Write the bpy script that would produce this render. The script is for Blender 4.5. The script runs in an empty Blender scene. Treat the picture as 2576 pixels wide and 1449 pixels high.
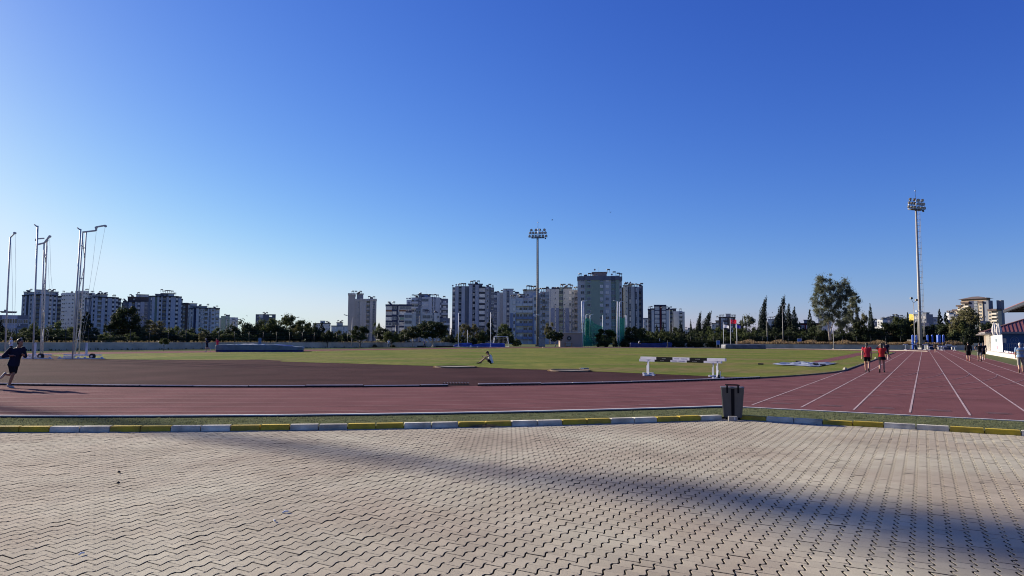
import bpy, bmesh, math, random
import numpy as np
from mathutils import Vector, Matrix
R = math.radians
sc = bpy.context.scene
col = sc.collection
random.seed(7)

# ------------------------------------------------------------------ camera
CAM_H = 1.7
F = 1790.0                       # focal length for a 2576 wide picture
PITCH = math.atan(131.5 / F)
ROLL = 0.005
cam_d = bpy.data.cameras.new("camera")
cam_d.sensor_width = 36.0
cam_d.lens = 36.0 * F / 2576.0
cam_d.clip_start = 0.1
cam_d.clip_end = 9000
cam = bpy.data.objects.new("camera", cam_d)
col.objects.link(cam)
cam.location = (0, 0, CAM_H)
CM = Matrix.Rotation(R(90) + PITCH, 3, 'X') @ Matrix.Rotation(ROLL, 3, 'Z')
cam.rotation_euler = CM.to_euler()
sc.camera = cam

def ray(px, py):
    return CM @ Vector(((px - 1288) / F, (724.5 - py) / F, -1))
def G(px, py, z=0.0):            # point on the level z
    d = ray(px, py); t = (z - CAM_H) / d.z
    return Vector((d.x * t, d.y * t, z))
def PT(px, py, D):               # point at depth D
    d = ray(px, py); t = D / d.y
    return Vector((d.x * t, D, CAM_H + d.z * t))
# stadium frame: s along the straights, p across the field
def W(s, p, z=0.0):
    return Vector((0.5 * s - 0.8660254 * p, 0.8660254 * s + 0.5 * p, z))
def SP(v):
    return (0.5 * v.x + 0.8660254 * v.y, -0.8660254 * v.x + 0.5 * v.y)
HEAD_A = math.atan2(0.8660254, 0.5)      # heading of the straight

# ------------------------------------------------------------------ light
SUN_EL, SUN_AZ = R(19.5), R(57.0)        # azimuth left of +Y
SUN_DIR = Vector((-math.sin(SUN_AZ) * math.cos(SUN_EL), math.cos(SUN_AZ) * math.cos(SUN_EL), math.sin(SUN_EL)))
ld = bpy.data.lights.new("sun", 'SUN'); ld.energy = 4.2; ld.angle = R(0.75); ld.color = (1.0, 0.9, 0.76)
sun = bpy.data.objects.new("sun", ld); col.objects.link(sun)
sun.rotation_euler = SUN_DIR.to_track_quat('Z', 'Y').to_euler()
sun.location = (-40, 30, 40)
world = bpy.data.worlds.new("World"); sc.world = world; world.use_nodes = True
nt = world.node_tree; nt.nodes.clear()
sky = nt.nodes.new('ShaderNodeTexSky'); sky.sky_type = 'NISHITA'; sky.sun_disc = False
sky.sun_elevation = SUN_EL; sky.sun_rotation = -SUN_AZ
sky.air_density = 1.0; sky.dust_density = 0.3; sky.ozone_density = 6.0; sky.altitude = 0
EXPO = 1.3
spx = nt.nodes.new('ShaderNodeSeparateColor'); cmb = nt.nodes.new('ShaderNodeCombineColor')
nt.links.new(sky.outputs[0], spx.inputs[0])
for ch, (k_, g_, cap) in zip((0, 1, 2), ((0.0735, 1.51, .69), (0.0700, 1.351, .86), (0.199, 0.82, 1.02))):     # deep, saturated late-day blue
    pw = nt.nodes.new('ShaderNodeMath'); pw.operation = 'POWER'; pw.inputs[1].default_value = g_
    ml = nt.nodes.new('ShaderNodeMath'); ml.operation = 'MULTIPLY'; ml.inputs[1].default_value = k_ / (0.1 * 2 ** EXPO)
    mn = nt.nodes.new('ShaderNodeMath'); mn.operation = 'SMOOTH_MIN'; mn.inputs[1].default_value = cap / (0.1 * 2 ** EXPO); mn.inputs[2].default_value = .55 * cap / (0.1 * 2 ** EXPO)
    nt.links.new(spx.outputs[ch], pw.inputs[0]); nt.links.new(pw.outputs[0], ml.inputs[0]); nt.links.new(ml.outputs[0], mn.inputs[0]); nt.links.new(mn.outputs[0], cmb.inputs[ch])
bg = nt.nodes.new('ShaderNodeBackground'); bg.inputs['Strength'].default_value = 0.10
ow = nt.nodes.new('ShaderNodeOutputWorld')
nt.links.new(cmb.outputs[0], bg.inputs[0]); nt.links.new(bg.outputs[0], ow.inputs[0])
sc.view_settings.view_transform = 'Standard'; sc.view_settings.look = 'None'
sc.view_settings.exposure = EXPO; sc.view_settings.gamma = 1.0; sc.view_settings.use_curve_mapping = False
sc.cycles.max_bounces = 6; sc.cycles.transparent_max_bounces = 16
sc.cycles.use_denoising = True; sc.cycles.filter_width = 1.05

# ------------------------------------------------------------------ materials
MATS = {}
def mat(name, c, rough=0.75, var=0.18, scale=1.5, bump=0.0, bscale=60, metal=0.0, spec=0.35, c2=None, world_co=False, detail=4, emit=None, objrand=0.0, trans=0.0, island=0.0):
    if name in MATS: return MATS[name]
    m = bpy.data.materials.new(name); m.use_nodes = True
    n = m.node_tree.nodes; l = m.node_tree.links
    b = n['Principled BSDF']
    b.inputs['Roughness'].default_value = rough; b.inputs['Metallic'].default_value = metal
    b.inputs['Specular IOR Level'].default_value = spec
    if world_co:
        co = n.new('ShaderNodeNewGeometry').outputs['Position']
    else:
        co = n.new('ShaderNodeTexCoord').outputs['Object']
    tx = n.new('ShaderNodeTexNoise'); tx.inputs['Scale'].default_value = scale; tx.inputs['Detail'].default_value = detail
    l.new(co, tx.inputs['Vector'])
    mx = n.new('ShaderNodeMix'); mx.data_type = 'RGBA'
    if c2 is None:
        a = [max(0, x * (1 - var)) for x in c]; d = [min(1, x * (1 + var)) for x in c]
    else:
        a, d = c, c2
    mx.inputs['A'].default_value = (*a, 1); mx.inputs['B'].default_value = (*d, 1)
    rp = n.new('ShaderNodeValToRGB'); rp.color_ramp.elements[0].position = 0.3; rp.color_ramp.elements[1].position = 0.7
    l.new(tx.outputs['Fac'], rp.inputs[0]); l.new(rp.outputs[0], mx.inputs['Factor'])
    out = mx.outputs['Result']
    if objrand or island:
        hv = n.new('ShaderNodeHueSaturation')
        if objrand: rsrc = n.new('ShaderNodeObjectInfo').outputs['Random']
        else: rsrc = n.new('ShaderNodeNewGeometry').outputs['Random Per Island']
        k = objrand or island
        mr = n.new('ShaderNodeMapRange'); mr.inputs['To Min'].default_value = 1 - k; mr.inputs['To Max'].default_value = 1 + k
        l.new(rsrc, mr.inputs['Value']); l.new(mr.outputs[0], hv.inputs['Value'])
        l.new(out, hv.inputs['Color']); out = hv.outputs[0]
    l.new(out, b.inputs['Base Color'])
    if bump:
        t2 = n.new('ShaderNodeTexNoise'); t2.inputs['Scale'].default_value = bscale; t2.inputs['Detail'].default_value = 3
        l.new(co, t2.inputs['Vector'])
        bp = n.new('ShaderNodeBump'); bp.inputs['Strength'].default_value = bump; bp.inputs['Distance'].default_value = 0.02
        l.new(t2.outputs['Fac'], bp.inputs['Height']); l.new(bp.outputs[0], b.inputs['Normal'])
    if trans:
        tr = n.new('ShaderNodeBsdfTranslucent'); l.new(out, tr.inputs['Color'])
        ms = n.new('ShaderNodeMixShader'); ms.inputs[0].default_value = trans
        l.new(b.outputs[0], ms.inputs[1]); l.new(tr.outputs[0], ms.inputs[2])
        l.new(ms.outputs[0], n['Material Output'].inputs['Surface'])
    MATS[name] = m
    return m

# ------------------------------------------------------------------ mesh builder
class MB:
    def __init__(s): s.v = []; s.f = []; s.m = []; s.sm = []
    def add(s, vs, fs, mi=0, smooth=False, M=None):
        o = len(s.v)
        if M is not None: vs = [M @ Vector(v) for v in vs]
        s.v += [tuple(v) for v in vs]
        s.f += [tuple(i + o for i in f) for f in fs]
        s.m += [mi] * len(fs); s.sm += [smooth] * len(fs)
        return s
    def box(s, c, d, mi=0, M=None, taper=1.0):
        x, y, z = d[0] / 2, d[1] / 2, d[2] / 2
        vs = []
        for k in (-1, 1):
            t = taper if k > 0 else 1.0
            vs += [(c[0] - x * t, c[1] - y * t, c[2] + k * z), (c[0] + x * t, c[1] - y * t, c[2] + k * z), (c[0] + x * t, c[1] + y * t, c[2] + k * z), (c[0] - x * t, c[1] + y * t, c[2] + k * z)]
        return s.add(vs, [(3, 2, 1, 0), (4, 5, 6, 7), (0, 1, 5, 4), (1, 2, 6, 5), (2, 3, 7, 6), (3, 0, 4, 7)], mi, False, M)
    def bar(s, a, b, w, h=None, mi=0, up=(0, 0, 1)):     # rectangular bar from a to b
        a, b = Vector(a), Vector(b); h = h or w
        d = (b - a); L = d.length; d.normalize()
        u = Vector(up)
        if abs(d.dot(u)) > 0.98: u = Vector((0, 1, 0))
        x = d.cross(u).normalized(); y = x.cross(d)
        vs = []
        for q in (a, b):
            for i, j in ((-1, -1), (1, -1), (1, 1), (-1, 1)):
                vs.append(q + x * (i * w / 2) + y * (j * h / 2))
        return s.add(vs, [(3, 2, 1, 0), (4, 5, 6, 7), (0, 1, 5, 4), (1, 2, 6, 5), (2, 3, 7, 6), (3, 0, 4, 7)], mi)
    def tube(s, pts, rs, n=8, mi=0, cap=True, smooth=True):
        pts = [Vector(p) for p in pts]
        if not isinstance(rs, (list, tuple)): rs = [rs] * len(pts)
        vs = []; prev = None
        for i, p in enumerate(pts):
            d = (pts[min(i + 1, len(pts) - 1)] - pts[max(i - 1, 0)]).normalized()
            if prev is None:
                u = Vector((0, 0, 1)) if abs(d.z) < 0.9 else Vector((0, 1, 0))
                x = d.cross(u).normalized()
            else:
                x = (prev - d * prev.dot(d)).normalized()
            prev = x; y = d.cross(x)
            for k in range(n):
                t = 2 * math.pi * k / n
                vs.append(p + x * (math.cos(t) * rs[i]) + y * (math.sin(t) * rs[i]))
        fs = []
        for i in range(len(pts) - 1):
            for k in range(n):
                k2 = (k + 1) % n
                fs.append((i * n + k, i * n + k2, (i + 1) * n + k2, (i + 1) * n + k))
        s.add(vs, fs, mi, smooth)
        if cap:
            o = len(s.v) - len(vs)
            s.f.append(tuple(o + k for k in reversed(range(n)))); s.m.append(mi); s.sm.append(False)
            s.f.append(tuple(o + (len(pts) - 1) * n + k for k in range(n))); s.m.append(mi); s.sm.append(False)
        return s
    def ell(s, c, r, n=12, m=8, mi=0, M=None, zmin=-1.0):
        vs = []; fs = []
        c = Vector(c)
        if not hasattr(r, '__len__'): r = (r, r, r)
        M3 = M if M is not None else Matrix.Identity(3)
        th0 = math.acos(max(-1, min(1, -zmin)))
        rows = m + 1
        for i in range(rows):
            ph = math.pi * i / m
            z = max(zmin, -math.cos(ph)) if zmin > -1 else -math.cos(ph)
            q = math.sqrt(max(0, 1 - z * z))
            for k in range(n):
                t = 2 * math.pi * k / n
                vs.append(c + M3 @ Vector((r[0] * q * math.cos(t), r[1] * q * math.sin(t), r[2] * z)))
        for i in range(m):
            for k in range(n):
                k2 = (k + 1) % n
                fs.append((i * n + k, i * n + k2, (i + 1) * n + k2, (i + 1) * n + k))
        return s.add(vs, fs, mi, True)
    def prism(s, poly, z0, z1, mi=0, M=None):
        n = len(poly)
        vs = [(p[0], p[1], z0) for p in poly] + [(p[0], p[1], z1) for p in poly]
        fs = [tuple(reversed(range(n))), tuple(range(n, 2 * n))]
        fs += [(i, (i + 1) % n, (i + 1) % n + n, i + n) for i in range(n)]
        return s.add(vs, fs, mi, False, M)
    def quad(s, a, b, c, d, mi=0): return s.add([a, b, c, d], [(0, 1, 2, 3)], mi)
    def mesh(s, name, mats):
        me = bpy.data.meshes.new(name)
        me.from_pydata(s.v, [], s.f)
        for m in (mats if isinstance(mats, (list, tuple)) else [mats]): me.materials.append(m)
        me.polygons.foreach_set('material_index', s.m)
        me.polygons.foreach_set('use_smooth', s.sm)
        me.update()
        return me
    def build(s, name, mats, parent=None, loc=(0, 0, 0), rz=0.0):
        return place(name, s.mesh(name, mats), parent, loc, rz)
def place(name, me, parent=None, loc=(0, 0, 0), rz=0.0, scale=None):
    o = bpy.data.objects.new(name, me); col.objects.link(o)
    o.location = loc; o.rotation_euler = (0, 0, rz)
    if scale: o.scale = scale
    if parent: o.parent = parent
    return o
def thing(name, label, cat, loc=(0, 0, 0), rz=0.0, group=None):
    o = bpy.data.objects.new(name, None); col.objects.link(o); o.empty_display_size = 0.3
    o.location = loc; o.rotation_euler = (0, 0, rz)
    return tag(o, label, cat, group)
def tag(o, label, cat, group=None, kind=None):
    if label: o['label'] = label
    if cat: o['category'] = cat
    if group: o['group'] = group
    if kind: o['kind'] = kind
    return o
def struct(o): o['kind'] = 'structure'; return o
def copy_tree(o, parent=None):
    c = o.copy(); col.objects.link(c)
    if parent: c.parent = parent
    for ch in list(o.children): copy_tree(ch, c)
    return c

# ------------------------------------------------------------------ palette
m_paver = mat('paver_concrete', (0.455, 0.418, 0.312), 0.9, 0.10, 0.7, 0.25, 180, island=0.075, spec=0.05)
m_bed = mat('joint_sand', (0.018, 0.014, 0.013), 0.95, 0.3, 20)
m_track = mat('track_rubber', (0.146, 0.064, 0.066), 0.9, 0.16, 0.5, 0.6, 90, world_co=True, spec=0.025, detail=8)
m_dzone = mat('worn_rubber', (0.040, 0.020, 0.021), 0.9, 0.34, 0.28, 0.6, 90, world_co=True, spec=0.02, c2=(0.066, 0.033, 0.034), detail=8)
m_line = mat('lane_paint', (0.36, 0.26, 0.25), 0.8, 0.35, 6, world_co=True)
m_faint = mat('faded_paint', (0.175, 0.088, 0.090), 0.85, 0.25, 8, world_co=True)
m_white = mat('white_paint', (0.72, 0.73, 0.74), 0.5, 0.06, 3)
m_kwhite = mat('kerb_white', (0.30, 0.27, 0.22), 0.85, 0.22, 3.2, 0.5, 40, c2=(0.74, 0.69, 0.56), detail=9, island=.10)
m_kyel = mat('kerb_yellow', (0.26, 0.18, 0.035), 0.8, 0.2, 3.5, 0.5, 40, c2=(0.56, 0.40, 0.025), detail=9, island=.10)
m_conc = mat('concrete', (0.27, 0.25, 0.23), 0.9, 0.2, 2.0, 0.3, 40)
m_wall = mat('boundary_concrete', (0.42, 0.36, 0.28), 0.9, 0.25, 0.5, 0.3, 20, world_co=True)
m_steel = mat('galvanised_steel', (0.42, 0.42, 0.43), 0.4, 0.1, 4, metal=0.55)
m_gpaint = mat('grey_paint', (0.30, 0.28, 0.26), 0.5, 0.12, 3)
m_dark = mat('dark_metal', (0.03, 0.03, 0.035), 0.5, 0.2, 4)
m_black = mat('black_plastic', (0.010, 0.010, 0.012), 0.7, 0.2, 4, spec=.06)
m_rub = mat('rubber', (0.015, 0.015, 0.016), 0.8, 0.2, 4)
m_blue = mat('blue_vinyl', (0.015, 0.05, 0.30), 0.45, 0.25, 1.2, 0.3, 6)
m_navy = mat('navy_vinyl', (0.012, 0.025, 0.13), 0.5, 0.3, 1.2, 0.3, 6)
m_tarp = mat('grey_tarp', (0.14, 0.17, 0.19), 0.5, 0.2, 1.5, 0.6, 3)
m_tarp2 = mat('silver_tarp', (0.42, 0.46, 0.52), 0.45, 0.3, 1.5, 0.6, 3)
m_soil = mat('dry_soil', (0.16, 0.12, 0.08), 0.95, 0.3, 0.3, 0.4, 10, world_co=True)
m_dry = mat('dry_grass_blades', (0.26, 0.185, 0.10), 0.9, 0.35, 2, trans=0.35, objrand=0.1)
m_bark = mat('bark', (0.10, 0.075, 0.055), 0.9, 0.3, 8)
m_pbark = mat('pale_bark', (0.42, 0.36, 0.30), 0.8, 0.25, 3)
m_wood = mat('wood', (0.25, 0.16, 0.09), 0.8, 0.25, 5)
m_rope = mat('rope', (0.45, 0.45, 0.45), 0.8, 0.1, 4)
# ================================================================== ground
m_turf = mat('strip_turf', (0.085, 0.100, 0.050), 0.95, 0.3, 3.0, 0.8, 60, world_co=True, c2=(0.135, 0.145, 0.080), detail=8, spec=0.0)
m_grass = None
def grass_material():
    m = bpy.data.materials.new('infield_grass'); m.use_nodes = True
    n = m.node_tree.nodes; l = m.node_tree.links; b = n['Principled BSDF']
    b.inputs['Roughness'].default_value = 0.9; b.inputs['Specular IOR Level'].default_value = 0.03
    g = n.new('ShaderNodeNewGeometry').outputs['Position']
    def noise(sc_, det, vec, st=None):
        t = n.new('ShaderNodeTexNoise'); t.inputs['Scale'].default_value = sc_; t.inputs['Detail'].default_value = det
        if st:
            mp = n.new('ShaderNodeMapping'); mp.inputs['Scale'].default_value = st; mp.inputs['Rotation'].default_value = (0, 0, R(-30))
            l.new(vec, mp.inputs['Vector']); vec = mp.outputs[0]
        l.new(vec, t.inputs['Vector']); return t.outputs['Fac']
    def ramp(f, a, c):
        r = n.new('ShaderNodeValToRGB'); r.color_ramp.elements[0].position = a; r.color_ramp.elements[1].position = c
        l.new(f, r.inputs[0]); return r.outputs[0]
    def mix(f, a, c):
        x = n.new('ShaderNodeMix'); x.data_type = 'RGBA'
        l.new(f, x.inputs['Factor'])
        for k, q in (('A', a), ('B', c)):
            if isinstance(q, tuple): x.inputs[k].default_value = (*q, 1)
            else: l.new(q, x.inputs[k])
        return x.outputs['Result']
    c1 = mix(ramp(noise(0.16, 7, g), 0.40, 0.60), (0.105, 0.140, 0.026), (0.190, 0.185, 0.048))
    c2 = mix(ramp(noise(0.06, 5, g, (1, 2.2, 1)), 0.50, 0.64), c1, (0.185, 0.145, 0.062))
    c3 = mix(ramp(noise(1.3, 7, g), 0.42, 0.72), c2, (0.075, 0.105, 0.018))
    l.new(c3, b.inputs['Base Color'])
    bp = n.new('ShaderNodeBump'); bp.inputs['Strength'].default_value = 1.0; bp.inputs['Distance'].default_value = 0.06
    l.new(noise(14, 4, g), bp.inputs['Height']); l.new(bp.outputs[0], b.inputs['Normal'])
    return m
m_grass = grass_material()

def sheet(name, poly, z, m):
    me = bpy.data.meshes.new(name)
    from mathutils.geometry import tessellate_polygon
    tri = tessellate_polygon([[Vector((p[0], p[1], 0)) for p in poly]])
    fs = []
    for (a, b, c) in tri:
        ar = (poly[b][0] - poly[a][0]) * (poly[c][1] - poly[a][1]) - (poly[b][1] - poly[a][1]) * (poly[c][0] - poly[a][0])
        fs.append((a, b, c) if ar > 0 else (a, c, b))
    me.from_pydata([(p[0], p[1], z) for p in poly], [], fs)
    me.materials.append(m); me.update()
    return struct(place(name, me))

sheet('ground', [(-4000, -300), (4000, -300), (4000, 5000), (-4000, 5000)], -0.06, m_turf)
S0, P0, S1 = 47.5, 40.5, 132.0
def arc(r, a0, a1, n, far=False):
    out = []
    for i in range(n + 1):
        a = R(a0 + (a1 - a0) * i / n)
        if far: out.append((S1 + r * math.cos(a), P0 - r * math.sin(a)))
        else: out.append((S0 - r * math.cos(a), P0 - r * math.sin(a)))
    return out
RT = 46.36
trk = arc(RT, 51.8, -90, 90) + arc(RT, -90, 51.0, 90, True) + [(186.0, 4.0), (186.0, -5.86), (18.72, -5.86)]
sheet('running_track', [W(*q) for q in trk], 0.016, m_track)
# worn rubber zone inside the near bend
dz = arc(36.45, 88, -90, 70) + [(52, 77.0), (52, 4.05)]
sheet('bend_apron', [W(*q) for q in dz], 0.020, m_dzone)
# infield grass
near = [(1900, 952.6), (1830, 949), (1762, 947.4), (1698, 944), (1620, 941), (1565, 938.3), (1533, 937), (1455, 934.5), (1379, 931.3), (1290, 929), (1211, 925), (1120, 922.8), (1022, 919.5), (900, 916), (781, 913), (740, 911.2), (705, 910.3),
        (712, 908.4), (651, 905.4), (597, 906.6), (498, 906.8), (400, 905.6), (300, 904.8), (200, 903.5), (176, 902.5)]
gp = []
for q in near: gp.append(SP(G(*q)))
fine = []
for i in range(len(gp) - 1):
    for k in range(24):
        t = k / 24
        ds, dp_ = gp[i + 1][0] - gp[i][0], gp[i + 1][1] - gp[i][1]; L_ = math.hypot(ds, dp_); j = random.uniform(-.13, .13) * (0 if L_ < 2 else 1)
        fine.append((gp[i][0] + ds * t - dp_ / L_ * j, gp[i][1] + dp_ * t + ds / L_ * j))
sl, plft = SP(G(176, 902.5))
grass = fine + [(sl, plft), (sl + 6, 76.3)] + [(S1, 76.5)] + arc(36.2, -90, 90, 60, True)
st, pt = SP(G(1900, 952.6))
a_end = math.degrees(math.asin((P0 - pt) / 36.3))
grass += [(S0 + 1, P0 - 36.3)] + arc(36.3, 90, a_end + 1, 20)
sheet('infield_grass', [W(*q) for q in grass], 0.030, m_grass)
# runway to the pit
sheet('javelin_runway', [G(2077, 913.5), G(2036, 912.5), G(2157, 888.2), G(2215, 886.4), G(2172.6, 893)], 0.036, m_track)

# lane markings
mb = MB()
def strip(pts, w, z, mi=0):
    for i in range(len(pts) - 1):
        a, b = W(*pts[i], z), W(*pts[i + 1], z)
        d = (b - a).normalized(); x = Vector((-d.y, d.x, 0)) * (w / 2)
        mb.quad(a - x, b - x, b + x, a + x, mi)
for k in range(9):
    p = 4.0 - 1.22 * k
    if k == 0: strip([(19.7, p), (46, p)], 0.05, 0.022); continue
    n = 20; s0_, s1_ = (19.7 if k < 8 else 19.0), 185
    strip([(s0_ + (s1_ - s0_) * i / n, p) for i in range(n + 1)], 0.048, 0.022)
for k in range(1, 8):
    strip(arc(36.5 + 1.22 * k, 90, -60, 80), 0.05, 0.024, 1)
strip([(24.8, 4.0), (26.2, -5.7)], 0.05, 0.024, 1)
strip([(44, 4.0), (44, -5.7)], 0.05, 0.024, 1)
for k in range(7):                               # worn lane numerals near the chute start
    c = W(20.6, 3.4 - 1.22 * k)
    for i in range(3):
        a = W(20.45 + .16 * i, 3.65 - 1.22 * k + random.uniform(-.05, .05), .0225); b = W(20.47 + .16 * i, 3.15 - 1.22 * k + random.uniform(-.05, .05), .0225)
        mb.quad(a, b, b + Vector((.03, .08, 0)), a + Vector((.03, .08, 0)), 1)
for (x, y) in ((895, 1037), (1610, 1018), (1770, 984)):
    g = G(x, y, .0225); mb.quad(g, g + Vector((.32, .03, 0)), g + Vector((.30, .13, 0)), g + Vector((-.02, .1, 0)), 1)
struct(mb.build('lane_markings', [m_line, m_faint]))

# outer white kerb of the track and inner rail
def ring(mb, pts, w, z0, z1, mi=0, side=1):
    for i in range(len(pts) - 1):
        a, b = W(*pts[i]), W(*pts[i + 1])
        d = (b - a).normalized(); x = Vector((-d.y, d.x, 0)) * w
        vs = [a, b, b + x, a + x]
        mb.prism([(v.x, v.y) for v in vs], z0, z1, mi)
mb = MB()
ring(mb, arc(46.36, -40, 51.8, 120), 0.09, -0.05, 0.060, 1)
ring(mb, arc(46.355, -40, 51.8, 120), 0.10, 0.060, 0.082, 0)
ring(mb, [(18.66, 4.1 - .97 * i) for i in range(11)], 0.07, -0.05, 0.035, 1)
ring(mb, [(18.665, 4.1 - .97 * i) for i in range(11)], 0.08, 0.035, 0.05, 0)
struct(mb.build('track_edge_kerb', [mat('edge_kerb_paint', (0.62, 0.58, 0.54), 0.8, 0.15, 5, 0.3, 40), mat('dark_kerb_side', (0.05, 0.045, 0.035), .9, .3, 4, .3, 30)]))  # pale top, much darker sides
m_rail = mat('rail_aluminium', (0.62, 0.58, 0.60), 0.45, 0.15, 3, metal=0.2)
mb = MB()
def rail(x0, y0, x1, y1, nseg, dz=0.0):
    for i in range(nseg):
        t0, t1 = i / nseg, (i + 1) / nseg - 0.002
        def pos(t):
            x, y = x0 + (x1 - x0) * t, y0 + (y1 - y0) * t
            s, p = SP(G(x, y))
            a = math.atan2(P0 - p, S0 - s); return W(S0 - 36.5 * math.cos(a), P0 - 36.5 * math.sin(a))
        j = random.uniform(-.012, .012)
        a, b = pos(t0), pos(t1); n2 = 8
        pts = [pos(t0 + (t1 - t0) * k / n2) + Vector((0, 0, 0.085 + dz + j)) for k in range(n2 + 1)]
        for k in range(n2): mb.bar(pts[k], pts[k + 1], 0.055, 0.022, 0)
        for k in range(n2 + 1):
            mb.box((pts[k].x, pts[k].y, 0.045), (0.04, 0.04, 0.07), 1)
        for k in range(n2): mb.bar(pts[k] - Vector((0, 0, .045)), pts[k + 1] - Vector((0, 0, .045)), 0.02, 0.05, 1)
rail(-260, 971, 1050, 968.6, 10); rail(1050, 968.6, 1112, 967.5, 1)
rail(1185, 967.5, 1700, 959, 7, 0.01); rail(1700, 959, 1905, 952.5, 3)
struct(mb.build('track_rail', [m_rail, m_rub]))
# the piece of rail whose top has come off, standing on bare feet
mb = MB()
for i in range(9):
    g = G(1116 + i * 7.4, 967.8, 0.02)
    mb.box((g.x, g.y, 0.055), (0.035, 0.05, 0.07), 1); mb.box((g.x + .03, g.y, 0.10), (0.03, 0.05, 0.03), 0)
a, b = G(1114, 968, .05), G(1180, 967.5, .05); mb.bar(a, b, .05, .03, 1)
tag(mb.build('rail_feet', [m_rail, m_rub]), 'row of bare rail feet filling the gap in the white inner rail', 'kerb rail')
# grass-side kerb along the straight
mb = MB()
ring(mb, [(46 + i * 4.3, 4.02) for i in range(21)], 0.11, 0.0, 0.075)
ring(mb, arc(36.5, 90, a_end - 4, 16), -0.1, 0.0, 0.075)
struct(mb.build('infield_kerb', mat('weathered_kerb', (0.10, 0.085, 0.065), 0.9, 0.4, 2.0, 0.4, 20)))
# kerb far end
mb = MB()
ring(mb, [(186.1, 8 - 2 * i) for i in range(9)], 0.25, 0, 0.12)
ring(mb, arc(46.5, -60, 62, 70, True), 0.5, 0.0, 0.10)
struct(mb.build('far_edge_kerb', mat('far_kerb', (0.40, 0.35, 0.29), 0.9, 0.2, 1)))

stp = arc(46.45, -40, 50.8, 90) + [(18.6, 3.6), (18.6, -12), (16.2, -12), (16.2, 3.85)] + arc(48.3, 49.2, -40, 90)
sheet('turf_strip', [W(*q) for q in stp], 0.036, m_turf)
# shoulder strip tufts (grass) between track and painted kerb
def kerb_s(p):
    if p > 3.9: return S0 - math.sqrt(max(0, 48.42 ** 2 - (p - P0) ** 2))
    return 15.95 if p > 3.9 else 16.1
mb = MB(); rng = random.Random(3)
for i in range(11000):
    p = rng.uniform(-9, 34)
    lo = kerb_s(p) + .16
    hi = (S0 - math.sqrt(46.50 ** 2 - (p - P0) ** 2)) if p > 4.0 else 18.6
    t = rng.random() ** (1.0 if p < 4 else .8)
    s = lo + (hi - lo) * t
    if hi < lo: continue
    c = W(s, p, .035)
    for k in range(3):
        a = rng.uniform(0, 6.28); h = rng.uniform(.010, .032); w = rng.uniform(.006, .014)
        dx, dy = math.cos(a) * w, math.sin(a) * w
        o = Vector((rng.uniform(-.05, .05), rng.uniform(-.05, .05), 0)); tp = Vector((rng.uniform(-.04, .04), rng.uniform(-.04, .04), h))
        mb.add([c + o + Vector((-dx, -dy, 0)), c + o + Vector((dx, dy, 0)), c + o + tp], [(0, 1, 2)], 0)
tag(mb.build('grass', mat('strip_blades', (0.11, 0.125, 0.06), 0.9, 0.3, 4, trans=0.35, c2=(0.19, 0.19, 0.105), spec=0.0)), 'short grass growing on the strip between track and kerb', 'grass', kind='stuff')

# painted kerb stones
mb = MB()
g = G(1152, 1075); s, p = SP(g); al0 = math.degrees(math.asin((P0 - p) / 48.42))
st_l = math.degrees(0.53 / 48.4)
i0 = int((-25 - al0) / st_l); i1 = int((49.0 - al0) / st_l)
def kstone(a0, a1, mi):
    pts = []
    for k in range(3):
        a = R(a0 + (a1 - a0) * k / 2); pts.append(W(S0 - 48.43 * math.cos(a), P0 - 48.43 * math.sin(a)))
    for k in range(2, -1, -1):
        a = R(a0 + (a1 - a0) * k / 2); pts.append(W(S0 - 48.28 * math.cos(a), P0 - 48.28 * math.sin(a)))
    j = rng.uniform(-.004, .004)
    mb.prism([(q.x, q.y) for q in pts], -0.1, 0.05 + j, mi)
    c = sum(pts, Vector()) / 6
    mb.prism([(c.x + (q.x - c.x) * .985, c.y + (q.y - c.y) * .96) for q in pts], 0.05 + j, 0.092 + j, mi)
    mb.prism([(c.x + (q.x - c.x) * .97, c.y + (q.y - c.y) * .92) for q in pts], 0.092 + j, 0.099 + j, mi)
for i in range(i0, i1 + 1):
    kstone(al0 + i * st_l + .010, al0 + (i + 1) * st_l - .010, (i // 2 + 1) % 2)
# straight run on the other side of the corner
g = G(2070, 1067); sb, pb = SP(g)
for i in range(-4, 14):
    pa = pb - i * 0.56
    if pa > 3.95: continue
    mi = ((i // 2) + 1) % 2
    j = rng.uniform(-.012, .012)
    q = [W(16.1 + j, pa - .008), W(16.1 + j + rng.uniform(-.008, .008), pa - .55), W(16.25 + j, pa - .55), W(16.25 + j, pa - .008)]
    mb.prism([(v.x, v.y) for v in q], -0.1, 0.06, mi); 
    c = sum(q, Vector()) / 4
    mb.prism([(c.x + (v.x - c.x) * .985, c.y + (v.y - c.y) * .95) for v in q], 0.06, 0.092 + j * .5, mi)
struct(mb.build('painted_kerb', [m_kwhite, m_kyel]))

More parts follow.
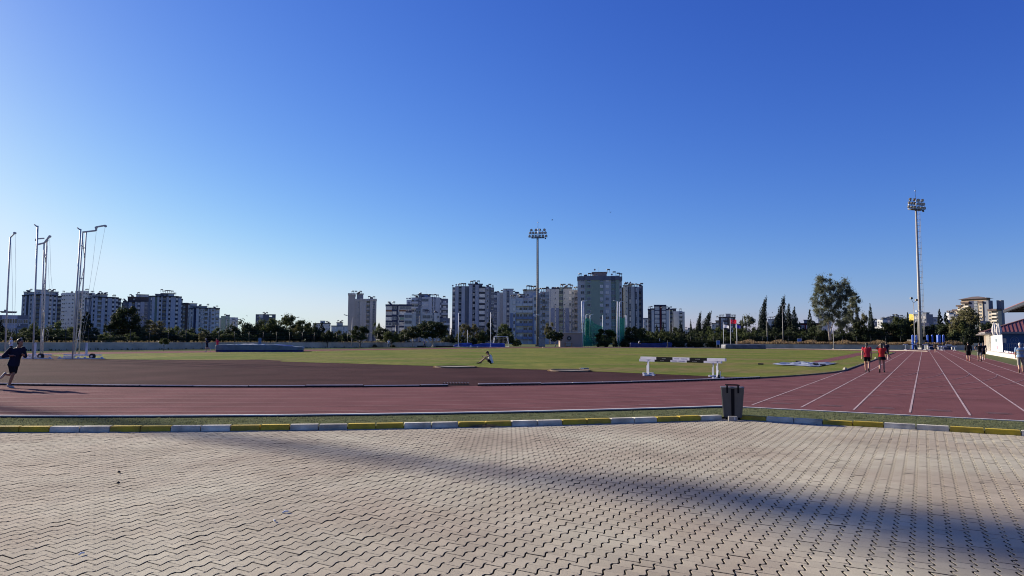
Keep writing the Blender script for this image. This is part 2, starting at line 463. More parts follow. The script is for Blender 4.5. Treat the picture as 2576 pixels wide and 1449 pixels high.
# paving of interlocking stones
Wp, Lp, Aa = 0.140, 0.160, 0.0175
verts = []; faces = []; fmat = []
def wv(ph):
    ph %= 1.0
    if ph < .2: return -1
    if ph < .3: return -1 + 2 * (ph - .2) / .1
    if ph < .5: return 1
    return 1 - 2 * (ph - .5) / .5
rngn = np.random.default_rng(5)
qs, ss = [], []
left = ((0, 0), (.2, 0), (.3, 0), (.5, 0), (1.0, 0))
for k in range(-130, 90):
    for nn in range(-10, 190):
        s_ = (nn - k * .5) * Lp; s_ = (nn + (0.5 if k % 2 else 0)) * Lp
        q_ = (k + .5) * Wp
        x = .5 * s_ + .8660254 * q_; y = .8660254 * s_ - .5 * q_
        if y < 2.6 or y > 17 or abs(x) > .80 * y + 2.6: continue
        if s_ + .08 > kerb_s(-q_) + .09: continue
        g = 0.0075
        pts = []
        for ph, sg in ((0, -1), (.2, -1), (.3, 1), (.5, 1), (1.0, -1)):
            pts.append((k * Wp + Aa * sg + g, s_ + ph * Lp))
        for ph, sg in ((1.0, 1), (.8, 1), (.7, -1), (.5, -1), (0.0, 1)):
            # right boundary, wave shifted by half a period
            pass
        rt = [(0.0, 1), (.5, -1), (.7, -1), (.8, 1), (1.0, 1)]
        for ph, sg in reversed(rt):
            pts.append(((k + 1) * Wp + Aa * sg - g, s_ + ph * Lp))
        eps = .0028
        zc = rngn.normal(0, .0014); tx_, ty_ = rngn.normal(0, .008, 2)
        cq = (k + .5) * Wp; cs = s_ + .5 * Lp
        o = len(verts)
        for (f_, dz) in ((.975, 0.0), (1.0, -.0022), (1.0, -.05)):
            for (qq, sv) in pts:
                sv2 = min(max(sv, s_ + eps), s_ + Lp - eps)
                q3 = cq + (qq - cq) * f_; s3 = cs + (sv2 - cs) * f_
                verts.append((.5 * s3 + .8660254 * q3, .8660254 * s3 - .5 * q3, zc + dz + (q3 - cq) * tx_ + (s3 - cs) * ty_))
        n = 10
        faces.append(tuple(o + i for i in range(n)))
        fmat.append(0)
        for lv in range(2):
            for i in range(n):
                fmat.append(lv)
                i2 = (i + 1) % n
                faces.append((o + lv * n + i, o + (lv + 1) * n + i, o + (lv + 1) * n + i2, o + lv * n + i2))
me = bpy.data.meshes.new('paving'); me.from_pydata(verts, [], faces); me.update()
if me.polygons[0].normal.z < 0: me.flip_normals()
def paver_material():
    m = m_paver; n = m.node_tree.nodes; l = m.node_tree.links
    hv = [x for x in n if x.type == 'HUE_SAT'][0]; src = hv.outputs[0]
    g = n.new('ShaderNodeNewGeometry').outputs['Position']
    t = n.new('ShaderNodeTexNoise'); t.inputs['Scale'].default_value = 0.45; t.inputs['Detail'].default_value = 7; l.new(g, t.inputs['Vector'])
    r = n.new('ShaderNodeValToRGB'); r.color_ramp.elements[0].position = .40; r.color_ramp.elements[1].position = .66
    r.color_ramp.elements[0].color = (.80, .74, .74, 1); r.color_ramp.elements[1].color = (1, 1, 1, 1)
    l.new(t.outputs['Fac'], r.inputs[0])
    x = n.new('ShaderNodeMix'); x.data_type = 'RGBA'; x.blend_type = 'MULTIPLY'; x.inputs['Factor'].default_value = 1
    l.new(src, x.inputs['A']); l.new(r.outputs[0], x.inputs['B'])
    t2 = n.new('ShaderNodeTexNoise'); t2.inputs['Scale'].default_value = 90; t2.inputs['Detail'].default_value = 3; l.new(g, t2.inputs['Vector'])
    r2 = n.new('ShaderNodeValToRGB'); r2.color_ramp.elements[0].position = .3; r2.color_ramp.elements[1].position = .7
    r2.color_ramp.elements[0].color = (.86, .86, .86, 1); r2.color_ramp.elements[1].color = (1.05, 1.05, 1.05, 1)
    l.new(t2.outputs['Fac'], r2.inputs[0])
    x2 = n.new('ShaderNodeMix'); x2.data_type = 'RGBA'; x2.blend_type = 'MULTIPLY'; x2.inputs['Factor'].default_value = 1
    l.new(x.outputs['Result'], x2.inputs['A']); l.new(r2.outputs[0], x2.inputs['B'])
    t3 = n.new('ShaderNodeTexNoise'); t3.inputs['Scale'].default_value = 5.5; t3.inputs['Detail'].default_value = 2; l.new(g, t3.inputs['Vector'])
    r3 = n.new('ShaderNodeValToRGB'); r3.color_ramp.elements[0].position = .16; r3.color_ramp.elements[1].position = .24
    r3.color_ramp.elements[0].color = (.45, .42, .42, 1); r3.color_ramp.elements[1].color = (1, 1, 1, 1)
    l.new(t3.outputs['Fac'], r3.inputs[0])
    x3 = n.new('ShaderNodeMix'); x3.data_type = 'RGBA'; x3.blend_type = 'MULTIPLY'; x3.inputs['Factor'].default_value = 1
    l.new(x2.outputs['Result'], x3.inputs['A']); l.new(r3.outputs[0], x3.inputs['B'])
    l.new(x3.outputs['Result'], n['Principled BSDF'].inputs['Base Color'])
paver_material()
me.materials.append(m_paver); me.materials.append(m_bed); me.polygons.foreach_set('material_index', fmat)
struct(place('paving', me))
sheet('paving_bed', [W(-12, 60), W(-12, -22)] + [W(16.12, -22), W(16.12, 3.9)] + [W(kerb_s(q) + .03, q) for q in (4, 6, 8, 10, 12, 14, 16, 18, 20, 22, 24, 26, 28, 30, 32, 34, 36, 38, 40)] + [W(0, 60)], -0.030, m_bed)

# ------------------------------------------------------------------ retaining walls with fence, raised land
WL = 106.0; WR = 196.0
def wl(s, off=0, z=0): return W(s, WL + off, z)
def wr(p, off=0, z=0): return W(WR + off, p, z)
mb = MB()
def wallrun(mb, pts, t, z0, h):
    for i in range(len(pts) - 1):
        a, b = pts[i], pts[i + 1]
        d = (b - a).normalized(); x = Vector((-d.y, d.x, 0)) * t
        mb.prism([(v.x, v.y) for v in (a, b, b + x, a + x)], z0, h[i] if isinstance(h, list) else h, 0)
        e = d * .004
        mb.prism([(v.x, v.y) for v in (a + e - x * .1, b - e - x * .1, b - e + x * 1.1, a + e + x * 1.1)], (h[i] if isinstance(h, list) else h), (h[i] if isinstance(h, list) else h) + .09, 0)
wallrun(mb, [wl(-60 + 20 * i) for i in range(12)] + [wl(172)], 0.3, -.1, 1.0)
w1 = tag(mb.build('boundary_wall', m_wall), 'long low grey concrete wall behind the back straight, below the trees', 'wall')
mb = MB()
wallrun(mb, [wr(62 - 12 * i) for i in range(9)], 0.3, -.1, [0.98] * 6 + [1.5, 2.0])
w2 = tag(mb.build('boundary_wall', m_wall), 'grey concrete retaining wall behind the far bend, below the dry grass bank', 'wall')
mb = MB()
def bank(pts, t, h):
    for i in range(len(pts) - 1):
        a, b = pts[i], pts[i + 1]; d = (b - a).normalized(); x = Vector((-d.y, d.x, 0))
        mb.prism([(v.x, v.y) for v in (a + x * .31, b + x * .31, b + x * t, a + x * t)], -.2, h, 0)
bank([wl(-80), wl(172)], 900, .92)
bank([wr(62), wr(-40)], 900, .9)
struct(mb.build('raised_land', m_soil))
# ================================================================== fences
def fence(label, pts, z0, h, step_label):
    t = thing('wire_fence', label, 'fence')
    mb = MB(); mb.tube([(0, 0, 0), (0, 0, h)], 0.045, 6)
    pm = mb.mesh('post', m_dark)
    for q in pts: place('post', pm, t, (q.x, q.y, z0))
    w = MB()
    for i in range(len(pts) - 1):
        for z in (.25, .7, 1.15, 1.6, h - .06):
            w.bar((pts[i].x, pts[i].y, z0 + z), (pts[i + 1].x, pts[i + 1].y, z0 + z), .02)
    w.build('wires', m_dark, t)
    return t
fence('dark wire fence along the top of the long wall behind the back straight', [wl(-14 + 3.2 * i, .15) for i in range(58)], 1.09, 2.0, 0)
fence('dark wire fence along the wall behind the far bend, in front of the dry grass', [wr(56 - 3.2 * i, .15) for i in range(22)], 1.07, 2.0, 0)

# ================================================================== hurdles on the near bend
m_ink = mat('printed_ink', (0.22, 0.20, 0.32), 0.6, 0.1, 4)
m_inkw = mat('printed_white', (0.14, 0.14, 0.15), 0.6, 0.1, 4)
m_board = mat('hurdle_white', (0.60, 0.58, 0.64), 0.6, 0.08, 3)
m_bk = mat('hurdle_black', (0.010, 0.010, 0.013), 0.75, 0.2, 3, spec=.06)
def hurdle(label, a, b, beam_h, ext0, ext1, lettering=True, seg=5, wheel=False):
    a = Vector(a); b = Vector(b); c = (a + b) / 2
    rz = math.atan2(b.y - a.y, b.x - a.x); L = (b - a).length
    t = thing('steeplechase_hurdle', label, 'hurdle', (c.x, c.y, 0.02), rz, 'steeplechase hurdles')
    mb = MB(); x0, x1 = -L / 2 - ext0, L / 2 + ext1
    for i in range(seg):
        xa, xb = x0 + (x1 - x0) * i / seg, x0 + (x1 - x0) * (i + 1) / seg
        mb.box(((xa + xb) / 2, 0, beam_h - .064), (xb - xa, .125, .127), i % 2)
    mb.build('beam', [m_board, m_bk], t)
    if lettering:
        w = (x1 - x0) / seg
        rg = random.Random(int(beam_h * 100))
        for i, ws in enumerate(((), (.22,), (.30, .34), (.26,), ())):   # rows of printing too small to read
            xx = x0 + w * (i + .5) - (sum(ws) + .07 * (len(ws) - 1)) / 2
            if not ws: continue
            mb = MB()
            for q in ws:
                n_ = int(q / .034)
                for k in range(n_):
                    hh = rg.choice((.034, .040, .046)); mb.box((xx + .034 * k, -.0635, beam_h - .066), (rg.choice((.016, .022, .024)), .003, hh))
                xx += q + .07
            mb.build('print', m_inkw if i % 2 else m_ink, t)
    for x in (-L / 2, L / 2):
        mb = MB()
        mb.box((x, 0, .09 + (beam_h - .13) / 2 - .02), (.045, .05, beam_h - .14))
        mb.box((x - .05, 0.0, .09 + (beam_h - .4) / 2 - .02), (.028, .04, beam_h - .4))
        mb.box((x, 0, beam_h - .136), (.22, .11, .012))
        mb.build('leg', m_white, t)
        mb = MB(); mb.box((x, 0.05, .035), (.07, 1.0, .06)); mb.box((x + .07, .05, .03), (.42, .09, .05)); mb.box((x, -.42, .05), (.1, .1, .08))
        mb.build('foot', m_board, t)
    if wheel:
        mb = MB()
        mb.tube([(L / 2 + .16, -.25, .1), (L / 2 + .2, -.25, .1)], .1, 14, 0)
        mb.bar((L / 2 + .1, -.25, .1), (L / 2 + .1, -.15, .38), .04, .04, 1); mb.bar((L / 2 + .24, -.25, .1), (L / 2 + .2, -.15, .34), .03, .03, 1)
        mb.build('castor', [m_rub, m_white], t)
    return t
hurdle('black and white steeplechase hurdle on the near bend, the taller front one of the pair', G(1632, 946), G(1805.6, 953.5), 0.914, .42, .40, wheel=True)
hurdle('black and white steeplechase hurdle on the near bend, the lower one behind the front one', G(1629.7, 942), G(1795, 948.5), 0.765, .46, .42)

# ================================================================== litter bin by the painted kerb
m_bin = mat('bin_plastic', (0.090, 0.086, 0.080), 0.55, 0.14, 3, 0.1, 30, spec=.25)
bp_ = G(1843, 1054)
t = thing('litter_bin', 'tapered grey litter bin with a black centre stripe, standing beside the painted kerb', 'bin', (bp_.x, bp_.y, 0), R(-14))
mb = MB()
mb.box((0, 0, .36), (.36, .33, .62), 0, taper=1.26)
mb.box((0, 0, .685), (.475, .43, .03), 0, taper=1.03)
for sx in (-1, 1):
    for sy in (-1, 1): mb.bar((sx * .174, sy * .158, .06), (sx * .222, sy * .203, .67), .03, .03, 0)
mb.build('body', m_bin, t)
mb = MB()
mb.add([(-.032, -.171, .05), (.032, -.171, .05), (.036, -.214, .67), (-.036, -.214, .67), (-.032, -.178, .05), (.032, -.178, .05), (.036, -.221, .672), (-.036, -.221, .672)],
       [(4, 5, 6, 7), (0, 4, 7, 3), (1, 2, 6, 5), (3, 7, 6, 2)])
mb.build('stripe', m_black, t)
mb = MB()
for x in (-.115, .115):
    mb.box((x, -.222, .655), (.035, .02, .15)); mb.bar((x, -.225, .72), (x, -.16, .745), .035, .02)
    mb.bar((x, -.16, .745), (x, .14, .735), .03, .018)
mb.bar((-.14, -.165, .748), (.15, -.165, .748), .03, .018); mb.bar((-.14, .12, .742), (.14, .12, .742), .03, .018)
mb.build('handle', m_black, t)
mb = MB(); mb.box((-.13, -.12, .03), (.05, .05, .06)); mb.box((.13, -.12, .03), (.05, .05, .06)); mb.box((0, .12, .03), (.05, .05, .06)); mb.build('foot', m_black, t)
g = G(1840, 1057)
mb = MB(); mb.box((0, 0, .047), (.185, .11, .09)); mb.box((.035, -.056, .055), (.014, .006, .055), 1); mb.box((0, 0, .094), (.175, .10, .006))
o = mb.build('concrete_block', [m_conc, m_white], None, (g.x - .01, g.y - .13, 0), R(-10)); tag(o, 'small concrete block leaning at the foot of the litter bin', 'block')

# ================================================================== floodlight masts
m_ladder = mat('ladder_steel', (0.16, 0.16, 0.17), .6, .1, 3)
m_mastbacklit = mat('mast_backlit', (0.10, 0.10, 0.11), .5, .12, 3, spec=.2)  # central mast only: backlit look put into a darker pole colour
def mast(label, base, head_z, face, ladder_side, group='floodlight masts', pm=None):
    base = Vector((base.x, base.y, 0))
    t = thing('floodlight_mast', label, 'floodlight', base, face, group)
    mb = MB(); mb.tube([(0, 0, -.1), (0, 0, head_z * .35), (0, 0, head_z + .3)], [.42, .34, .2], 12); mb.box((0, 0, .2), (1.2, 1.2, .5)); mb.build('pole', pm or m_gpaint, t)
    mb = MB(); ls = ladder_side * (.62 if pm else 1.0)
    for y in (-.25, .25): mb.bar((ls * .75, y, 3), (ls * .58, y, head_z - .2), .05)
    for i in range(44):
        z = 3.2 + i * (head_z - 3.6) / 43
        xx = ls * (.75 - .17 * (z - 3) / (head_z - 3))
        mb.bar((xx, -.25, z), (xx, .25, z), .045)
        if i % 2 == 0 and not pm:
            n = 7
            for k in range(n):
                a0, a1 = R(-100 + 200 * k / n), R(-100 + 200 * (k + 1) / n)
                mb.bar((xx + ls * .7 * math.cos(a0), .35 * math.sin(a0), z), (xx + ls * .7 * math.cos(a1), .35 * math.sin(a1), z), .03, .03)
            mb.bar((xx, 0, z), (ls * .25, 0, z), .05)
    if not pm: mb.bar((ls * 1.45, 0, 3), (ls * 1.28, 0, head_z - .4), .05)
    mb.build('ladder', m_ladder, t)
    Hh = 2.9; Wd = 5.2
    mb = MB()
    mb.tube([(0, 0, head_z), (0, 0, head_z + Hh * .98)], .11, 8)
    rows = ((.32, 2.6), (1.28, 2.4), (2.15, 2.05))
    for z, hw in rows: mb.bar((-hw, -.1, head_z + z - .2), (hw, -.1, head_z + z - .2), .06)
    for sx in (-1, 1):
        pts = [(sx * 2.62, -.1, head_z - .05), (sx * 2.58, -.1, head_z + .7), (sx * 2.42, -.1, head_z + 1.5), (sx * 2.05, -.1, head_z + 2.3), (sx * 1.7, -.1, head_z + 2.6)]
        for a, b in zip(pts, pts[1:]): mb.bar(a, b, .06)
    mb.build('lamp_frame', m_steel, t)
    mb = MB(); mb.box((0, 0, head_z - .12), (3.9, 1.1, .14)); mb.box((2.25, -.1, head_z - .3), (.35, .3, .4))
    for y in (-.5, .5):
        for z in (.5, .95): mb.bar((-1.95, y, head_z + z), (1.95, y, head_z + z), .035)
    mb.build('platform', m_dark, t)
    mb = MB(); mb.tube([(0, 0, head_z + Hh * .98), (0, 0, head_z + Hh + 1.6)], .035, 6); mb.ell((0, 0, head_z + Hh + 1.6), .16, 8, 6, 1); mb.tube([(0, 0, head_z + Hh + 1.7), (0, 0, head_z + Hh + 2.5)], .012, 5)
    mb.build('lightning_rod', [m_dark, m_steel], t)
    mb = MB()   # one lamp: drum housing, rim and glass, yoke
    mb.tube([(0, .28, 0), (0, .18, 0), (0, -.16, 0), (0, -.22, 0)], [.14, .27, .36, .37], 14, 0, True)
    mb.tube([(0, -.221, 0), (0, -.226, 0)], [.32, .32], 14, 1)
    mb.bar((-.40, 0, 0), (-.40, 0, -.42), .04, .06); mb.bar((.40, 0, 0), (.40, 0, -.42), .04, .06); mb.bar((-.42, 0, -.42), (.42, 0, -.42), .05)
    lm = mb.mesh('lamp', [m_dark, mat('lamp_glass', (0.35, 0.37, 0.40), 0.12, 0.05, 2, spec=0.8)])
    rg = random.Random(int(head_z * 10))
    for (z, hw), nl in zip(rows, (3, 3, 2)):
        for sx in (-1, 1):
            for i in range(nl):
                x = sx * (.62 + (hw - .72) * (i / (nl - 1)))
                o = place('lamp', lm, t, (x, -.15, head_z + z + .14), rg.uniform(-.5, .5) - sx * .35)
                o.rotation_euler = (R(18) + rg.uniform(-.1, .1), 0, o.rotation_euler.z)
    mb = MB(); mb.tube([(0, 0, 9.0), (0, 0, 9.2)], .42, 12); mb.bar((-1.0, -.1, 9.1), (1.0, -.1, 9.1), .12, .15); mb.box((-1.1, -.1, 9.1), (.35, .25, .35)); mb.build('bracket', m_white, t)
    return t
MD = 208
b1 = PT(1352.5, 869, MD); topz = PT(1357, 597.5, MD).z
mast('tall floodlight mast behind the infield, in front of the pale and blue apartment blocks', b1, topz, R(-10), -1, pm=m_mastbacklit)
MD2 = 170
b2 = PT(2317, 878, MD2); topz2 = PT(2303, 526.5, MD2).z
mast('tall floodlight mast at the end of the home straight, beside the blue padded posts', b2, topz2, R(20), 1)
# third mast, out to the left of the picture: its shadow crosses the paving
SHH = topz2
tip = Vector((7.2, 4.42, 0)); L3 = (SHH + 1.6) / math.tan(SUN_EL)
b3 = tip + Vector((-math.sin(SUN_AZ), math.cos(SUN_AZ), 0)) * L3
mast('tall floodlight mast outside the back straight, casting the long soft shadow over the paving', b3, SHH, R(-56), -1)

# ================================================================== street lamps and flag poles
def lamp(label, px, ytop, D, arms, zb=0.9, arm=1.6, m=None):
    q = PT(px, ytop, D); h = q.z - zb
    t = thing('street_lamp', label, 'street lamp', (q.x, q.y, zb), R(10), 'street lamps round the stadium')
    mb = MB(); mb.tube([(0, 0, -.3), (0, 0, h * .3), (0, 0, h)], [.11, .09, .055], 8); mb.box((0, 0, .06), (.4, .4, .12)); mb.build('pole', m or m_gpaint, t)
    for sx in arms:
        mb = MB(); mb.tube([(0, 0, h - .15), (sx * arm * .3, 0, h + .12), (sx * arm, 0, h + .45)], .035, 6); mb.build('arm', m or m_gpaint, t)
        mb = MB(); mb.box((0, 0, 0), (.75, .28, .13)); mb.box((0, 0, -.075), (.55, .2, .03), 1)
        o = mb.build('lamp_head', [m_gpaint, m_white], t, (sx * (arm + .3), 0, h + .52)); o.rotation_euler = (0, -sx * .25, 0)
    return t
lamp('grey street lamp with two arms in front of the beige tower', 886.5, 799, 149, (-1, 1), 0.0, 1.1)
lamp('street lamp with two arms rising behind the dense trees right of the white block', 587, 808, 190, (-1, 1), .9, 1.4)
lamp('street lamp arm showing beside the crowns of the tall trees left of the beige tower', 731, 803, 190, (1,), .9, 1.6)
lamp('street lamp with two arms in front of the stepped white blocks', 1055, 794, 200, (-1, 1), .9, 1.5)
lamp('street lamp with one arm low in front of the dark and white block', 996, 818, 200, (1,), .9, 2.0)
lamp('street lamp with one long arm beside the blue grey block', 1236, 790, 215, (1,), .9, 2.3)
lamp('tall street lamp with one arm in front of the black and white block', 1685, 778, 220, (-1,), .9, 2.2)
lamp('short plain pole beside the tall lamp by the black and white block', 1691, 806, 215, (), .9)
lamp('street lamp with a short arm among the tall cypresses', 1968, 771, 205, (1,), .9, .6)
lamp('plain pale pole left of the widest cypress clump', 1929, 807, 204, (), .9)
lamp('white pole standing at the far kerb before the big eucalyptus', 2096, 825, 178, (), 0.0)
lamp('plain grey pole half hidden behind the right floodlight mast', 2308, 797, 195, (-1,), .9, .9)
lamp('street lamp before the pale green tree at the tan apartment tower', 2403, 790, 200, (-1,), .9, .7)
t = lamp('tall dark lamp pole with two small spotlights, rising from a blue padded post', 2298, 762, 167, (), 0.0, 1, m_gpaint)
q = PT(2298, 762, 167)
for dx, dz in ((-.55, .95), (.8, .55)):
    mb = MB(); mb.tube([(0, 0, q.z), (dx * .5, 0, q.z + dz * .4), (dx, 0, q.z + dz)], .04, 6); mb.build('arm', m_dark, t)
    mb = MB(); mb.box((dx, 0, q.z + dz + .15), (.6, .4, .45), taper=.8); mb.build('lamp_head', m_dark, t)

m_red = mat('flag_red', (0.55, 0.012, 0.03), 0.7, 0.08, 2, trans=0.25)
m_fwh = mat('flag_white', (0.75, 0.75, 0.78), 0.7, 0.08, 2, trans=0.25)
m_fbl = mat('flag_blue', (0.05, 0.05, 0.32), 0.7, 0.1, 2, trans=0.25)
def flagpole(label, px, ytop, D, zb, fl, y0, y1, x1, droop, emblem):
    q = PT(px, ytop, D); h = q.z - zb
    t = thing('flagpole', label, 'flagpole', (q.x, q.y, zb), 0, 'flagpoles before the hedge')
    mb = MB(); mb.tube([(0, 0, -.2), (0, 0, h)], [.08, .05], 8); mb.ell((0, 0, h + .06), .09, 8, 6); mb.build('pole', m_white, t)
    a = PT(px, y0, D); b = PT(x1, y1, D); w = b.x - a.x; hh = a.z - b.z
    mb = MB(); nx, nz = 16, 8; vs = []; fs = []
    def surf(u, v): return (u * w + .03, .16 * math.sin(u * 7 + v * 1.2) * (.3 + u), a.z - zb - hh * v * (1 - droop * .25 * u) - droop * u * u * hh * .45)
    for i in range(nx + 1):
        for j in range(nz + 1): vs.append(surf(i / nx, j / nz))
    for i in range(nx):
        for j in range(nz):
            k = i * (nz + 1) + j; fs.append((k, k + 1, k + nz + 2, k + nz + 1))
    mb.add(vs, fs, 0, True); f = mb.build('flag', fl, t)
    if emblem:
        mb = MB()
        def dot(u, v): x, y, z = surf(u, v); return (x, y - .012, z)
        cu, cv, r = .38, .5, .25; k = hh / w; n = 28; ring_o = []; ring_i = []
        for i in range(n + 1):
            aa = R(38 + 284 * i / n); ring_o.append(dot(cu + r * k * math.cos(aa), cv - r * math.sin(aa)))
            bb = R(48 + 264 * i / n); ring_i.append(dot(cu + .06 * k + .2 * k * math.cos(bb), cv - .2 * math.sin(bb)))
        vs = ring_o + ring_i
        mb.add(vs, [(i, i + 1, n + 2 + i, n + 1 + i) for i in range(n)])
        st = []
        for i in range(10):
            rr = .125 if i % 2 == 0 else .05; aa = R(180 + 36 * i); st.append(dot(.68 + rr * k * math.cos(aa), .5 - rr * math.sin(aa)))
        c0 = dot(.68, .5); mb.add([c0] + st, [(0, 1 + i, 1 + (i + 1) % 10) for i in range(10)])
        mb.build('emblem', m_fwh, f)
    return t
flagpole('flagpole flying a drooping white flag', 1819.6, 811, 186, 0.9, m_fwh, 816.5, 825, 1834, 1.0, False)
flagpole('tallest flagpole, flying a red flag with white crescent and star', 1837, 801.5, 180, 0.0, m_red, 804, 814, 1853, .1, True)
flagpole('flagpole flying a dark blue flag', 1853, 814, 180, 0.0, m_fbl, 817, 826, 1863, .7, False)

# ================================================================== throwing cage at the left
def cage_post(name, label, cat, base, group):
    return thing(name, label, cat, (base.x, base.y, 0.02), 0, group)
def pole_top(px, py, D): return PT(px, py, D)
m_pole = mat('cage_pole_paint', (0.50, 0.48, 0.46), 0.55, 0.12, 2)
def line3(mb, pts, r, n=8): mb.tube(pts, r, n)
def rel(v, base): return Vector((v.x - base.x, v.y - base.y, v.z - 0.02))
Dp = 57.0
b = G(12, 903.5); Dp = b.y
tp = PT(26, 597, Dp); h = tp.z
t = cage_post('cage_post', 'single leaning cage pole with a hooked top and hanging ropes at the left edge', 'cage pole', b, 'throwing cage')
xt = tp.x - b.x
mb = MB(); mb.tube([(0, 0, 0), (xt, 0, h)], .06, 10); mb.build('pole', m_pole, t)
mb = MB(); mb.tube([(xt, 0, h - .05), (xt + .36, 0, h + .33)], .05, 8); mb.tube([(xt + .34, -.08, h + .33), (xt + .34, .08, h + .33)], .09, 10); mb.build('arm', m_pole, t)
mb = MB()
q1, q2 = rel(PT(40, 700, Dp), b), rel(PT(36, 830, Dp), b)
mb.tube([(xt + .38, 0, h + .25), (q1.x, 0, q1.z), (q2.x, 0, q2.z), rel(PT(20, 862, Dp), b)], .009, 5)
mb.tube([(xt + .05, 0, h - .1), rel(PT(32, 730, Dp), b), rel(PT(30, 840, Dp), b), rel(PT(18, 866, Dp), b)], .009, 5)
mb.build('rope', m_rope, t)
mb = MB(); mb.box((-.15, 0, .12), (1.5, .5, .25)); mb.build('base', m_gpaint, t)

def gate(label, A, At, B, Bt, C, Ct, D, arm, ropes, wheelx, lowarm):
    b = PT(*A, D); b.z = 0
    t = cage_post('cage_gate', label, 'cage gate', b, 'throwing cage')
    r = lambda x, y, d=0: rel(PT(x, y, D + d), b)
    a0 = r(*A); a0.z = 0; a1 = r(*At)
    mb = MB(); mb.tube([a0, a1], .06, 10); mb.tube([a1 - Vector((0, 0, .1)), a1 + Vector((-.28, 0, .1))], .05, 8); mb.build('front_post', m_pole, t)
    B0, B1, C0, C1 = r(*B, 2.5), r(*Bt, 2.5), r(*C, 3.2), r(*Ct, 3.2); B0.z = .35; C0.z = .35
    mb = MB(); mb.tube([B0, B1], .055, 8); mb.tube([C0, C1], .055, 8)
    n = 4
    for i in range(n):
        z0, z1 = i / n, (i + 1) / n
        p, q = B0.lerp(B1, z0 + .02), C0.lerp(C1, z1 - .03)
        if i % 2: p, q = C0.lerp(C1, z0 + .02), B0.lerp(B1, z1 - .03)
        mb.tube([p, q], .03, 6)
        mb.tube([B0.lerp(B1, z0 + .12), C0.lerp(C1, z0 + .12)], .045, 6)
    mb.build('frame', m_pole, t)
    mb = MB()
    pts = [r(*q, 2.5) for q in arm]
    for p, q in zip(pts, pts[1:]): mb.bar(p, q, .11, .11)
    for q in pts[-2:]: mb.tube([q + Vector((0, -.06, -.06)), q + Vector((0, .06, -.06))], .1, 8)
    pts = [r(*q, 1.0) for q in lowarm]
    for p, q in zip(pts, pts[1:]): mb.bar(p, q, .09, .09)
    mb.build('top_arm', m_pole, t)
    for rp in ropes:
        mb = MB(); mb.tube([r(*q, 2.3) for q in rp], .009, 5); mb.build('rope', m_rope, t)
    wx = r(wheelx, 897, 1).x
    mb = MB(); x0 = B0.x - .1
    mb.bar((x0, 1.2, .34), (wx + .15, 1.2, .30), .1, .1); mb.bar((x0, 2.6, .34), (wx + .15, 2.6, .30), .1, .1)
    mb.box((x0 + .05, 1.9, .2), (.1, 1.5, .08)); mb.bar((x0 - .05, .6, .07), (wx + 1.5, .6, .07), .2, .07); mb.bar((x0, 1.2, .1), (x0, 2.6, .1), .1, .1)
    for x in (x0 + .1, wx - .5, wx, wx + 1.35): mb.box((x, .55, .15), (.12, .16, .12))
    mb.box((wx - .28, 1.2, .8), (.12, .12, 1.0))
    tr = mb.build('trolley', m_board, t)
    mb = MB(); mb.tube([(wx + .3, .95, .23), (wx + .3, 1.15, .23)], .225, 18); mb.tube([(wx + .3, .93, .23), (wx + .3, 1.17, .23)], .09, 12, 1); mb.build('wheel', [m_rub, m_steel], tr)
    return t
gate('wheeled cage gate of tall white poles, the one nearer the left edge of the photo', (82.5, 906), (95, 568), (102, 893), (111, 613), (107, 897), (118, 600), 56.0,
     [(91, 616), (112, 611), (118, 603), (125.5, 593)], [[(125, 596), (128, 690), (131, 720), (128, 800), (118, 866)], [(119, 612), (123, 700), (127, 800), (113, 858)]], 92, [(90, 606), (91, 601), (111, 599.5)])
gate('cage gate of tall white poles with a stepped top arm, nearest the green infield', (182, 904.5), (203, 576), (188.5, 893), (208, 585), (198.5, 893), (217, 584), 56.4,
     [(208, 584), (242, 580), (242, 571), (265.5, 567)], [[(242, 584), (234, 660), (222, 745), (205, 860)], [(265, 569), (250, 650), (231, 750), (206, 866)]], 222, [(208, 620), (204, 618)])

# ================================================================== second cage with green nets, far side of the infield
D = 196.0
def netmat():
    m = bpy.data.materials.new('green_netting'); m.use_nodes = True
    n = m.node_tree.nodes; l = m.node_tree.links; b = n['Principled BSDF']
    b.inputs['Base Color'].default_value = (0.030, 0.28, 0.18, 1); b.inputs['Roughness'].default_value = 0.9
    tr = n.new('ShaderNodeBsdfTransparent'); ms = n.new('ShaderNodeMixShader')
    tx = n.new('ShaderNodeTexNoise'); tx.inputs['Scale'].default_value = 1.2
    l.new(n.new('ShaderNodeTexCoord').outputs['Object'], tx.inputs['Vector'])
    mr = n.new('ShaderNodeMapRange'); mr.inputs['To Min'].default_value = .50; mr.inputs['To Max'].default_value = .85
    l.new(tx.outputs['Fac'], mr.inputs['Value']); l.new(mr.outputs[0], ms.inputs[0])
    l.new(tr.outputs[0], ms.inputs[1]); l.new(b.outputs[0], ms.inputs[2]); l.new(ms.outputs[0], n['Material Output'].inputs['Surface'])
    return m
m_net = netmat()
c0 = PT(1516, 871, D); c0.z = 0.02
t = thing('net_cage', 'discus cage of white poles hung with green nets on the far side of the infield', 'throwing cage', c0)
rc = lambda x, y, d=0.0: (lambda v: Vector((v.x - c0.x, v.y - c0.y, v.z - c0.z)))(PT(x, y, D + d))
